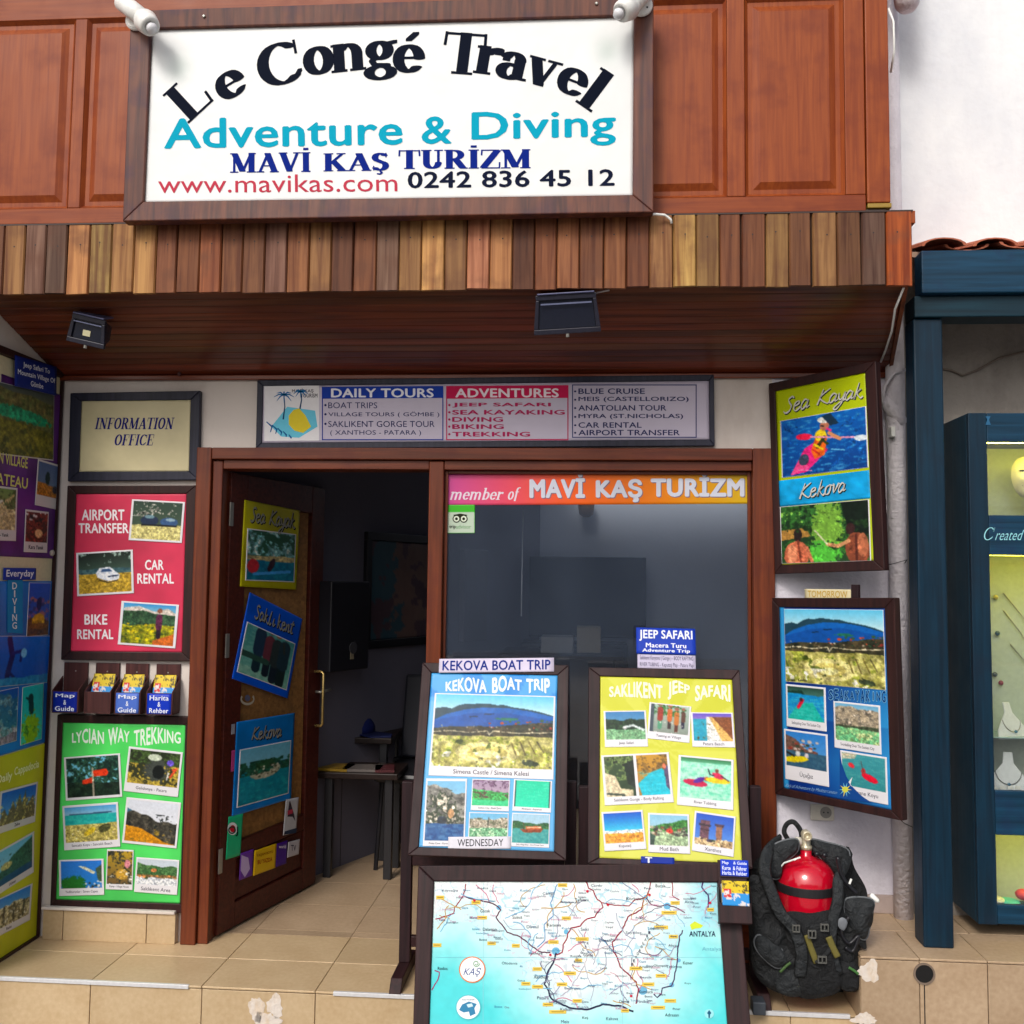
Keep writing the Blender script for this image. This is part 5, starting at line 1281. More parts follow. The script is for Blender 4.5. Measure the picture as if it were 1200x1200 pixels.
def tc(x, y): return 290 + x/2.1429, 430 + y/2.1429
NB = (44, 50, 100)
R_(PT_, tb, *tc(187, 50), *tc(492, 80), (36, 66, 165), .0010, slope=-1)
outline(PT_, tb, *tc(187, 50), *tc(492, 184), (40, 60, 150), .0006)
text_px(PT_, tb, 'DAILY TOURS', *tc(210, 54), *tc(468, 77), (235, 235, 245), .0016, bold=.03)
for s, y, x1 in (('BOAT TRIPS', 96, 326), ('VILLAGE TOURS ( GÖMBE )', 119, 482), ('SAKLIKENT GORGE TOUR', 143, 470), ('( XANTHOS - PATARA )', 166, 436)):
    x0 = 203 if s[0] != '(' else 208
    text_px(PT_, tb, s, *tc(x0, y-7), *tc(x1, y+8), NB, .001, bold=.012)
    if s[0] != '(': text_px(PT_, tb, '•', *tc(193, y-3), *tc(199, y+3), NB, .001)
R_(PT_, tb, *tc(499, 48), *tc(806, 80), (200, 36, 84), .0010, slope=-1)
outline(PT_, tb, *tc(499, 48), *tc(806, 184), (190, 40, 90), .0006)
text_px(PT_, tb, 'ADVENTURES', *tc(522, 54), *tc(782, 77), (240, 225, 235), .0016, bold=.03)
MG = (176, 44, 92)
for s, y, x1 in (('JEEP SAFARI', 96, 762), ('SEA KAYAKING', 114, 797), ('DIVING', 132, 642), ('BIKING', 150, 644), ('TREKKING', 169, 710)):
    text_px(PT_, tb, s, *tc(514, y-6), *tc(x1, y+6), MG, .001, bold=.03)
    text_px(PT_, tb, '•', *tc(504, y-3), *tc(510, y+3), MG, .001)
outline(PT_, tb, *tc(815, 44), *tc(1128, 178), (70, 76, 120), .0006)
for s, y, x1 in (('BLUE CRUISE', 61, 998), ('MEIS (CASTELLORIZO)', 82, 1108), ('ANATOLIAN TOUR', 103, 1052), ('MYRA (ST.NICHOLAS)', 125, 1094), ('CAR RENTAL', 146, 990), ('AIRPORT TRANSFER', 165, 1086)):
    text_px(PT_, tb, s, *tc(831, y-7), *tc(x1, y+7), (54, 58, 100), .001, bold=.018)
    text_px(PT_, tb, '•', *tc(820, y-2), *tc(826, y+3), (54, 58, 100), .001)
# palm and sun emblem
R_(PT_, tb, *tc(42, 48), *tc(180, 186), (232, 230, 232), .0005, slope=-.5)
def polypx(P, par, pts, rgb, z, name='emblem_shape'):
    q = [P.loc(*p) for p in pts]
    return MB(P.M()).add([(a, b, z) for a, b in q], [tuple(range(len(q)))[::-1]]).build(name, inkmat(rgb), par)
def stroke(P, par, pts, wpx, rgb, z, name='printed_line', mat=None):
    L = [Vector(P.loc(*p)) for p in pts]
    k = (Vector(P.loc(pts[0][0]+1, pts[0][1])) - L[0]).length
    wv = wpx if hasattr(wpx, '__len__') else [wpx]*len(L)
    v = []; f = []
    for i, p in enumerate(L):
        t = (L[min(i+1, len(L)-1)] - L[max(i-1, 0)]); t.normalize(); n = Vector((-t.y, t.x)) * (k*wv[i]/2)
        v += [(p.x+n.x, p.y+n.y, z), (p.x-n.x, p.y-n.y, z)]
        if i: f.append((2*i-2, 2*i-1, 2*i+1, 2*i))
    return MB(P.M()).add(v, f).build(name, mat or inkmat(rgb), par)
# brush lettering: strokes
SCR = {
 'S': [(.55, .85), (.4, .98), (.2, .85), (.3, .6), (.45, .4), (.4, .12), (.15, 0), (0, .15)], 'e': [(.05, .3), (.35, .42), (.3, .6), (.1, .5), (.08, .15), (.25, 0), (.5, .2)],
 'a': [(.4, .5), (.2, .6), (.03, .3), (.12, 0), (.35, .2), (.42, .55), (.4, .08), (.58, .15)], 'k': [(.2, 1.05), (.1, 0), (.15, .3), (.42, .6), (.2, .35), (.5, 0), (.62, .1)],
 'K': [(.3, 1.0), (.1, 0), None, (.75, .98), (.18, .48), (.7, .02), (.85, .1)], 'y': [(.05, .58), (.12, .2), (.3, .15), (.45, .6), (.35, -.1), (.1, -.5), (-.1, -.4), (.2, -.1), (.55, .1)],
 'o': [(.3, .6), (.08, .45), (.1, .05), (.35, .05), (.42, .45), (.28, .6), (.5, .55)], 'l': [(.3, 1.0), (.12, .4), (.1, .08), (.22, 0), (.34, .15)], 'i': [(.14, .55), (.06, .15), (.16, 0), (.32, .2)], 'n': [(.1, .58), (.04, 0), (.16, .42), (.32, .56), (.36, .3), (.34, .05), (.5, .15)],
 't': [(.3, .95), (.14, .3), (.2, .02), (.36, .12), None, (.0, .66), (.45, .72)], 'v': [(.02, .5), (.12, .6), (.2, .05), (.42, .5), (.46, .62), (.6, .55)]}
def script(P, par, s, x0, y0, x1, y1, z, slope, wpx=1.8, rgb=(200, 198, 190), sh=(40, 50, 50)):
    n = {'S': .6, 'K': .82, 'k': .58, ' ': .45}
    tot = sum(n.get(c, .52) for c in s)
    for (dx, dy, c_, dz, wk) in ((.7, .8, sh, 0, 1.15), (0, 0, rgb, .0004, .8)):
        x = 0
        for c in s:
            if c != ' ':
                seg = []
                for p in SCR[c] + [None]:
                    if p is None:
                        # smooth the polyline (Catmull-Rom)
                        Q = []
                        for i in range(len(seg)-1):
                            p0, p1, p2, p3 = seg[max(i-1, 0)], seg[i], seg[i+1], seg[min(i+2, len(seg)-1)]
                            for t in (0, .25, .5, .75):
                                Q.append(tuple(.5*((2*p1[k])+(-p0[k]+p2[k])*t+(2*p0[k]-5*p1[k]+4*p2[k]-p3[k])*t*t+(-p0[k]+3*p1[k]-3*p2[k]+p3[k])*t**3) for k in (0, 1)))
                        Q.append(seg[-1])
                        L_ = [(x0+(x+u+.22*v)/tot*(x1-x0)+dx, y1+slope*(x+u)/tot - v*(y1-y0)+dy) for u, v in Q]
                        stroke(P, par, L_, [wpx*wk*(.55+.6*abs(math.sin(i*.35))) for i in range(len(L_))], c_, z+dz, name='brush_lettering')
                        seg = []
                    else: seg.append(p)
            x += n.get(c, .52)
polypx(PT_, tb, [tc(*p) for p in ((60, 150), (100, 100), (170, 110), (176, 150), (130, 178), (85, 175))], (110, 200, 225), .0011)
polypx(PT_, tb, [tc(*p) for p in ((104, 122), (116, 108), (130, 104), (146, 122), (160, 150), (140, 166), (118, 160), (104, 145))], (226, 205, 60), .0014)
for (cx, cy, s_) in ((92, 70, 1.0), (134, 62, .7)):
    stroke(PT_, tb, [tc(cx, cy), tc(cx+2, cy+30*s_), tc(cx-2, cy+62*s_)], [1, 1.4, 1.8], (30, 70, 110), .0012)
    for a in range(0, 360, 45):
        x2, y2 = cx+26*s_*math.cos(math.radians(a)), cy+14*s_*math.sin(math.radians(a))+6
        stroke(PT_, tb, [tc(cx, cy), tc((cx+x2)/2, (cy+y2)/2-4), tc(x2, y2)], [1.4, 1.6, .4], (20, 110, 170), .0013)
for q in range(5):
    stroke(PT_, tb, [tc(48+q*14, 138+q*8), tc(62+q*12, 150+q*7), tc(58+q*13, 164+q*4)], [1.2, 2, 1], (20, 90, 150), .0015)
text_px(PT_, tb, 'MAVİ KAŞ', *tc(112, 54), *tc(166, 66), (60, 60, 70), .0012, bold=.02)
text_px(PT_, tb, 'TOURISM', *tc(134, 67), *tc(176, 77), (60, 60, 70), .0012, bold=.02)

# information office
ib = simple_board('information_sign', PT_, [(82.5, 460), (235, 459), (233, 562.5), (80.5, 564)], [(96, 470), (223, 469), (222, 553), (93, 552)],
   'cream information office sign in a dark blue frame left of the door', M_frame_blue,
   np.clip(flat((214, 204, 168), (60, 40), .05, 9), 0, 1))
serif_px(PT_, ib, 'INFORMATION', 111, 489.5, 205, 503, (30, 34, 110), .0006, shear=.28, pen=1.2)
serif_px(PT_, ib, 'OFFICE', 134.5, 509, 181, 522, (30, 34, 110), .0006, shear=.28, pen=1.2)

# red rental board
def wavy(img_rgb, n, seed, amp=.12):
    im = flat(img_rgb, n, 0, seed); return np.clip(im*(1+amp*(vnoise(n[1], n[0], 3, seed)[..., None]-.5)*2), 0, 1)
rb = simple_board('rental_board', PT_, [(80.5, 570), (232, 568), (224, 774), (71, 774)], [(90.5, 579), (219, 578.5), (213, 763.5), (82, 764)],
   'crimson board for airport transfer, car and bike rental beside the door', M_frame_dark, wavy((196, 66, 92), (60, 90), 4, .18), 'poster')
WT = (236, 228, 232)
ko = dict(bold=.028)
for s, x0, y0, x1, y1, dy in (('AIRPORT', 96, 597, 146, 610, 0), ('TRANSFER', 92, 613, 151, 625, 0), ('CAR', 170, 656, 192, 668, 0), ('RENTAL', 161, 672, 204, 684, 0), ('BIKE', 99, 720, 126, 732, 0), ('RENTAL', 90.5, 737.5, 133, 749, 0)):
    text_px(PT_, rb, s, x0, y0, x1, y1, WT, .001, **ko)
card(PT_, rb, [(155, 585.5), (217.5, 588), (213, 636.5), (151, 633)], 'parking', .003, cap=.05, seed=2)
card(PT_, rb, [(90.5, 648), (156.5, 644), (156.5, 693), (90, 701)], 'car', .003, cap=.05, seed=3)
card(PT_, rb, [(143, 705), (210.5, 708), (205.5, 760), (138, 755)], 'bike', .003, cap=.05, seed=4)

# lycian way board
lb_ = simple_board('trekking_board', PT_, [(72, 839), (229, 838), (220, 1067), (55, 1067)], [(75.5+1, 848.5), (219, 848), (209.5, 1057), (63, 1055.5)],
   'bright green trekking board with seven photo prints low beside the door', M_frame_dark, wavy((92, 210, 108), (60, 90), 7, .22), 'poster')
def wv(a, k=.22, f=1.6): return lambda u, v: (u, (v-.5)*(1-k*math.cos(u*math.pi*f+a))+.5 - .08*math.cos(u*6.28))
text_px(PT_, lb_, 'LYCIAN', 84.5, 856, 122, 871, (225, 240, 225), .001, warp=wv(0), **ko)
text_px(PT_, lb_, 'WAY', 127, 854, 152, 871, (225, 240, 225), .001, warp=wv(2), **ko)
text_px(PT_, lb_, 'TREKKING', 157, 854.5, 212, 872, (225, 240, 225), .001, warp=wv(1.5), **ko)
def q8(scale, ox, oy, *pts): return [(ox+pts[i]/scale, oy+pts[i+1]/scale) for i in range(0, 8, 2)]
L8 = lambda *p: q8(4, 0, 830, *p)
for i, (q, pc, cap, ct) in enumerate([(L8(303, 232, 565, 208, 573, 412, 308, 436), 'signpost', .06, None), (L8(607, 180, 860, 205, 835, 415, 580, 388), 'backpack', .2, 'Gelidonya - Patara'),
    (L8(297, 460, 555, 436, 565, 645, 300, 668), 'beach', .17, 'Sancaklı Koyu - Sancaklı Beach'), (L8(598, 420, 852, 438, 828, 655, 570, 630), 'boulders', .06, None),
    (L8(280, 712, 488, 702, 490, 872, 278, 880), 'aerial', .2, 'Yediburunlar - Seven Capes'), (L8(507, 663, 632, 660, 620, 850, 495, 848), 'camp', .15, 'Kamp - Village House'), (L8(645, 695, 840, 712, 835, 873, 628, 860), 'harbour', .24, 'Saklıkent Area')]):
    card(PT_, lb_, q, pc, .003+.0003*i, cap=cap, seed=20+i, captext=ct)

# left side wall boards (on the wall that runs out towards the street)
PL = Plane((XW, 0, 0), (0, 1, 0), (0, 0, 1))       # normal = (1,0,0)
PLb = Plane((XW+.02, 0, 0), (0, 1, 0), (0, 0, 1))
def lp(px, py): return PLb.loc(px, py)
def side_rect(y0, y1, t_l, t_r, b_l, b_r): pass
bx0, bx1 = -.56, -.01
def zl(px, py): return lp(px, py)[1]
ztp, zbt = zl(55, 436), zl(45, 1094)
sb = empty('side_wall_board', PLb.M(-.5, zbt), 'tall dark framed board on the left side wall carrying three posters', 'notice board')
mbx = lambda name, a0, a1, b0, b1, c0, c1, mat, par: MB(PLb.M()).box(a0, a1, b0, b1, c0, c1).build(name, mat, par, bevel=.003)
xin = lp(60, 700)[0]
mbx('backing', bx0, xin, zbt+.001, ztp-.001, -.019, -.002, plain((206, 196, 160), .6), sb)
mbx('frame_rail', xin, bx1, zbt-.05, ztp+.03, -.019, .014, M_frame_dark, sb)
mbx('frame_rail', bx0, xin-.001, zbt-.05, zbt, -.019, .014, M_frame_dark, sb)
mbx('frame_rail', bx0, xin-.001, ztp, ztp+.03, -.019, .014, M_frame_dark, sb)
def lposter(name, y_tr, y_br, xr_px, label, img, w_=.46):
    a1 = lp(xr_px, (y_tr+y_br)/2)[0]; b1 = lp(xr_px, y_tr)[1]; b0 = lp(xr_px, y_br)[1]
    r = (a1-w_/2, (b0+b1)/2, w_/2, (b1-b0)/2, 0)
    e = empty(name, PLb.M(a1-w_/2, b0, 0), label, 'poster')
    sheet('poster_sheet', PLb, r, img, e, .0, thick=.0015)
    return e
# helper to place cards from visible right part: give pixel of right edge corners, real width
def lcard(par, x_tr, y_tr, x_br, y_br, w_, pic, z, cap=.2, seed=1, border=.05, ct=None, gain=.86):
    ta, tb2 = lp(x_tr, y_tr); ba, bb = lp(x_br, y_br)
    ang = math.atan2(-(ta-ba), tb2-bb)
    hh = math.hypot(ta-ba, tb2-bb)/2
    cxm, cym = (ta+ba)/2, (tb2+bb)/2
    c_, s_ = math.cos(ang), math.sin(ang)
    a, b = cxm - w_/2*c_, cym - w_/2*s_
    Wd, H = int(w_*260), int(hh*2*330)
    im = np.zeros((H, Wd, 3)) + C((222, 216, 214)); bx = max(1, round(Wd*border)); bt = max(1, round(H*border)); bbt = max(bt, round(H*cap))
    im[bt:H-bbt, bx:Wd-bx] = paint(PICS[pic], Wd-2*bx, H-bbt-bt, seed)
    sheet('photo_print', PLb, (a, b, w_/2, hh, ang), im, par, z, gain=gain)
    if ct: text_rect(PLb, par, ct, (a, b), ang, -w_*.36, -hh+hh*2*cap*.3, w_*.36, -hh+hh*2*cap*.7, (50, 44, 60), z+.0006, maxw=True)
vp = lposter('village_poster', 463, 655, 72, 'purple jeep safari village poster, topmost on the left side wall', wavy((96, 50, 120), (60, 60), 5, .5))
lcard(vp, 63, 463, 62, 540, .42, 'plateau', .002, cap=.02, seed=31, border=.01)
lcard(vp, 68.5, 545, 65, 597, .16, 'hut', .0026, cap=.24, seed=32)
lcard(vp, 20, 572, 18, 634, .2, 'goats', .0024, cap=.2, seed=33, ct='Keçi - Yanık')
lcard(vp, 56.5, 600, 54.5, 648, .17, 'cook', .0028, cap=.25, seed=34, ct='Kara Yanık')
for s, y in (('MOUNTAIN VILLAGE', 536), ('OF PLATEAU', 560)):
    a1 = lp(32, y)[0]; b1 = lp(30, y)[1]; b0 = lp(30, y+13)[1]
    text_rect(PLb, vp, s, (0, 0), 0, a1-.38, b0, a1, b1, (214, 208, 120), .003, bold=.02)
dp = lposter('diving_poster', 681, 867, 63, 'blue diving poster of underwater pictures, middle of the left side wall', wavy((30, 110, 180), (40, 60), 8, .3))
lcard(dp, 59, 683, 56, 744, .16, 'reeffish', .002, cap=.02, seed=41, border=.02)
lcard(dp, 59, 745, 55, 800, .42, 'diver', .0015, cap=.01, seed=42, border=.01)
lcard(dp, 21.5, 805, 19, 868, .20, 'coral', .0015, cap=.01, seed=43, border=.01)
lcard(dp, 51, 800, 48.5, 866, .155, 'reefdiver', .002, cap=.01, seed=44, border=.01)
R_(PLb, dp, 8, 678, 26, 741, (40, 130, 185), .0022, slope=1.5)
for i, ch in enumerate('DIVING'):
    text_px(PLb, dp, ch, 13.5 if ch != 'I' else 15.5, 682.5+i*9.3, 19 if ch != 'I' else 17, 690.5+i*9.3, (225, 230, 235), .0032, bold=.02)
yp = lposter('ruins_poster', 872, 1098, 50, 'yellow poster with three ruin photographs, lowest on the left side wall', wavy((200, 198, 50), (40, 60), 9, .12))
for s, a, b, y in (('Daily', -.30, -.2, 893), ('Cappadocia', -.185, -.01, 890)):
    a1 = lp(47, y)[0]; b1 = lp(45, y)[1]; b0 = lp(45, y+12)[1]
    text_rect(PLb, yp, s, (0, 0), 0, a1+a, b0, a1+b, b1, (240, 240, 180), .002, bold=.03)
lcard(yp, 44, 916, 40.5, 963, .26, 'chimney', .002, cap=.18, seed=51, ct='Zelve')
lcard(yp, 39.5, 974, 39, 1022, .30, 'castle', .0023, cap=.16, seed=52, ct='Uchisar')
lcard(yp, 37.5, 1035, 34.5, 1078, .30, 'ruins', .0026, cap=.2, seed=53, ct='Ruins')
# small tags
def tagsign(P, x0, y0, x1, y1, rgb, label, lines, z, name='paper_label', slope=0, tcol=(225, 228, 240), bold=.02, cat='label', serif=False, edge=None):
    q = [(x0, y0), (x1, y0+slope), (x1, y1+slope), (x0, y1)]
    e = empty(name, P.M(*P.fit(q)[:2], z), label, cat)
    r = P.fit(q); a, b, hw, hh, an = r
    sheet('paper', P, r, flat(rgb, (14, 8), .03), e, z, thick=.0012, mat=M_matte)
    n = len(lines)
    for (s, u0, v0, u1, v1) in lines:
        if serif:
            g3 = serif_geo(s, .1, 1.1)
        text_rect(P, e, s, (a, b), an, (u0*2-1)*hw, (1-v1*2)*hh, (u1*2-1)*hw, (1-v0*2)*hh, tcol, z+.0008, bold=bold)
    return e
tagsign(PLb, 13, 416, 62, 451, (24, 44, 120), 'small blue label on the top edge of the purple poster', [('Jeep Safari To', .18, .14, .82, .36), ('Mountain Village Of', .06, .42, .96, .64), ('Gömbe', .36, .70, .66, .88)], .016, slope=14)
tagsign(PLb, 3, 663, 41, 677, (36, 60, 150), 'small blue everyday label above the diving poster', [('Everyday', .08, .16, .92, .9)], .004, slope=5)
pk = at(59, 648, -.5)
a_, b_ = lp(59.5, 648)
MB(PLb.M()).lathe([(.012, .0), (.014, .006), (.008, .012)], (a_, b_, .001), (0, 0, 1), 14).build('fixing_knob', plain((170, 160, 150), .3), sb)

# leaflet boxes on the wall
PB = facade(-.001)
specs = [((76, 104), (68, 95), (24, 46, 150), ('Map', '&', 'Guide'), False, 'empty wall leaflet box with a blue map and guide label, leftmost of four'),
         ((113, 141), (103, 133), None, None, True, 'wall leaflet box holding leaflets with a bare brown front, second of four'),
         ((148, 175), (139, 165), (90, 120, 200), ('Map', '&', 'Guide'), True, 'wall leaflet box with a faded map and guide label, third of four'),
         ((184, 212), (175, 201), (24, 60, 180), ('Harita', '&', 'Rehber'), True, 'wall leaflet box with a blue harita and rehber label, rightmost of four')]
M_boxw = wood('leaflet_box_wood', (58, 30, 30), (84, 46, 44), 'Z', .5, .7)
zt_, zb2, zf2 = at(140, 777, 0).z, at(140, 836, -.06).z, at(140, 811, -.075).z
for (b0_, b1_), (f0, f1), lc, lt, leaf, lab in specs:
    xa, xb = X(b0_, 0, 790), X(b1_, 0, 790)
    e = empty('leaflet_box', Vector(((xa+xb)/2, -.03, zb2)), lab, 'leaflet box', 'wooden leaflet boxes on the wall')
    MB().box(xa, xb, -.009, -.0005, zb2, zt_).build('back_board', M_boxw, e, bevel=.002)
    MB().box(xa-.004, xb+.004, -.085, -.010, zb2, zb2+.006).build('base', M_boxw, e, bevel=.001)
    MB().box(xa, xb, -.085, -.078, zb2+.0065, zf2).build('front', M_boxw, e, bevel=.001)
    for xx in (xa-.005, xb):
        MB().prism([(xx, -.085, zb2+.0065), (xx, -.010, zb2+.0065), (xx, -.010, zf2+.055), (xx, -.085, zf2+.004)], (.005, 0, 0)).build('cheek', M_boxw, e, bevel=.001)
    MB().lathe([(.003, 0), (.003, .001)], ((xa+xb)/2, -.0092, zt_-.035), (0, -1, 0), 8).build('screw', M_steel, e)
    if lc:
        Pf = facade(-.0855)
        hw_ = (xb-xa)/2-.001; cx_ = (xa+xb)/2; cz_ = (zb2+zf2)/2+.001; hh_ = (zf2-zb2)/2-.003
        sheet('front_label', Pf, (cx_, cz_, hw_, hh_, 0), flat(lc, (8, 6)), e, .0004, thick=.0004)
        for k, s in enumerate(lt):
            hwk = hw_*.8 if s != '&' else hw_*.12
            text_rect(Pf, e, s, (cx_, cz_), 0, -hwk, hh_*(.34-.62*k), hwk, hh_*(.82-.62*k), (228, 232, 245), .001, bold=.02)
    if leaf:
        yb_ = -.05
        Pq = Plane(((xa+xb)/2, -.07, zb2+.012), (1, 0, 0), (0, .28, 1))
        hwk = (xb-xa)/2-.006; hl = .075
        iml = np.zeros((34, 26, 3)) + C((60, 150, 215)); nzl = vnoise(34, 26, 6, 5)[..., None]
        iml[:12] = C((222, 196, 60)); iml[:12] = np.where(vnoise(12, 26, 5, 3)[..., None] > .58, C((90, 80, 40)), iml[:12])
        iml[12:] = np.where(nzl[12:] > .6, C((230, 225, 225)), iml[12:]); iml[8:16, 2:9] = np.where(vnoise(8, 7, 3, 8)[..., None] > .45, C((200, 60, 60)), C((235, 230, 230)))
        le = empty('leaflet_stack', Pq.M(), 'stack of blue and yellow map leaflets in the ' + lab.split(', ')[-1].replace(' of four', '') + ' wall box', 'leaflets', 'map leaflets in the wall boxes')
        MB(Pq.M()).box(-hwk, hwk, 0, hl*2-.004, -.008, -.0005).build('leaflet_pages', plain((220, 216, 205), .6), le)
        sheet('leaflet_cover', Pq, (0, hl, hwk, hl, 0), iml, le, .0008)

# ------------------------------------------------------------------ things on the open door
PDD = Plane(H0 + PD.n*.0225, dd, (0, 0, 1))
def door_poster(name, q, rgb, label, pic, qi, title, tq, seed, tcol=(30, 30, 40)):
    e = board_root(name, PDD, q, label, 'poster')
    r = PDD.fit(q)
    sheet('poster_sheet', PDD, r, wavy(rgb, (40, 50), seed, .18), e, .003, thick=.002)
    card(PDD, e, qi, pic, .0045, cap=.02, border=.02, seed=seed)
    x0, y0, x1, y1, sl_ = tq
    script(PDD, e, title, x0, y0, x1, y1, .0044, sl_, wpx=1.5, rgb=(150, 150, 140), sh=tcol)
    return e
D4 = lambda *p: q8(4, 230, 520, *p)
door_poster('door_poster', D4(222, 255, 480, 320, 470, 690, 207, 662), (178, 172, 20), 'yellow sea kayak poster at the top of the open door', 'kayaks', D4(235, 390, 462, 430, 458, 655, 228, 635), 'Sea Kayak', (292, 594, 344, 611, 8), 61)
door_poster('door_poster', D4(245, 683, 487, 828, 430, 1212, 175, 1085), (10, 90, 200), 'tilted blue canyon poster in the middle of the open door', 'gorgegroup', D4(232, 822, 457, 945, 420, 1172, 195, 1055), 'Saklikent', (297, 708, 343, 724, 20), 62)
E4 = lambda *p: q8(4, 230, 800, *p)
door_poster('door_poster', E4(180, 180, 455, 148, 445, 560, 175, 605), (20, 120, 190), 'blue island poster low on the open door', 'island', E4(200, 312, 438, 272, 432, 530, 188, 573), 'Kekova', (293, 852, 328, 867, -4), 63)
def sticker(name, q, rgb, label, P=None, z=.003, deco=None):
    P = P or PDD
    e = board_root(name, P, q, label, 'sticker')
    sheet('sticker_film', P, P.fit(q), flat(rgb, (14, 14), .05), e, z, thick=.0008)
    if deco: deco(e, P)
    return e
def d1(e, P):
    for (cx, cy, r_, c_) in ((271.5, 971, 6, (230, 235, 235)), (271.5, 971, 3.4, (205, 30, 50))):
        polypx(P, e, [(cx+r_*math.cos(t), cy+r_*1.25*math.sin(t)) for t in np.linspace(0, 6.0, 14)], c_, .0042 if r_ > 5 else .0048)
    text_px(P, e, 'OJ', 266, 968, 278, 980, (30, 60, 50), .0054, bold=.02)
sticker('door_sticker', E4(145, 625, 213, 618, 208, 810, 140, 825), (40, 180, 130), 'green sticker with a red dot at the lower left of the open door', deco=d1)
def d2(e, P):
    polypx(P, e, [(336, 957), (342, 957), (345, 962), (344, 955), (339, 938), (338, 940)], (60, 50, 60), .0042)
    polypx(P, e, [(336, 950), (342, 948), (342, 953), (336, 955)], (180, 60, 80), .0046)
    polypx(P, e, [(333, 974), (347, 970), (346, 976), (332, 978)], (50, 60, 80), .0042)
sticker('door_sticker', E4(415, 545, 475, 540, 468, 705, 408, 710), (200, 200, 205), 'white lighthouse sticker at the lower right of the open door', deco=d2)
sticker('door_sticker', E4(205, 800, 265, 780, 262, 905, 198, 925), (110, 60, 160), 'pale violet sticker left of the yellow one at the door bottom', deco=lambda e, P: polypx(P, e, [(282, 1002), (290, 1005), (292, 1018), (286, 1028), (281, 1020)], (190, 170, 215), .0042))
def d3(e, P):
    text_px(P, e, 'YAŞAM BOYU', 300, 1001, 319, 1005, (140, 80, 20), .0044, slope=-5)
    text_px(P, e, 'BU YAZDA', 301, 1008, 318, 1013, (160, 50, 30), .0044, slope=-4)
sticker('door_sticker', E4(272, 785, 372, 755, 370, 868, 262, 905), (216, 180, 30), 'yellow sticker at the bottom of the open door', z=.0034, deco=d3)
sticker('door_sticker', E4(375, 755, 425, 740, 420, 850, 372, 862), (70, 30, 130), 'dark violet sticker right of the yellow one at the door bottom', deco=lambda e, P: text_px(P, e, 'world', 326, 990, 334, 994, (220, 210, 230), .0044))
sticker('door_sticker', E4(428, 745, 483, 735, 478, 805, 425, 818), (196, 194, 200), 'small white sticker at the bottom right of the open door', z=.0034, deco=lambda e, P: text_px(P, e, 'TV', 340, 990, 346, 997, (70, 70, 90), .0044))
sticker('door_sticker', E4(164, 318, 178, 316, 176, 415, 160, 418), (190, 80, 140), 'narrow pink sticker strip at the left edge of the island poster')
sticker('door_sticker', E4(163, 195, 179, 193, 178, 240, 162, 243), (160, 160, 170), 'tiny grey sticker above the pink strip on the door')
def ring(e, P):
    pass
PZ4 = [(281, 814), (287, 812), (295, 815), (295, 823), (288, 826), (281, 822)]
e_ = empty('badge_sticker', PDD.M(*PDD.loc(288, 819)), 'small round badge sticker between the two lower door posters', 'sticker')
stroke(PDD, e_, [(288+7.5*math.cos(t), 819+6*math.sin(t)) for t in np.linspace(-.6, 3.7, 14)], 1.6, (170, 160, 140), .009)
polypx(PDD, e_, [(288+3.2*math.cos(t), 818+4*math.sin(t)) for t in np.linspace(0, 6, 12)], (90, 90, 110), .009)

# ------------------------------------------------------------------ window film and stickers
PW_ = facade(.0285)
bq = [(520.5, 555), (879, 553), (879.5, 590.5), (520.5, 592)]
be = board_root('window_banner', PW_, bq, 'pink to yellow gradient banner across the top of the shop window', 'banner')
t_ = np.linspace(0, 1, 90)
stops = [(0, (205, 92, 160)), (.22, (226, 90, 110)), (.42, (232, 104, 50)), (.7, (222, 130, 30)), (1, (208, 176, 40))]
gr = np.stack([np.interp(t_, [s_[0] for s_ in stops], [s_[1][i]/255 for s_ in stops]) for i in range(3)], -1)
sheet('film', PW_, PW_.fit(bq), np.tile(gr[None], (14, 1, 1)), be, .0005, thick=.0006)
WW = lambda x, y: (500 + x/2.857, 520 + y/2.857)
serif_px(PW_, be, 'member', *WW(78, 148), *WW(258, 188), (228, 214, 226), .0012, shear=.3, pen=.95)
serif_px(PW_, be, 'of', *WW(272, 146), *WW(316, 192), (228, 214, 226), .0012, shear=.3, pen=.95)
msil = plain((196, 200, 218), .35)
for s, a, b in (('MAVİ', (344, 98), (530, 182)), ('KAŞ', (566, 118), (722, 196)), ('TURİZM', (750, 96), (1064, 178))):
    text_px(PW_, be, s, *WW(*a), *WW(*b), (205, 208, 222), .0014, bold=.045)
    text_px(PW_, be, s, WW(*a)[0]+1, WW(*a)[1]+1, WW(*b)[0]+1, WW(*b)[1]+1, (120, 110, 130), .0010, bold=.045)
tq = [(522.5, 591.8), (556.5, 591.5), (556.5, 625), (522.5, 625)]
te = board_root('review_sticker', PW_, tq, 'square green and white owl sticker on the shop window', 'sticker')
ow = flat((198, 214, 196), (30, 30), .02); ow[:8] = C((70, 176, 50)); ow[-1:] = C((70, 176, 50)); ow[:, :1] = C((70, 176, 50)); ow[:, -1:] = C((70, 176, 50))
sheet('sticker_film', PW_, PW_.fit(tq), ow, te, .001, thick=.0006)
def disc(P, par, cx, cy, r_, c_, z, n=16, name='emblem_shape'):
    return polypx(P, par, [(cx+r_*math.cos(2*math.pi*k/n), cy+r_*math.sin(2*math.pi*k/n)) for k in range(n)], c_, z, name)
polypx(PW_, te, [(531, 603.5), (539.5, 601.8), (548, 603.5), (545, 606), (534, 606)], (40, 44, 30), .0018)
for cx, c1 in ((535, (190, 180, 60)), (543.5, (190, 180, 60))):
    disc(PW_, te, cx, 608, 4.6, (40, 44, 30), .0020); disc(PW_, te, cx, 608, 3.4, (215, 225, 205), .0023); disc(PW_, te, cx, 608, 1.7, (40, 44, 30), .0026)
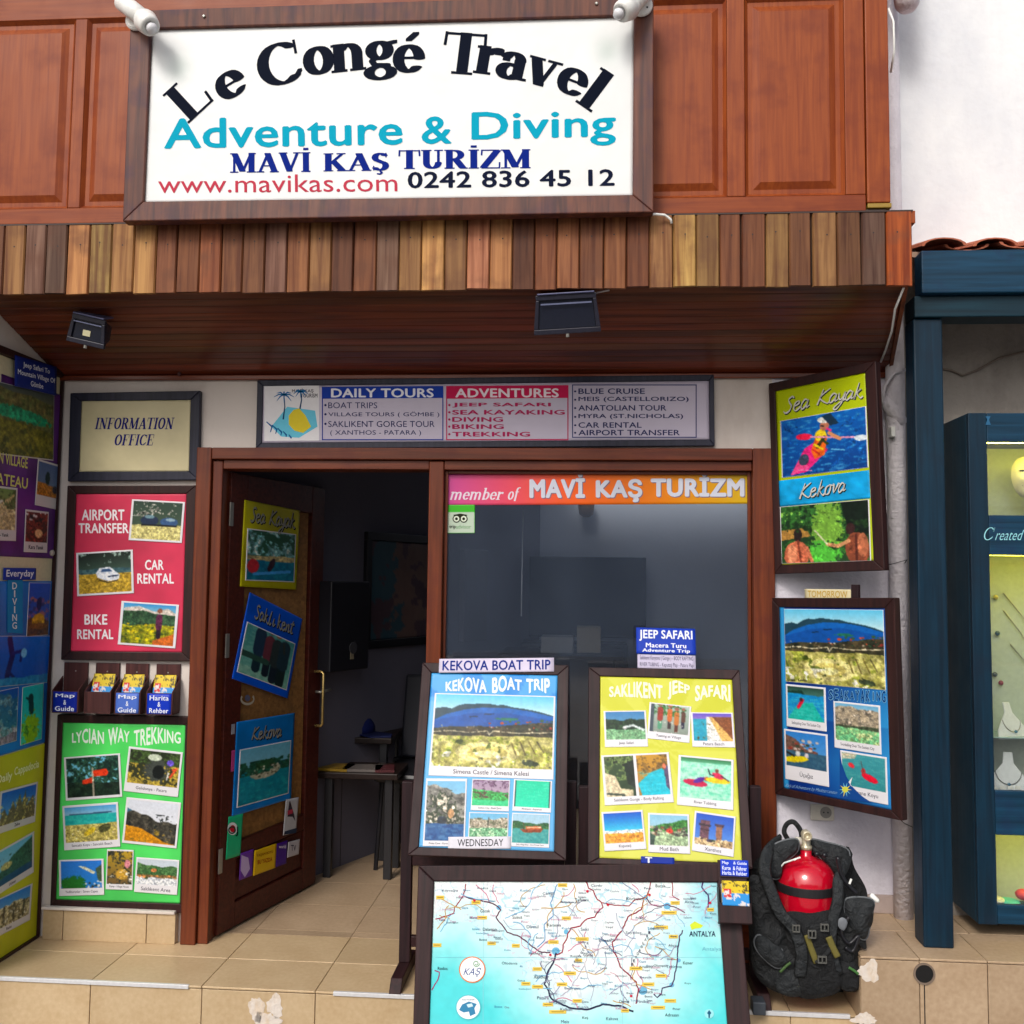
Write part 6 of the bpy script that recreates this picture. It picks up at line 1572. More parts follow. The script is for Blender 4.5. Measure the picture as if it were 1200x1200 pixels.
text_px(PW_, te, 'trip', 526.5, 615, 534, 620.5, (40, 44, 40), .0018, bold=.03)
text_px(PW_, te, 'advisor', 534.3, 615, 552, 619.5, (110, 160, 110), .0018, bold=.01)
# ------------------------------------------------------------------ easels
YE = -.22
def easel(xl, xr, ytop, label, foot=True):
    c = Vector(((X(xl, YE, 1050)+X(xr, YE, 1050))/2, YE, 0))
    e = empty('easel', c, label, 'easel', 'wooden easels holding the trip boards')
    tops = []
    for xx in (xl, xr):
        x_ = X(xx, YE, 1050); zt = at(xx, ytop, YE).z
        MB().box(x_-.021, x_+.021, YE-.018, YE+.018, .045, zt).build('post', M_easelz, e, bevel=.003)
        MB().prism([(x_-.022, YE-.20, 0), (x_-.022, YE+.12, 0), (x_-.022, YE+.12, .044), (x_-.022, YE-.16, .044)], (.044, 0, 0)).build('foot', M_easel, e, bevel=.003)
        tops.append(x_)
    MB().box(tops[0]+.022, tops[1]-.022, YE-.012, YE+.012, .10, .14).build('stretcher', M_easel, e, bevel=.003)
    MB().box(tops[0]+.022, tops[1]-.022, YE-.012, YE+.012, .40, .44).build('stretcher', M_easel, e, bevel=.003)
    # ledge carrying the board
    return e
easel(476, 668, 915, 'dark wooden easel behind the boat trip board, left of the two')
easel(684, 885, 921, 'dark wooden easel behind the jeep safari board, right of the two')

def lean_plane(top, bot, yt, yb, skew=0):
    a = at(*bot, yb); b = at(*top, yt)
    return Plane(a, (1, skew, 0), (0, (b-a).y, (b-a).z))
# boat trip board
PK = lean_plane((583, 777), (568, 1006), -.15, -.40)
kq = [(497, 779), (669, 778), (661, 1007), (476, 1004)]
C3 = lambda *p: q8(4.445, 470, 750, *p)
def c3(x, y): return 470+x/4.445, 750+y/4.445
kin = C3(165, 178, 825, 178, 787, 1095, 84, 1085)
kb = board_root('boat_trip_board', PK, kq, 'blue boat trip board with a bay panorama leaning on the left easel', 'poster board')
r = frame(PK, kb, kq, 0, M_easel, proud=.008, back=-.02, inner=kin)
imk = flat((90, 170, 226), (60, 80), .04, 3); yy_, xx_ = np.mgrid[0:80, 0:60]
rays = (np.sin(np.arctan2(yy_-30, xx_-30)*9) > .3) & (yy_ < 12); imk[rays] = C((60, 145, 215)); imk[14:, :] = imk[14:, :]*.6+C((150, 205, 238))*.4
sheet('poster_sheet', PK, r, imk, kb, .0, thick=.003)
for s, a, b, w0 in (('KEKOVA', (232, 205), (446, 270), 0), ('BOAT', (474, 195), (630, 268), 2), ('TRIP', (652, 200), (776, 274), 4)):
    text_px(PK, kb, s, *c3(*a), *c3(*b), (226, 238, 240), .0012, bold=.04, warp=wv(w0))
card(PK, kb, C3(182, 285, 810, 285, 788, 718, 136, 715), 'simena', .0012, cap=.118, border=.014, seed=71, res=1.3, captext='Simena Castle / Simena Kalesi')
card(PK, kb, C3(130, 722, 345, 722, 331, 1078, 115, 1072), 'cliff', .0018, cap=.08, border=.04, seed=72, captext='Pirate Cave - Korsan Mağarası')
card(PK, kb, C3(372, 725, 570, 728, 560, 892, 362, 888), 'sunken', .0018, cap=.16, border=.03, seed=73, captext='Sunken City - Batık Şehir')
card(PK, kb, C3(590, 728, 790, 732, 778, 898, 578, 892), 'teal', .0018, cap=.15, border=.04, seed=74, captext='Akvaryum - Aquarium')
card(PK, kb, C3(357, 898, 562, 900, 556, 1060, 346, 1058), 'whitecliff', .0018, cap=.2, border=.03, seed=75)
card(PK, kb, C3(582, 903, 778, 905, 770, 1080, 568, 1078), 'gulet', .0018, cap=.12, border=.03, seed=76, captext='Daily Village Boat - Ours Private Tours')
tagsign(PK, *c3(200, 98), *c3(797, 170), (222, 214, 234), 'white strip reading boat trip stuck above the boat trip board', [('KEKOVA BOAT TRIP', .03, .14, .97, .86)], .011, tcol=(30, 50, 130), slope=.5)
tagsign(PK, *c3(246, 1024), *c3(572, 1088), (232, 230, 238), 'white strip naming a weekday across the bottom of the boat trip board', [('WEDNESDAY', .15, .2, .88, .78)], .0045, tcol=(24, 24, 36), slope=.4, bold=.012)
# jeep board
PJ = lean_plane((779, 784), (783, 1015), -.13, -.40)
jq = [(691.5, 783), (868, 785), (880, 1016), (687, 1015)]
C4 = lambda *p: q8(4.138, 680, 730, *p)
def c4(x, y): return 680+x/4.138, 730+y/4.138
jin = C4(103, 265, 747, 270, 772, 1156, 85, 1148)
jb = board_root('jeep_safari_board', PJ, jq, 'yellow jeep safari board with eight photo prints leaning on the right easel', 'poster board')
r = frame(PJ, jb, jq, 0, M_easel, proud=.008, back=-.02, inner=jin)
imj = flat((204, 206, 72), (80, 100), .04, 3); yy_, xx_ = np.mgrid[0:100, 0:80]
ry = (np.sin(np.arctan2(yy_-40, xx_-38)*11) > .1); imj[ry] = imj[ry]*.72+C((236, 238, 150))*.28
fade = np.clip((yy_-20)/60., 0, 1)[..., None]*.22; imj = imj*(1-fade) + C((240, 240, 170))*fade
sheet('poster_sheet', PJ, r, imj, jb, .0, thick=.003)
for s, a, b, w0 in (('SAKLIKENT', (140, 296), (400, 362), 0), ('JEEP', (424, 288), (532, 362), 2), ('SAFARI', (556, 300), (728, 372), 4)):
    text_px(PJ, jb, s, *c4(*a), *c4(*b), (240, 240, 214), .0012, bold=.04, warp=wv(w0))
for i, (q, pc, cp, ct, two) in enumerate([(C4(115, 430, 320, 422, 327, 598, 118, 605), 'splash', .2, 'Jeep Safari', None), (C4(335, 388, 543, 403, 525, 582, 325, 560), 'village', .2, 'Tasting at Village', None),
    (C4(542, 440, 742, 430, 748, 600, 538, 605), 'patara', .18, 'Patara Beach', None), (C4(103, 645, 430, 625, 452, 868, 118, 888), 'gorge', .17, 'Saklıkent Gorge - Body Rafting', 'raft'),
    (C4(482, 645, 745, 660, 740, 905, 463, 885), 'tubing', .16, 'River Tubbing', None), (C4(108, 920, 300, 905, 323, 1095, 112, 1110), 'kaputas', .2, 'Kaputaş', None),
    (C4(333, 925, 528, 925, 532, 1118, 325, 1115), 'mud', .2, 'Mud Bath', None), (C4(558, 912, 755, 940, 742, 1132, 537, 1108), 'xanthos', .19, 'Xanthos', None)]):
    card(PJ, jb, q, pc, .0014+.0004*i, cap=cp, seed=80+i, captext=ct, two=two, border=.045, res=1.25)
tagsign(PJ, 745.5, 736.5, 815, 767, (34, 66, 170), 'blue jeep safari label standing on the top edge of the yellow board', [('JEEP SAFARI', .05, .08, .95, .52), ('Macera Turu', .16, .58, .84, .76), ('Adventure Trip', .1, .8, .9, .97)], .006, bold=.03, tcol=(226, 228, 240), slope=.3)
tagsign(PJ, 747, 768, 815, 784, (206, 200, 222), 'white label with small print under the blue jeep safari label', [('Saklıkent Kanyonu ( Gorge ) - BODY RAFTING', .04, .08, .96, .46), ('RIVER TUBING - Kaputaş Plajı - Patara Plajı', .04, .58, .96, .94)], .006, tcol=(50, 50, 80), slope=.3, bold=.0)
tagsign(PJ, 751, 1004, 790, 1012, (30, 56, 150), 'small blue strip peeping over the bottom rail of the yellow board', [('T', .12, .1, .34, .95)], .009, bold=.03, slope=1)

# map board
PM = lean_plane((676, 1013), (676, 1200), -.50, -.66)
mq = [(492, 1019), (864, 1008), (883, 1262), (481, 1262)]
C5 = lambda x, y: (470+x/2.79, 990+y/2.79)
minn = [C5(112, 131), C5(1038, 112), C5(1067, 690), C5(86, 690)]
mbd = board_root('map_board', PM, mq, 'large framed coastal road map leaning in front of the easels', 'map board')
r = frame(PM, mbd, mq, 0, M_easel, proud=.012, back=-.02, inner=minn, bevel=.004)
Wm, Hm = 330, 205
YY, XX = np.mgrid[0:Hm, 0:Wm]; YY = (YY+.5)/Hm; XX = (XX+.5)/Wm
def mu(x, y):
    k = (y-121)/(690-121); xl = 112+(86-112)*k; xr = 1038+(1067-1038)*k
    return (x-xl)/(xr-xl), k
coast = [(60, 300), (110, 292), (180, 262), (232, 262), (290, 330), (350, 352), (392, 400), (402, 440), (440, 462), (462, 520), (540, 556), (590, 560), (640, 540), (700, 545), (760, 530), (830, 518), (872, 480), (890, 400), (905, 320), (925, 270), (1000, 272), (1100, 285), (1100, 720), (60, 720)]
cp = [mu(*p) for p in coast]
sea = inpoly(XX, YY, cp)
dist = np.full(XX.shape, 9.)
for a, b in zip(cp[:-3], cp[1:-2]):
    ax, ay, bx, by = a[0]*1.6, a[1], b[0]*1.6, b[1]; vx, vy = bx-ax, by-ay
    t = np.clip(((XX*1.6-ax)*vx+(YY-ay)*vy)/(vx*vx+vy*vy+1e-9), 0, 1); dist = np.minimum(dist, np.hypot(XX*1.6-ax-t*vx, YY-ay-t*vy))
nz = vnoise(Hm, Wm, 6, 3); nz2 = vnoise(Hm, Wm, 30, 4, 2)
ts = np.clip(dist/.30 + (nz-.5)*.5, 0, 1)[..., None]
seac = C((196, 240, 240))*(1-ts) + C((92, 210, 214))*ts
tl = np.clip(1.1-dist/.16 + (nz-.5)*1.6, 0, 1)[..., None]*.55
landc = C((236, 246, 244))*(1-tl) + C((176, 228, 236))*tl
im = np.where(sea[..., None], seac, landc)
tr_ = np.clip((XX-.86)/.08, 0, 1)*np.clip((.32-YY)/.1, 0, 1)*.7; im = im*(1-tr_[..., None]) + C((150, 220, 232))*tr_[..., None]
im = im*(1+.05*(nz2-.5)[..., None])
vein = (np.abs(vnoise(Hm, Wm, 9, 12, 3)-.5) < .012) & ~sea; im[vein] = im[vein]*.65 + C((170, 170, 190))*.35
vein = (np.abs(vnoise(Hm, Wm, 7, 17, 3)-.47) < .010) & ~sea; im[vein] = im[vein]*.6 + C((120, 190, 215))*.4
vein = (np.abs(vnoise(Hm, Wm, 14, 23, 3)-.55) < .012) & ~sea; im[vein] = im[vein]*.75 + C((225, 170, 190))*.25
sheet('map_sheet', PM, r, im, mbd, .0, thick=.003, gain=.9)
DR = (150, 30, 56); NV = (44, 44, 72)
roads = [([(112, 242), (150, 232), (172, 225), (176, 205), (205, 165), (212, 128)], 1.1, DR), ([(205, 165), (232, 178), (262, 182), (300, 192), (325, 212), (312, 238), (335, 268), (348, 285), (390, 300), (420, 325), (452, 350), (488, 352)], 1.3, (90, 40, 70)),
 ([(604, 118), (612, 140), (630, 150), (640, 178), (655, 188), (660, 205), (640, 222), (632, 236), (600, 246), (585, 265), (556, 272), (545, 290), (542, 310), (530, 325), (528, 350), (508, 360)], 1.3, DR),
 ([(655, 188), (690, 196), (745, 200), (760, 182), (800, 172), (812, 150), (818, 118)], 1.1, DR), ([(800, 172), (820, 196), (850, 202), (872, 196), (900, 206), (928, 222)], 1.1, (100, 50, 80)),
 ([(792, 180), (786, 212), (740, 236), (722, 280), (692, 318), (694, 350), (706, 368), (716, 400), (740, 420), (768, 448), (776, 470), (768, 520)], 1.4, (140, 36, 60)),
 ([(508, 352), (500, 380), (478, 420), (470, 455), (482, 480), (488, 500), (520, 520), (560, 536), (610, 538), (660, 522), (720, 528), (760, 545)], 1.8, NV),
 ([(922, 280), (910, 300), (905, 340), (902, 380), (895, 430), (885, 460)], 1.4, (80, 60, 100)), ([(885, 460), (855, 470), (850, 488), (838, 500), (826, 488)], 1.3, (60, 50, 90)),
 ([(886, 118), (890, 140), (886, 165), (910, 180)], 1.0, DR), ([(990, 110), (984, 140), (1004, 165), (1006, 190), (1000, 215)], 1.6, (80, 60, 110)),
 ([(462, 122), (430, 150), (420, 195), (400, 215), (340, 240)], .8, (120, 180, 215)), ([(510, 130), (490, 190), (500, 230), (468, 262), (470, 310), (445, 335)], 1.0, (90, 140, 190)),
 ([(600, 395), (580, 430), (545, 480), (520, 495)], .8, (170, 160, 180)), ([(600, 395), (612, 440), (630, 470), (620, 510)], .8, (170, 170, 190)), ([(690, 325), (650, 340), (610, 360), (600, 395)], .8, (190, 170, 180)), ([(768, 450), (720, 460), (680, 490)], .8, (170, 160, 190)),
 ([(110, 410), (126, 415), (120, 440), (100, 475)], 1.2, (150, 60, 110)), ([(720, 120), (745, 140), (790, 170)], .8, (130, 130, 160)), ([(545, 200), (560, 215), (575, 235)], .8, (150, 150, 170)),
 ([(112, 368), (1056, 368)], .35, (120, 190, 205)), ([(270, 125), (268, 600)], .35, (150, 200, 215)), ([(722, 120), (724, 600)], .35, (150, 200, 215)), ([(500, 122), (498, 330)], .35, (160, 205, 220))]
rr_ = random.Random(5)
for k, (pts, w_, c_) in enumerate(roads):
    P2 = []
    for a, b in zip(pts[:-1], pts[1:]):
        n = max(1, int(math.dist(a, b)/9))
        for i in range(n):
            t = i/n; j = 1.6 if w_ > .5 else 0
            P2.append((a[0]+(b[0]-a[0])*t+rr_.uniform(-j, j), a[1]+(b[1]-a[1])*t+rr_.uniform(-j, j)))
    P2.append(pts[-1])
    stroke(PM, mbd, [C5(*p) for p in P2], w_*1.05, c_, .0008+.00002*k, name='map_road')
# yellow place labels
for (x, y, w_) in ((128, 172, 26), (245, 188, 30), (265, 238, 32), (296, 322, 28), (375, 330, 26), (118, 328, 28), (528, 132, 30), (540, 240, 30), (592, 308, 42), (498, 318, 34), (580, 378, 24), (552, 420, 40), (445, 406, 30), (408, 454, 30), (446, 464, 36), (526, 456, 34), (480, 522, 34), (576, 510, 30), (512, 546, 56), (732, 542, 26), (768, 404, 42), (808, 456, 40), (850, 428, 36), (890, 300, 30), (850, 270, 46), (876, 222, 50), (896, 190, 30), (1012, 212, 22), (880, 510, 38), (840, 532, 46)):
    R_(PM, mbd, *C5(x-w_/2, y-6), *C5(x+w_/2, y+6), (222, 192, 84), .0014, name='map_label', th=.0002)
    stroke(PM, mbd, [C5(x-w_*.36, y), C5(x+w_*.36, y)], .9, (150, 120, 50), .0018, name='map_label_text')
rm_ = random.Random(23)
for q in range(90):
    x, y = rm_.uniform(125, 1020), rm_.uniform(130, 540)
    pts = [(x, y)]; an_ = rm_.uniform(0, 6.28)
    for _ in range(rm_.randint(6, 12)):
        an_ += rm_.uniform(-.6, .6); x += 13*math.cos(an_); y += 11*math.sin(an_)
        u_, v_ = mu(x, y)
        if not (0.01 < u_ < .99 and .01 < v_ < .8) or sea[int(v_*Hm), int(u_*Wm)]: break
        pts.append((x, y))
    if len(pts) > 3:
        stroke(PM, mbd, [C5(*p) for p in pts], rm_.choice([.7, .9, 1.0]), rm_.choice([(150, 150, 175), (200, 120, 150), (110, 170, 205), (90, 90, 120), (190, 150, 90)]), .0007+.000006*q, name='map_road')
names = [('Göcek', 275, 216), ('Fethiye', 440, 356), ('Dalaman', 290, 276), ('Ölüdeniz', 355, 386), ('Çameli', 482, 160), ('Altınyayla', 552, 188), ('Korkuteli', 765, 176), ('Elmalı', 666, 312), ('Gömbe', 612, 360), ('Kalkan', 540, 538), ('Kemer', 938, 386), ('Finike', 790, 512), ('Kumluca', 800, 480), ('Demre', 730, 512), ('Tekirova', 892, 398), ('Olympos', 848, 396), ('Kaş', 602, 566), ('Meis', 536, 578), ('Patara', 464, 500), ('Xanthos', 456, 432), ('Rodos', 136, 404), ('Çavdır', 640, 134), ('Burdur', 512, 100), ('Köyceğiz', 160, 150), ('Tefenni', 590, 180), ('Bucak', 848, 134), ('Seydiler', 760, 288), ('Susuz', 380, 236), ('Karaova', 500, 262), ('Akçay', 890, 330), ('Adrasan', 885, 556), ('Kekova', 690, 568), ('Arsaköy', 800, 400), ('Dirmil', 430, 268), ('Seki', 600, 276), ('Bezirgan', 560, 470), ('Aksu', 940, 186), ('Beycik', 800, 434)]
for s, x, y in names:
    w_ = 6.4*len(s)
    text_px(PM, mbd, s, *C5(x-w_/2, y-5), *C5(x+w_/2, y+5), (40, 44, 66) if len(s) % 2 else (70, 76, 110), .0022, bold=.01, name='lettering')
rc = random.Random(11)
tiny = ['Yuva', 'Ova', 'Kızılca', 'Bayır', 'Sütleğen', 'Gökçe', 'Çayköy', 'Yeşil', 'Kaya', 'Tepe', 'Kuyu', 'Islam', 'Bozca', 'Ak', 'Dere', 'Pınar']
k_ = 0
while k_ < 190:
    x, y = rc.uniform(125, 1030), rc.uniform(135, 560)
    u_, v_ = mu(x, y)
    if sea[min(Hm-1, int(v_*Hm)), min(Wm-1, int(u_*Wm))] and rc.random() > .06: continue
    s = rc.choice(tiny); w_ = 5.0*len(s); c_ = rc.choice([(60, 66, 96), (110, 116, 140), (200, 120, 160), (60, 130, 170)])
    text_px(PM, mbd, s, *C5(x-w_/2, y-3.6), *C5(x+w_/2, y+3.6), c_, .0021, bold=.01); k_ += 1
text_px(PM, mbd, 'ANTALYA', *C5(942, 282), *C5(1028, 300), (30, 44, 80), .0022, bold=.02)
text_px(PM, mbd, 'Antalya', *C5(984, 334), *C5(1046, 350), (100, 170, 190), .0022, bold=-.005)
for i, ch in enumerate('BEYDAĞLARI'):
    text_px(PM, mbd, ch, *C5(752+i*6.2, 386-i*11.5), *C5(759+i*6.2, 395-i*11.5), (70, 70, 90), .0022)
for i, ch in enumerate('AKDAĞLAR'):
    text_px(PM, mbd, ch, *C5(558+i*7, 388-i*10), *C5(565+i*7, 396-i*10), (100, 100, 120), .0022)
for (x, y) in ((488, 360), (609, 152), (676, 196), (812, 164), (752, 494), (1010, 190), (240, 182)):
    disc(PM, mbd, *C5(x, y), 1.6, (200, 30, 60), .0026, 8, 'map_dot')
for (x, y, a) in ((506, 348, 16), (320, 205, 10), (870, 200, 14), (540, 285, 10), (885, 458, 10), (790, 476, 18), (908, 378, 8), (800, 172, 10)):
    disc(PM, mbd, *C5(x, y), a*.3, (110, 176, 210), .0005, 10, 'map_town')
polypx(PM, mbd, [C5(*p) for p in ((944, 262), (960, 250), (975, 258), (988, 264), (980, 272), (962, 274), (950, 278))], (205, 220, 60), .0006, 'map_town')
for k, (cx, cy, r1) in enumerate(((233, 408, 15.5), (220, 531, 15))):
    c_ = C5(cx, cy)
    disc(PM, mbd, *c_, r1, (222, 120, 60) if k == 0 else (90, 190, 200), .003, 28, 'round_logo'); disc(PM, mbd, *c_, r1-1.3, (236, 240, 242), .0033, 28, 'round_logo')
text_px(PM, mbd, 'KAŞ', *C5(204, 402), *C5(262, 432), (30, 60, 130), .0036, bold=.01, shear=.4)
stroke(PM, mbd, [(C5(246, 388)[0]+4*math.cos(t)*(1-t/14), C5(246, 388)[1]+4*math.sin(t)*(1-t/14)) for t in np.linspace(0, 9, 18)], .9, (90, 150, 100), .0036)
polypx(PM, mbd, [C5(*p) for p in ((190, 540), (200, 522), (222, 512), (248, 520), (240, 534), (244, 552), (226, 560), (222, 545), (205, 548))], (60, 130, 170), .0036, 'round_logo')
polypx(PM, mbd, [C5(*p) for p in ((214, 522), (232, 518), (236, 528), (220, 532))], (200, 225, 230), .0039, 'round_logo')
text_px(PM, mbd, 'KAŞ TOURISM', *C5(200, 504), *C5(240, 510), (40, 90, 120), .0036)
disc(PM, mbd, *C5(1007, 552), 5.5, (150, 220, 225), .003, 16, 'round_logo'); polypx(PM, mbd, [C5(*p) for p in ((1000, 550), (1007, 540), (1014, 550), (1010, 554), (1009, 566), (1005, 566), (1004, 554))], (30, 90, 120), .0034, 'round_logo')
# leaflet box clipped on the map board corner
lx0, lx1 = 838, 877
eb = board_root('leaflet_box', PM, rectf(838, 1028, 877, 1083), 'leaflet box with a multilingual map label clipped on the map board corner', 'leaflet box')
def pbox(name, P, x0, y0, x1, y1, c0, c1, mat, par, bevel=.002):
    a = P.loc(x0, y0); b = P.loc(x1, y1); 
    return MB(P.M()).box(a[0], b[0], b[1], a[1], c0, c1).build(name, mat, par, bevel=bevel)
pbox('back_board', PM, 840, 1008, 877, 1082, .0125, .02, M_easel, eb)
pbox('front', PM, 839, 1058, 878, 1083, .066, .072, M_easel, eb)
pbox('base', PM, 840, 1080, 877, 1084, .021, .065, M_easel, eb)
pbox('cheek', PM, 839, 1040, 841, 1083, .021, .0655, M_easel, eb)
pbox('cheek', PM, 876, 1040, 878, 1083, .021, .0655, M_easel, eb)
pbox('leaflet_pages', PM, 843, 1036, 874, 1080, .03, .055, plain((220, 216, 205), .6), eb)
sheet('leaflet_cover', PM, PM.fit(rectf(843, 1033.5, 874, 1062)), iml[:24], eb, .0735, thick=.001)
tagsign(PM, 843, 1008, 875.5, 1027, (36, 70, 190), 'blue three line map and guide label above the leaflet box on the map board', [('Map    & Guide', .06, .1, .94, .34), ('Karte  & Führer', .06, .4, .94, .64), ('Harita & Rehber', .06, .7, .94, .94)], .030, bold=.02, tcol=(226, 232, 250), slope=.6)
MB(PM.M()).box(PM.loc(843, 1018)[0], PM.loc(875, 1018)[0], PM.loc(843, 1028)[1], PM.loc(843, 1010)[1], .021, .0285).build('label_block', M_easel, eb)

# ------------------------------------------------------------------ boards on the right
def vplane(pl, pr):
    a, b = at(*pl), at(*pr)
    e = Vector((b.x-a.x, b.y-a.y, 0))
    return Plane(a, e, (0, 0, 1))
PA = vplane((905, 565, -.03), (1032, 545, -.37))
aq = [(905, 453), (1032, 418), (1033, 667), (906, 674)]
C7 = lambda *p: q8(4.617, 890, 420, *p)
def c7(x, y): return 890+x/4.617, 420+y/4.617
ain = C7(103, 190, 593, 58, 600, 1086, 108, 1124)
ab = board_root('sea_kayak_board', PA, aq, 'tall dark framed board with a yellow sea kayak title and a cyan middle strip', 'poster board')
r = frame(PA, ab, aq, 0, M_frame_dark, proud=.008, back=-.025, inner=ain)
sheet('poster_sheet', PA, r, wavy((176, 190, 20), (40, 80), 4, .05), ab, .0, thick=.003)
card(PA, ab, C7(118, 350, 583, 245, 585, 583, 118, 655), 'kayaker', .0012, cap=.012, border=.012, seed=91, res=1.4)
cq = C7(106, 672, 597, 594, 597, 748, 108, 812)
ci = flat((30, 160, 215), (40, 14), .1, 3); ci = np.clip(ci*(1+.5*(vnoise(14, 40, 3, 8)[..., None]-.5)), 0, 1)
sheet('cyan_strip', PA, PA.fit(cq), ci, ab, .0012, thick=.0008)
card(PA, ab, C7(118, 815, 597, 750, 600, 1085, 112, 1120), 'bathers', .0012, cap=.012, border=.012, seed=92, res=1.4)
script(PA, ab, 'Sea', 918, 466, 947, 485, .0012, -7)
script(PA, ab, 'Kayak', 956, 457, 1010, 475, .0012, -9)
script(PA, ab, 'Kekova', 936, 567, 990, 585, .0026, -9)

PBd = vplane((907, 815, -.03), (1054, 830, -.47))
bq2 = [(906, 702), (1052, 699), (1056, 959), (908, 932)]
C8 = lambda *p: q8(4, 890, 670, *p)
def c8(x, y): return 890+x/4, 670+y/4
bin_ = C8(103, 168, 600, 168, 610, 1100, 105, 1025)
bb = board_root('kayaking_board', PBd, bq2, 'blue sea kayaking board with a bay panorama over four small prints', 'poster board')
r = frame(PBd, bb, bq2, 0, M_frame_dark, proud=.008, back=-.025, inner=bin_)
imb = np.zeros((100, 50, 3)); yy_, xx_ = np.mgrid[0:100, 0:50]
tt = np.clip(xx_/50*.9 + (yy_ < 60)*.2 - np.abs(yy_-80)/90, 0, 1)[..., None]
imb = C((14, 50, 120))*(1-tt) + C((70, 170, 225))*tt; imb[:, :3] = C((60, 150, 205))
sheet('poster_sheet', PBd, r, imb, bb, .0, thick=.003)
card(PBd, bb, C8(118, 178, 587, 175, 586, 542, 122, 526), 'simena', .0012, cap=.01, border=.008, seed=71, res=1.4)
text_px(PBd, bb, 'Simena / Kaleköy', *c8(132, 500), *c8(225, 515), (40, 50, 40), .0022, slope=.5)
for i, ch in enumerate('SEAKAYAKING'):
    xx = 325 + i*24.8; up_ = 5*math.sin(i*1.3); wI = 8 if ch == 'I' else 22; xx += 7 if ch == 'I' else 0
    text_px(PBd, bb, ch, *c8(xx, 552-up_+i*.6), *c8(xx+wI, 602+up_+i*1.1), (140, 200, 230), .0012, bold=.05)
    text_px(PBd, bb, ch, *c8(xx+1.5, 554-up_+i*.6), *c8(xx+wI-1.5, 600+up_+i*1.1), (14, 62, 120), .0018, bold=.03)
card(PBd, bb, C8(127, 530, 312, 540, 313, 745, 125, 728), 'redkayak', .0012, cap=.2, seed=101, res=1.3, captext='Seakayaking Over The Sunken City')
card(PBd, bb, C8(350, 608, 570, 625, 568, 850, 350, 830), 'rockcove', .0012, cap=.18, seed=102, res=1.3, captext='Snorkelling Over The Sunken City')
card(PBd, bb, C8(120, 740, 323, 760, 322, 1000, 118, 978), 'yellowkayak', .0012, cap=.28, seed=103, res=1.3, captext='Üçağız')
card(PBd, bb, C8(382, 842, 600, 865, 600, 1090, 382, 1052), 'redkayaks', .0012, cap=.26, seed=104, res=1.3, captext='Tersane Koyu')
polypx(PBd, bb, [c8(*p) for p in ((378, 838), (388, 900), (410, 960), (440, 1010), (480, 1050), (530, 1084), (378, 1060))], (24, 70, 140), .0024, 'page_curl')
polypx(PBd, bb, [c8(*p) for p in ((440, 1010), (428, 1000), (438, 962), (420, 985), (404, 950), (420, 985))], (225, 228, 232), .0030, 'page_curl')
for a in range(10):
    ca_ = a*36
    polypx(PBd, bb, [c8(405+9*math.cos(math.radians(ca_-24)), 1020+9*math.sin(math.radians(ca_-24))), c8(405+30*math.cos(math.radians(ca_)), 1022+36*math.sin(math.radians(ca_))), c8(405+9*math.cos(math.radians(ca_+24)), 1020+9*math.sin(math.radians(ca_+24)))], (110, 190, 215) if a % 3 else (215, 205, 90), .0034+.00003*a)
disc(PBd, bb, *c8(405, 1020), 3.6, (205, 205, 80), .0040, 12)
text_px(PBd, bb, 'Kaş of Adventure by Mediterranean', *c8(124, 992), *c8(366, 1012), (140, 180, 220), .0022, bold=-.01, shear=.5, slope=9)
tm = tagsign(PBd, 943, 690.5, 997, 702, (222, 212, 176), 'cream strip reading tomorrow above the blue kayaking board', [('TOMORROW', .07, .16, .93, .84)], .0, tcol=(190, 150, 40), slope=0, bold=.015)
pk0, pk1 = PBd.loc(998, 703), PBd.loc(1006, 685)
MB(PBd.M()).box(pk0[0], pk1[0], pk0[1], pk1[1], -.012, .004).build('wooden_clip', M_easelz, None, bevel=.002, label='small dark wooden clip standing beside the tomorrow strip', cat='clip')

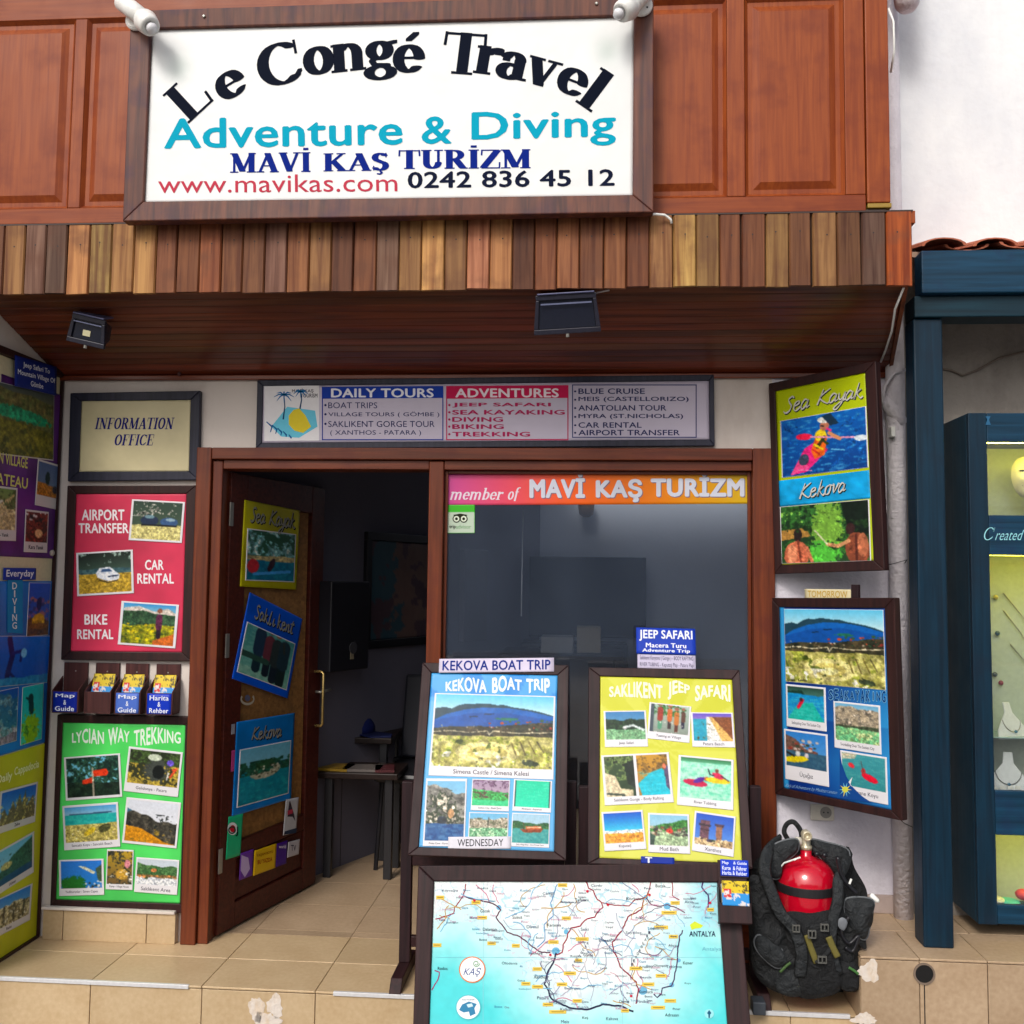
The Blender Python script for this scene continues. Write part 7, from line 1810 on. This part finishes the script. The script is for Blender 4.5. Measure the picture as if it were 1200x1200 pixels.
# ------------------------------------------------------------------ floodlights under the canopy
M_flood = plain((34, 34, 48), .35, .2, var=.2)
def flood(cx, cy, Y, w_, hgt, dep, roll, tilt, label, sticker_=False, mat=M_flood, size=1):
    c = at(cx, cy, Y)
    M = Matrix.Translation(c) @ Matrix.Rotation(roll, 4, 'Y') @ Matrix.Rotation(tilt, 4, 'X')
    e = empty('floodlight', M, label, 'floodlight', 'black floodlights under the canopy')
    h2, w2 = hgt/2, w_/2
    k = .82
    v = [(-w2, 0, -h2), (w2, 0, -h2), (w2*k, dep, -h2*.5), (-w2*k, dep, -h2*.5), (-w2*.93, 0, h2), (w2*.93, 0, h2), (w2*k, dep, h2*.7), (-w2*k, dep, h2*.7)]
    MB(M).hexa(v).build('housing', mat, e, bevel=.006)
    mb = MB(M)
    for (a, b, c_, d) in ((-w2-.006, w2+.006, -h2-.006, -h2+.012), (-w2*.95, w2*.95, h2-.012, h2+.006)):
        mb.box(a, b, -.014, -.0005, c_, d)
    for s in (-1, 1): mb.prism([(s*(w2+.006), -.014, -h2+.0125), (s*(w2-.010), -.014, -h2+.0125), (s*(w2*.95-.012), -.014, h2-.0125), (s*w2*.95, -.014, h2-.0125)], (0, .013, 0))
    mb.build('front_bezel', mat, e, bevel=.002)
    MB(M).prism([(-w2+.012, -.006, -h2+.014), (w2-.012, -.006, -h2+.014), (w2*.93-.012, -.006, h2-.014), (-w2*.93+.012, -.006, h2-.014)], (0, .005, 0)).build('lens', plain((26, 30, 44), .12), e)
    MB(M).prism([(-w2*.9, -.02, h2+.0065), (w2*.9, -.02, h2+.0065), (w2*k, dep, h2*.7+.03), (-w2*k, dep, h2*.7+.03)], (0, 0, .006)).build('hood', plain((78, 80, 112), .35, .2), e, bevel=.002)
    MB(M).lathe([(.006, 0), (.006, .012)], (0, -.008, -h2-.018), (0, 0, 1), 10).build('latch', M_steel, e)
    MB(M).box(-w2*.8, w2*.8, -.0165, -.0145, h2*.55, h2*.63).build('trim_strip', plain((130, 136, 170), .3, .5), e)
    if sticker_:
        MB(M).box(-.018, .012, -.0085, -.0065, -.02, .002).build('spec_sticker', plain((205, 198, 160), .5), e)
    return e, M
ef, Mf = flood(104, 388, -.47, .14, .095, .06, math.radians(13), math.radians(12), 'small black floodlight with a pale sticker tilting under the left canopy', True)
q0 = at(118, 361, -.40); q1 = at(112, 378, -.43)
MB().tube([q0 + Vector((0, 0, .03)), q0, q1], .009, 8).build('bracket', M_black, ef, smooth=True)
MB().tube([at(121, 352, -.4), at(118, 366, -.41), at(110, 374, -.42)], .004, 6).build('lead', M_black, ef)
ef, Mf = flood(664, 368, -.568, .225, .125, .09, math.radians(-3), math.radians(14), 'large black floodlight hanging from the middle of the canopy soffit')
q0 = at(668, 347, -.50)
MB().box(q0.x-.05, q0.x+.05, q0.y-.012, q0.y+.012, q0.z-.02, q0.z+.04).build('bracket', M_black, ef, bevel=.003)
MB().tube([at(676, 347, -.53), at(695, 344, -.56), at(714, 340, -.58)], .003, 6).build('lead', plain((170, 160, 160), .5), ef)
MB().lathe([(.001, 0), (.007, .004), (.009, .012), (.004, .02), (.008, .024)], at(210, 441, -.03), (0, 0, 1), 9).build('ceiling_hook', plain((70, 30, 30), .6), None, smooth=True, label='small dark red hook at the top of the cream wall', cat='hook')

# ------------------------------------------------------------------ diving tank and vest
YT = -.33
tx_, ty_ = at(945, 1040, YT-.0).x, YT
def zt(py, Y=YT): return at(945, py, Y).z
tank = empty('diving_tank', Vector((tx_, ty_, 0)), 'glossy red diving cylinder with a black band and steel valve', 'diving tank')
M_tank = plain((190, 8, 36), .16, var=.03, spec=.6)
M_tank.node_tree.nodes['Principled BSDF'].inputs['Coat Weight'].default_value = .6
R0 = .104
zs_ = zt(1034); zn = zt(1003)
prof = [(.06, .05), (.09, .06), (R0-.004, .10), (R0, .2), (R0, zs_)] + [(R0*math.cos(t)**.9 + .0, zs_ + (zn-zs_)*math.sin(t)) for t in np.linspace(.08, 1.34, 12)] + [(.019, zn+.006), (.019, zt(994))]
MB().lathe(prof, (tx_, ty_, 0), n=40).build('cylinder', M_tank, tank, smooth=True)
bz0, bz1 = zt(1053, YT-R0), zt(1042.5, YT-R0)
MB().lathe([(R0+.0015, bz0), (R0+.004, bz0+.002), (R0+.004, bz1-.002), (R0+.0015, bz1)], (tx_, ty_, 0), n=40).build('cam_band', plain((24, 22, 26), .6, var=.15), tank, smooth=False)
MB().lathe([(.021, zt(995)), (.021, zt(991)), (.016, zt(990)), (.016, zt(978)), (.012, zt(974))], (tx_, ty_, 0), n=20).build('valve_body', plain((196, 186, 160), .3, .4), tank, smooth=True)
vz = zt(979, YT-.03)
MB().lathe([(.008, -.05), (.017, -.02), (.0175, .012), (.013, .016), (.011, .010), (.011, .0)], (tx_-.004, ty_-.03, vz), (0, -1, 0), 18).build('valve_outlet', plain((206, 196, 170), .3, .4), tank, smooth=True)
MB().lathe([(.010, 0), (.015, .004), (.015, .022), (.010, .026)], (tx_-.014, ty_, zt(986)), (-1, 0, 0), 14).build('valve_knob', plain((200, 196, 184), .4), tank, smooth=True)
MB().tube([(tx_-.06, ty_-.085, zt(1008, YT-.08)), (tx_-.04, ty_-.09, zt(1004, YT-.08)), (tx_-.09, ty_-.06, zt(1014, YT-.08)), (tx_-.1, ty_-.05, zt(1020, YT-.08))][::1], .003, 6).build('white_tie', M_white, tank)

vest = empty('diving_vest', Vector((tx_, ty_, 0)), 'black diving vest with olive straps wrapped round the red cylinder', 'diving vest')
C6 = lambda x, y: (860+x/4.444, 930+y/4.444)
def fabric(name, rgb, rough=.75):
    m_ = plain(rgb, rough, var=.25, scale=14, key=name)
    t = m_.node_tree; b = t.nodes['Principled BSDF']
    tc_ = t.nodes.new('ShaderNodeTexCoord'); n_ = t.nodes.new('ShaderNodeTexNoise'); n_.inputs['Scale'].default_value = 30; n_.inputs['Detail'].default_value = 5; n_.inputs['Distortion'].default_value = 1.2
    t.links.new(tc_.outputs['Object'], n_.inputs['Vector'])
    bp = t.nodes.new('ShaderNodeBump'); bp.inputs['Strength'].default_value = .9; bp.inputs['Distance'].default_value = .02
    t.links.new(n_.outputs[0], bp.inputs['Height']); t.links.new(bp.outputs[0], b.inputs['Normal'])
    return m_
M_v1 = fabric('black_nylon', (17, 20, 23)); M_v2 = fabric('grey_black_cordura', (30, 34, 37)); M_v3 = fabric('charcoal_mesh', (14, 16, 19), .85)
M_pip = plain((96, 100, 104), .6); M_olive = plain((104, 96, 40), .7); M_buck = plain((54, 56, 60), .35)
def spl(pts, n=6, close=True):
    out = []; k = len(pts)
    for i in range(k if close else k-1):
        p0, p1, p2, p3 = (pts[(i+j) % k] if close else pts[min(max(i+j, 0), k-1)] for j in (-1, 0, 1, 2))
        for q in range(n):
            t = q/n
            out.append(tuple(.5*((2*p1[c])+(-p0[c]+p2[c])*t+(2*p0[c]-5*p1[c]+4*p2[c]-p3[c])*t*t+(-p0[c]+3*p1[c]-3*p2[c]+p3[c])*t**3) for c in range(len(p1))))
    if not close: out.append(tuple(pts[-1]))
    return out
def puff(name, pts, Y, T, mat, par, seed=1, rings=9, wr=.25, back=.5, dY=None, piping=None):
    """a padded panel: closed outline, bulging to the front by T and to the back by T*back, with creases"""
    L = spl(pts, 5)
    P3 = [at(*C6(*p), Y + (dY(p) if dY else 0)) for p in L]
    c = sum(P3, Vector())/len(P3)
    n = len(P3); V = []; Fc = []
    r = np.random.RandomState(seed); ph = r.rand(6)*6.28; fr = r.rand(6)*30+18
    for side, TT in ((-1, T), (1, T*back)):
        b0 = len(V)
        for k in range(rings+1):
            s = 1 - k/rings if k < rings else .02
            for i, p in enumerate(P3):
                q = c + (p-c)*s
                h = TT*math.sqrt(max(0, 1-s**3.2))
                cre = (math.sin(q.x*fr[0]+q.z*fr[1]+ph[0])*.5 + math.sin(q.x*fr[2]*1.7-q.z*fr[3]*1.3+ph[1])*.3 + math.sin(q.z*fr[4]*2.2+ph[2])*.2)
                h *= (1 + wr*cre)
                V.append((q.x + .006*cre*(s < .99), q.y + side*h, q.z))
        for k in range(rings):
            for i in range(n):
                j = (i+1) % n; Fc.append((b0+k*n+i, b0+k*n+j, b0+(k+1)*n+j, b0+(k+1)*n+i))
        Fc.append(tuple(b0+rings*n+i for i in range(n)))
    o = MB().add(V, Fc).build(name, mat, par, smooth=True)
    if piping:
        MB().tube(P3, .0035, 6, close=True).build('piping', M_pip, o, smooth=True)
    return o
def strap(name, pts, Y0, wpx, mat, par, th=.006, Ys=None):
    L = spl(pts, 5, False); n = len(L)
    C_ = []
    for i, p in enumerate(L):
        y = Y0 if Ys is None else np.interp(i/(n-1), np.linspace(0, 1, len(Ys)), Ys)
        C_.append(at(*C6(*p), float(y)))
    V = []; Fc = []
    for i, p in enumerate(C_):
        t = (C_[min(i+1, n-1)]-C_[max(i-1, 0)]).normalized()
        s = t.cross(Vector((0, -1, 0))).normalized()*(wpx/4.444/1150*3.5/2)
        nn = s.cross(t).normalized()
        if nn.y > 0: nn = -nn
        V += [p-s, p-s*.7+nn*th, p+s*.7+nn*th, p+s]
        if i:
            b = 4*i-4
            Fc += [(b, b+1, b+5, b+4), (b+1, b+2, b+6, b+5), (b+2, b+3, b+7, b+6), (b+3, b, b+4, b+7)]
    Fc += [(0, 1, 2, 3), (4*n-4, 4*n-3, 4*n-2, 4*n-1)]
    return MB().add(V, Fc).build(name, mat, par, smooth=True)
# back shell behind the tank
back_pts = [(262, 238), (330, 232), (420, 236), (520, 266), (600, 298), (628, 385), (690, 500), (690, 600), (650, 800), (640, 1000), (480, 1040), (300, 1030), (150, 950), (100, 700), (85, 500), (92, 360), (160, 300)]
puff('back_panel', back_pts, -.235, .02, M_v3, vest, 3, back=.6, wr=.2)
strap('carry_handle', [(285, 245), (262, 200), (275, 160), (305, 146), (330, 165), (350, 200), (352, 235)], -.30, 26, M_v1, vest, .008)
# collar and shoulders
puff('collar', [(255, 245), (330, 238), (335, 290), (300, 330), (250, 370), (235, 440), (180, 430), (150, 350), (190, 280)], -.36, .025, M_v2, vest, 5, piping=True)
puff('collar', [(400, 240), (470, 250), (600, 298), (565, 420), (500, 400), (440, 320), (395, 290)], -.31, .02, M_v2, vest, 6, piping=True)
for (x, y) in ((430, 312), (470, 318)):
    MB().lathe([(.008, 0), (.009, .01), (.004, .014)], at(*C6(x, y), -.36), (0, -1, 0), 12).build('inflator_port', M_black, vest, smooth=True)
# side pockets
puff('left_pocket', [(85, 430), (150, 440), (210, 520), (265, 620), (330, 700), (368, 790), (372, 900), (355, 1050), (240, 1040), (150, 990), (96, 900), (76, 700), (70, 540)], -.425, .038, M_v1, vest, 8, rings=11, wr=.5)
puff('left_front_flap', [(130, 735), (200, 760), (262, 830), (275, 890), (215, 905), (130, 830), (105, 770)], -.462, .018, M_v2, vest, 9, piping=True)
puff('left_lower_pocket', [(235, 900), (300, 880), (362, 905), (348, 1052), (225, 1028)], -.452, .022, M_v2, vest, 10)
puff('right_pocket', [(540, 425), (580, 520), (640, 545), (727, 552), (720, 650), (690, 745), (690, 810), (655, 815), (652, 1015), (570, 1020), (520, 950), (497, 860), (494, 740), (506, 620), (526, 520)], -.41, .036, M_v1, vest, 12, rings=11, wr=.5)
puff('right_side_wing', [(590, 545), (722, 552), (716, 640), (684, 760), (600, 700), (575, 620)], -.43, .022, M_v2, vest, 13, piping=True)
puff('right_lower_pocket', [(510, 880), (600, 860), (650, 900), (648, 1015), (560, 1018)], -.44, .022, M_v3, vest, 14)
strap('shoulder_strap', [(240, 240), (180, 300), (160, 400), (190, 500), (240, 620), (310, 700), (352, 820), (345, 950)], -.46, 62, M_v2, vest, .007, Ys=[-.30, -.40, -.46, -.475, -.485, -.49, -.49, -.485])
strap('shoulder_strap', [(600, 300), (575, 380), (545, 450), (540, 560), (515, 660), (505, 800), (540, 940)], -.44, 58, M_v2, vest, .007, Ys=[-.28, -.36, -.44, -.465, -.475, -.475, -.465])
puff('waist_pad', [(262, 640), (300, 612), (400, 622), (500, 606), (520, 640), (512, 800), (560, 1000), (480, 1058), (330, 1055), (300, 900), (270, 760)], -.455, .03, M_v3, vest, 16)
strap('webbing', [(380, 700), (440, 690), (500, 672)], -.478, 34, M_v1, vest, .006)
strap('olive_strap', [(378, 735), (400, 800), (430, 880)], -.482, 34, M_olive, vest, .005)
strap('olive_strap', [(492, 745), (515, 800), (540, 850)], -.486, 36, M_olive, vest, .005)
strap('webbing', [(425, 880), (470, 850), (505, 800)], -.484, 26, M_v1, vest, .005)
for (x, y, w_, h_) in ((405, 730, 44, 44), (470, 695, 44, 40), (458, 862, 48, 40), (322, 700, 40, 40)):
    a = at(*C6(x-w_/2, y-h_/2), -.495); b = at(*C6(x+w_/2, y+h_/2), -.495)
    mb = MB(); t_ = .004
    mb.box(a.x, b.x, -.505, -.495, a.z-t_, a.z); mb.box(a.x, b.x, -.505, -.495, b.z, b.z+t_)
    mb.box(a.x, a.x+t_, -.5045, -.4955, b.z+t_, a.z-t_); mb.box(b.x-t_, b.x, -.5045, -.4955, b.z+t_, a.z-t_); mb.box((a.x+b.x)/2-.002, (a.x+b.x)/2+.002, -.5045, -.4955, b.z+t_, a.z-t_)
    mb.build('buckle', plain((88, 88, 84), .3), vest, bevel=.001)
puff('right_label_patch', [(535, 665), (565, 645), (592, 668), (575, 712), (550, 700)], -.475, .004, plain((108, 112, 118), .6), vest, 18, rings=4)
strap('green_tab', [(240, 930), (270, 900), (295, 880)], -.485, 14, plain((60, 90, 40), .6), vest, .003)
strap('green_tab', [(598, 905), (630, 925), (648, 940)], -.475, 14, plain((60, 110, 50), .6), vest, .003)
MB().tube(spl([tuple(at(*C6(*p), -.47)) for p in ((600, 640), (560, 720), (600, 780), (650, 740), (620, 820), (580, 800))], 5, False), .006, 8).build('hose', M_black, vest, smooth=True)
MB().tube(spl([tuple(at(*C6(*p), -.44)) for p in ((540, 330), (560, 420), (600, 480), (640, 520))], 5, False), .007, 8).build('hose', M_black, vest, smooth=True)
a = at(*C6(710, 525), -.42); MB().lathe([(.006, 0), (.010, .006), (.008, .03), (.003, .036)], a, (.6, -.2, -.5), 10).build('whistle', M_white, vest, smooth=True)
a = at(*C6(602, 470), -.45); MB().lathe([(.004, 0), (.004, .018)], a, (.4, 0, 1), 8).build('white_clip', M_white, vest)
a = at(*C6(128, 1010), -.44); MB().box(a.x-.022, a.x+.022, a.y-.02, a.y+.04, 0.001, .045).build('weight_block', plain((60, 66, 74), .6), vest, bevel=.004)

# ------------------------------------------------------------------ inside the office
def wall_plane(y0): 
    return Plane((wl(y0), y0, 0), (kx, 1, 0), (0, 0, 1))
PI_ = wall_plane(.8)            # left interior wall, normal points into the room
if PI_.n.x < 0: PI_.n = -PI_.n
PI2 = Plane(Vector((wl(.8), .8, 0)) + PI_.n*.02, (kx, 1, 0), (0, 0, 1))
mq_ = [(430, 618), (515, 634), (515, 757), (427, 757)]
e = board_root('framed_wall_map', PI2, mq_, 'dark framed wall map seen through the open doorway', 'map')
a, b, hw, hh, an = PI2.fit(mq_)
rm = (a, b, hw, hh, 0)
def rframe(P, par, r, wd, mat, proud=.01, back=-.018, name='frame'):
    a, b, hw, hh, _ = r; mb = MB(P.M())
    mb.box(a-hw, a+hw, b+hh-wd, b+hh, back, proud); mb.box(a-hw, a+hw, b-hh, b-hh+wd, back, proud)
    mb.box(a-hw, a-hw+wd, b-hh+wd, b+hh-wd, back, proud-.001); mb.box(a+hw-wd, a+hw, b-hh+wd, b+hh-wd, back, proud-.001)
    mb.build(name, mat, par, bevel=.003)
rframe(PI2, e, rm, .045, M_black)
imp = flat((120, 100, 96), (50, 50), .1, 3); sm = vnoise(50, 50, 4, 6); imp[(np.mgrid[0:50, 0:50][1]/50. + (sm-.5)*.7) < .35] = C((66, 92, 104)); imp[sm > .62] = C((90, 76, 84))
sheet('map_sheet', PI2, (a, b, hw-.046, hh-.046, 0), imp, e, .0)
# dark wall cabinet / speaker
sp_ = PI2.fit([(366, 680), (408, 682), (404, 782), (360, 785)])
e = empty('wall_speaker', PI2.M(sp_[0], sp_[1]-sp_[3], 0), 'black box speaker hanging on the office wall behind the open door', 'speaker')
MB(PI2.M()).box(sp_[0]-sp_[2]-.03, sp_[0]+sp_[2]*.9, sp_[1]-sp_[3], sp_[1]+sp_[3], -.018, .16).build('case', M_black, e, bevel=.006)
MB(PI2.M()).lathe([(.03, 0), (.03, .004), (.012, .004)], (sp_[0], sp_[1]-sp_[3]*.5, .1605), (0, 0, 1), 16).build('driver', plain((50, 50, 56), .5), e)
MB(PI2.M()).box(sp_[0]-.02, sp_[0]+.005, sp_[1]-sp_[3]*.75, sp_[1]-sp_[3]*.5, .1605, .163).build('badge', plain((120, 110, 90), .4), e)
# desk with cap, papers
M_desk = wood('office_desk_wood', (26, 17, 15), (40, 26, 22), 'X', .4, .6)
def table(name, x0, x1, y0, y1, h, label):
    e = empty(name, Vector(((x0+x1)/2, (y0+y1)/2, 0)), label, 'table')
    MB().box(x0, x1, y0, y1, h-.03, h).build('table_top', M_desk, e, bevel=.004)
    for xx in (x0+.03, x1-.07):
        for yy in (y0+.03, y1-.07):
            MB().box(xx, xx+.04, yy, yy+.04, 0, h-.031).build('leg', M_black, e, bevel=.003)
    return e
t1x = (at(372, 862, 1.2).x, at(448, 862, 1.2).x)
zt1 = at(400, 866, 1.15).z
table('side_table', t1x[0], t1x[1]+.05, 1.2, 1.6, zt1, 'dark side table behind the door carrying a blue cap')
zt2 = at(410, 905, .9).z
table('low_table', at(372, 905, .88).x, at(466, 905, .88).x, .88, 1.18, zt2, 'dark low table in the doorway with magazines on it')
for k, (px_, c_, dx) in enumerate(((392, (150, 118, 30), .09), (425, (110, 102, 98), .10), (450, (84, 40, 44), .05))):
    x_ = at(px_, 903, .95).x
    MB(Matrix.Translation((x_, .98, zt2+.001)) @ Matrix.Rotation(.15*k-.1, 4, 'Z')).box(-dx, dx*.9, -.07, .08, 0, .012).build('magazine', plain(c_, .4), None, label=('yellow', 'pale grey', 'dull red')[k] + ' magazine lying on the low table inside the doorway', cat='magazine')
cpos = at(415, 848, 1.35); cpos.z = zt1+.002
cap = empty('blue_cap', cpos, 'dark blue cap with a pale oval badge on the side table', 'cap')
MB().lathe([(.115, 0), (.115, .04), (.10, .085), (.065, .12), (.02, .135), (.001, .136)], cpos, (0, 0, 1), 24).build('crown', plain((16, 30, 96), .6), cap, smooth=True)
MB(Matrix.Translation(cpos)).prism([(.05, -.11, .004), (.13, -.16, .0), (.23, -.13, -.0), (.22, -.04, .0), (.11, .02, .004)], (0, 0, .006)).build('peak', plain((18, 30, 84), .6), cap, bevel=.002)
Mo = Matrix.Translation(cpos + Vector((-.03, -.108, .06))) @ Matrix.Rotation(math.radians(15), 4, 'X')
MB(Mo).prism([(.034*math.cos(t), -.001, .016*math.sin(t)) for t in np.linspace(0, 6.0, 18)], (0, -.003, 0)).build('badge', plain((120, 140, 160), .5), cap)
def chair(cx, cy, rz, label):
    M = Matrix.Translation((cx, cy, 0)) @ Matrix.Rotation(rz, 4, 'Z')
    e = empty('office_chair', M, label, 'chair')
    MB(M).box(-.22, .22, -.22, .22, .44, .49).build('seat', M_black, e, bevel=.02)
    MB(M).prism([(-.2, .20, .5), (.2, .20, .5), (.19, .25, .95), (-.19, .25, .95)], (0, .03, 0)).build('backrest', plain((20, 22, 34), .6), e, bevel=.015)
    for sx in (-1, 1):
        for sy in (-1, 1):
            MB(M).tube([(sx*.2, sy*.2, 0), (sx*.18, sy*.18, .44)], .012, 8).build('leg', M_black, e)
    return e
cA = at(455, 850, 1.7); chair(cA.x, 1.75, -.2, 'black chair beside the side table inside the doorway')
cB = at(492, 850, 1.35); chair(cB.x+.05, 1.25, -.1, 'dark blue black chair nearest the door frame inside the office')
# behind the window
YBK = 3.1
def wbox(name, x0, y0, x1, y1, Y, dep, mat, label, cat, par=None):
    a, b = at(x0, y0, Y), at(x1, y1, Y)
    return MB().box(a.x, b.x, Y, Y+dep, b.z, a.z).build(name, mat, par, bevel=.006, label=label, cat=cat)
a, b = at(617, 652, 2.95), at(757, 748, 2.95)
tv = empty('wall_television', Vector(((a.x+b.x)/2, 3.0, b.z)), 'wide black television on the back wall behind the shop window', 'television')
MB().box(a.x, b.x, 2.96, 3.06, b.z, a.z).build('case', plain((10, 11, 15), .7, spec=.1), tv, bevel=.006)
MB().box(a.x+.03, b.x-.03, 2.955, 2.9595, b.z+.04, a.z-.03).build('screen', plain((6, 7, 11), .6, spec=.1), tv)
desk = empty('office_desk', Vector((-.1, 2.2, 0)), 'dark office desk below the television behind the window', 'desk')
dz = at(650, 765, 2.1).z
xa_, xb_ = at(605, 770, 2.1).x, at(730, 770, 2.1).x
MB().box(xa_-.1, xb_, 1.95, 2.55, dz-.03, dz).build('desk_top', M_desk, desk, bevel=.004)
MB().box(xa_-.08, xa_-.05, 1.98, 2.5, 0, dz-.031).build('side_panel', M_desk, desk); MB().box(xb_-.05, xb_-.02, 1.98, 2.5, 0, dz-.031).build('side_panel', M_desk, desk)
MB().box(xa_-.049, xb_-.051, 2.4, 2.42, .2, dz-.031).build('modesty_panel', M_desk, desk)
MB().box(at(634, 760, 2.1).x, at(672, 760, 2.1).x, 2.05, 2.3, dz+.001, dz+.10).build('carton', plain((150, 150, 150), .7), None, bevel=.004, label='grey carton on the desk, left of the beige one', cat='box')
MB().box(at(674, 750, 2.15).x+.01, at(704, 750, 2.15).x, 2.12, 2.32, dz+.001, dz+.16).build('carton', plain((170, 160, 140), .7), None, bevel=.004, label='taller beige carton on the desk behind the window', cat='box')
MB().box(at(620, 700, 2.6).x-.05, at(700, 748, 2.6).x+.2, 2.56, 2.9, .0, at(650, 752, 2.7).z).build('low_cupboard', M_black, None, bevel=.006, label='black low cupboard under the television', cat='cupboard')
# framed certificates and column on the left wall seen through the window
pf = empty('picture_frame', Vector((at(603, 615, 3.08).x, 3.08, at(603, 638, 3.08).z)), 'small dark picture frame high on the office wall behind the window', 'picture')
fa, fb = at(593, 600, 3.07), at(614, 637, 3.07)
MB().box(fa.x, fb.x, 3.072, 3.098, fb.z, fa.z).build('frame', plain((60, 44, 40), .5), pf, bevel=.003)
MB().box(fa.x+.02, fb.x-.02, 3.069, 3.0715, fb.z+.02, fa.z-.02).build('picture', plain((70, 66, 66), .5), pf)
wb = PI2.fit([(541, 643), (568, 645), (568, 752), (541, 750)])
MB(PI2.M()).box(wb[0]-wb[2], wb[0]+wb[2], wb[1]-wb[3], wb[1]+wb[3], -.018, .02).build('wall_locker', plain((88, 84, 92), .5), None, bevel=.003, label='tall narrow grey panel on the office wall behind the window', cat='wall panel')
wc = empty('wall_lamp', Vector((at(687, 590, 3.0).x, 3.0, at(687, 606, 3.0).z)), 'small amber wall lamp unlit above the television', 'lamp')
MB().lathe([(.02, 0), (.05, .02), (.06, .09), (.05, .12)], (at(687, 600, 3.0).x, 3.02, at(687, 606, 3.0).z), (0, 0, 1), 14).build('shade', plain((150, 110, 60), .4), wc, smooth=True)
MB().box(at(687, 600, 3.0).x-.02, at(687, 600, 3.0).x+.02, 3.03, 3.098, at(687, 600, 3.0).z, at(687, 592, 3.0).z).build('bracket', M_black, wc)
pc_ = at(613, 660, .6)
_hc = pipe('pull_cord', [(at(613, 598, .5).x, .5, at(613, 598, .5).z), (at(612, 660, .5).x, .5, at(612, 660, .5).z), (at(611, 722, .5).x, .5, at(611, 722, .5).z)], .003, plain((170, 172, 180), .5), None, None); _hc.parent = shop; _hc.matrix_basis = W(shop).inverted() @ Matrix.Translation(_hc.location)

# ------------------------------------------------------------------ houses across the street (seen only mirrored in the glass)
def far_house(x0, x1, h, rgb, label):
    h -= 2.2
    e = empty('street_house', Vector(((x0+x1)/2, -18, ZS)), label, 'house')
    wm = plaster('far_plaster_%d' % rgb[0], rgb, tuple(int(c*.85) for c in rgb), amount=.4)
    MB().box(x0, x1, -24, -18, ZS, h).build('wall', wm, e)
    MB().prism([(x0-.0, -24.3, h+.001), (x1+.0, -24.3, h+.001), (x1+.0, -17.6, h+.001), (x0-.0, -17.6, h+.001)], (0, 0, .16)).build('roof', M_terra, e)
    n = max(2, int((x1-x0)/1.8)) if x0 < -5 or x0 > 3 else 0
    for fl in (0,):
        for k in range(n):
            cx = x0 + (x1-x0)*(k+.5)/n; zb_ = .7+fl*2.8 if not (fl == 0 and k == n//2) else ZS
            f = MB().box(cx-.5, cx+.5, -18.0, -17.95, zb_, 2.0+fl*2.8).build('window' if zb_ > 0 else 'door', M_bay, e, bevel=.01)
            MB().box(cx-.42, cx+.42, -17.949, -17.94, zb_+.08, 1.92+fl*2.8).build('pane', plain((40, 48, 58), .1), f)
far_house(-12, -4.2, 5.4, (206, 190, 160), 'cream low house across the street, left of three')
far_house(-4.1, 3.6, 6.0, (168, 186, 212), 'pale blue low house across the street, middle of three')  # wall coloured blue to tint the window reflection
far_house(3.7, 12, 5.2, (190, 160, 120), 'ochre low house across the street, right of three')
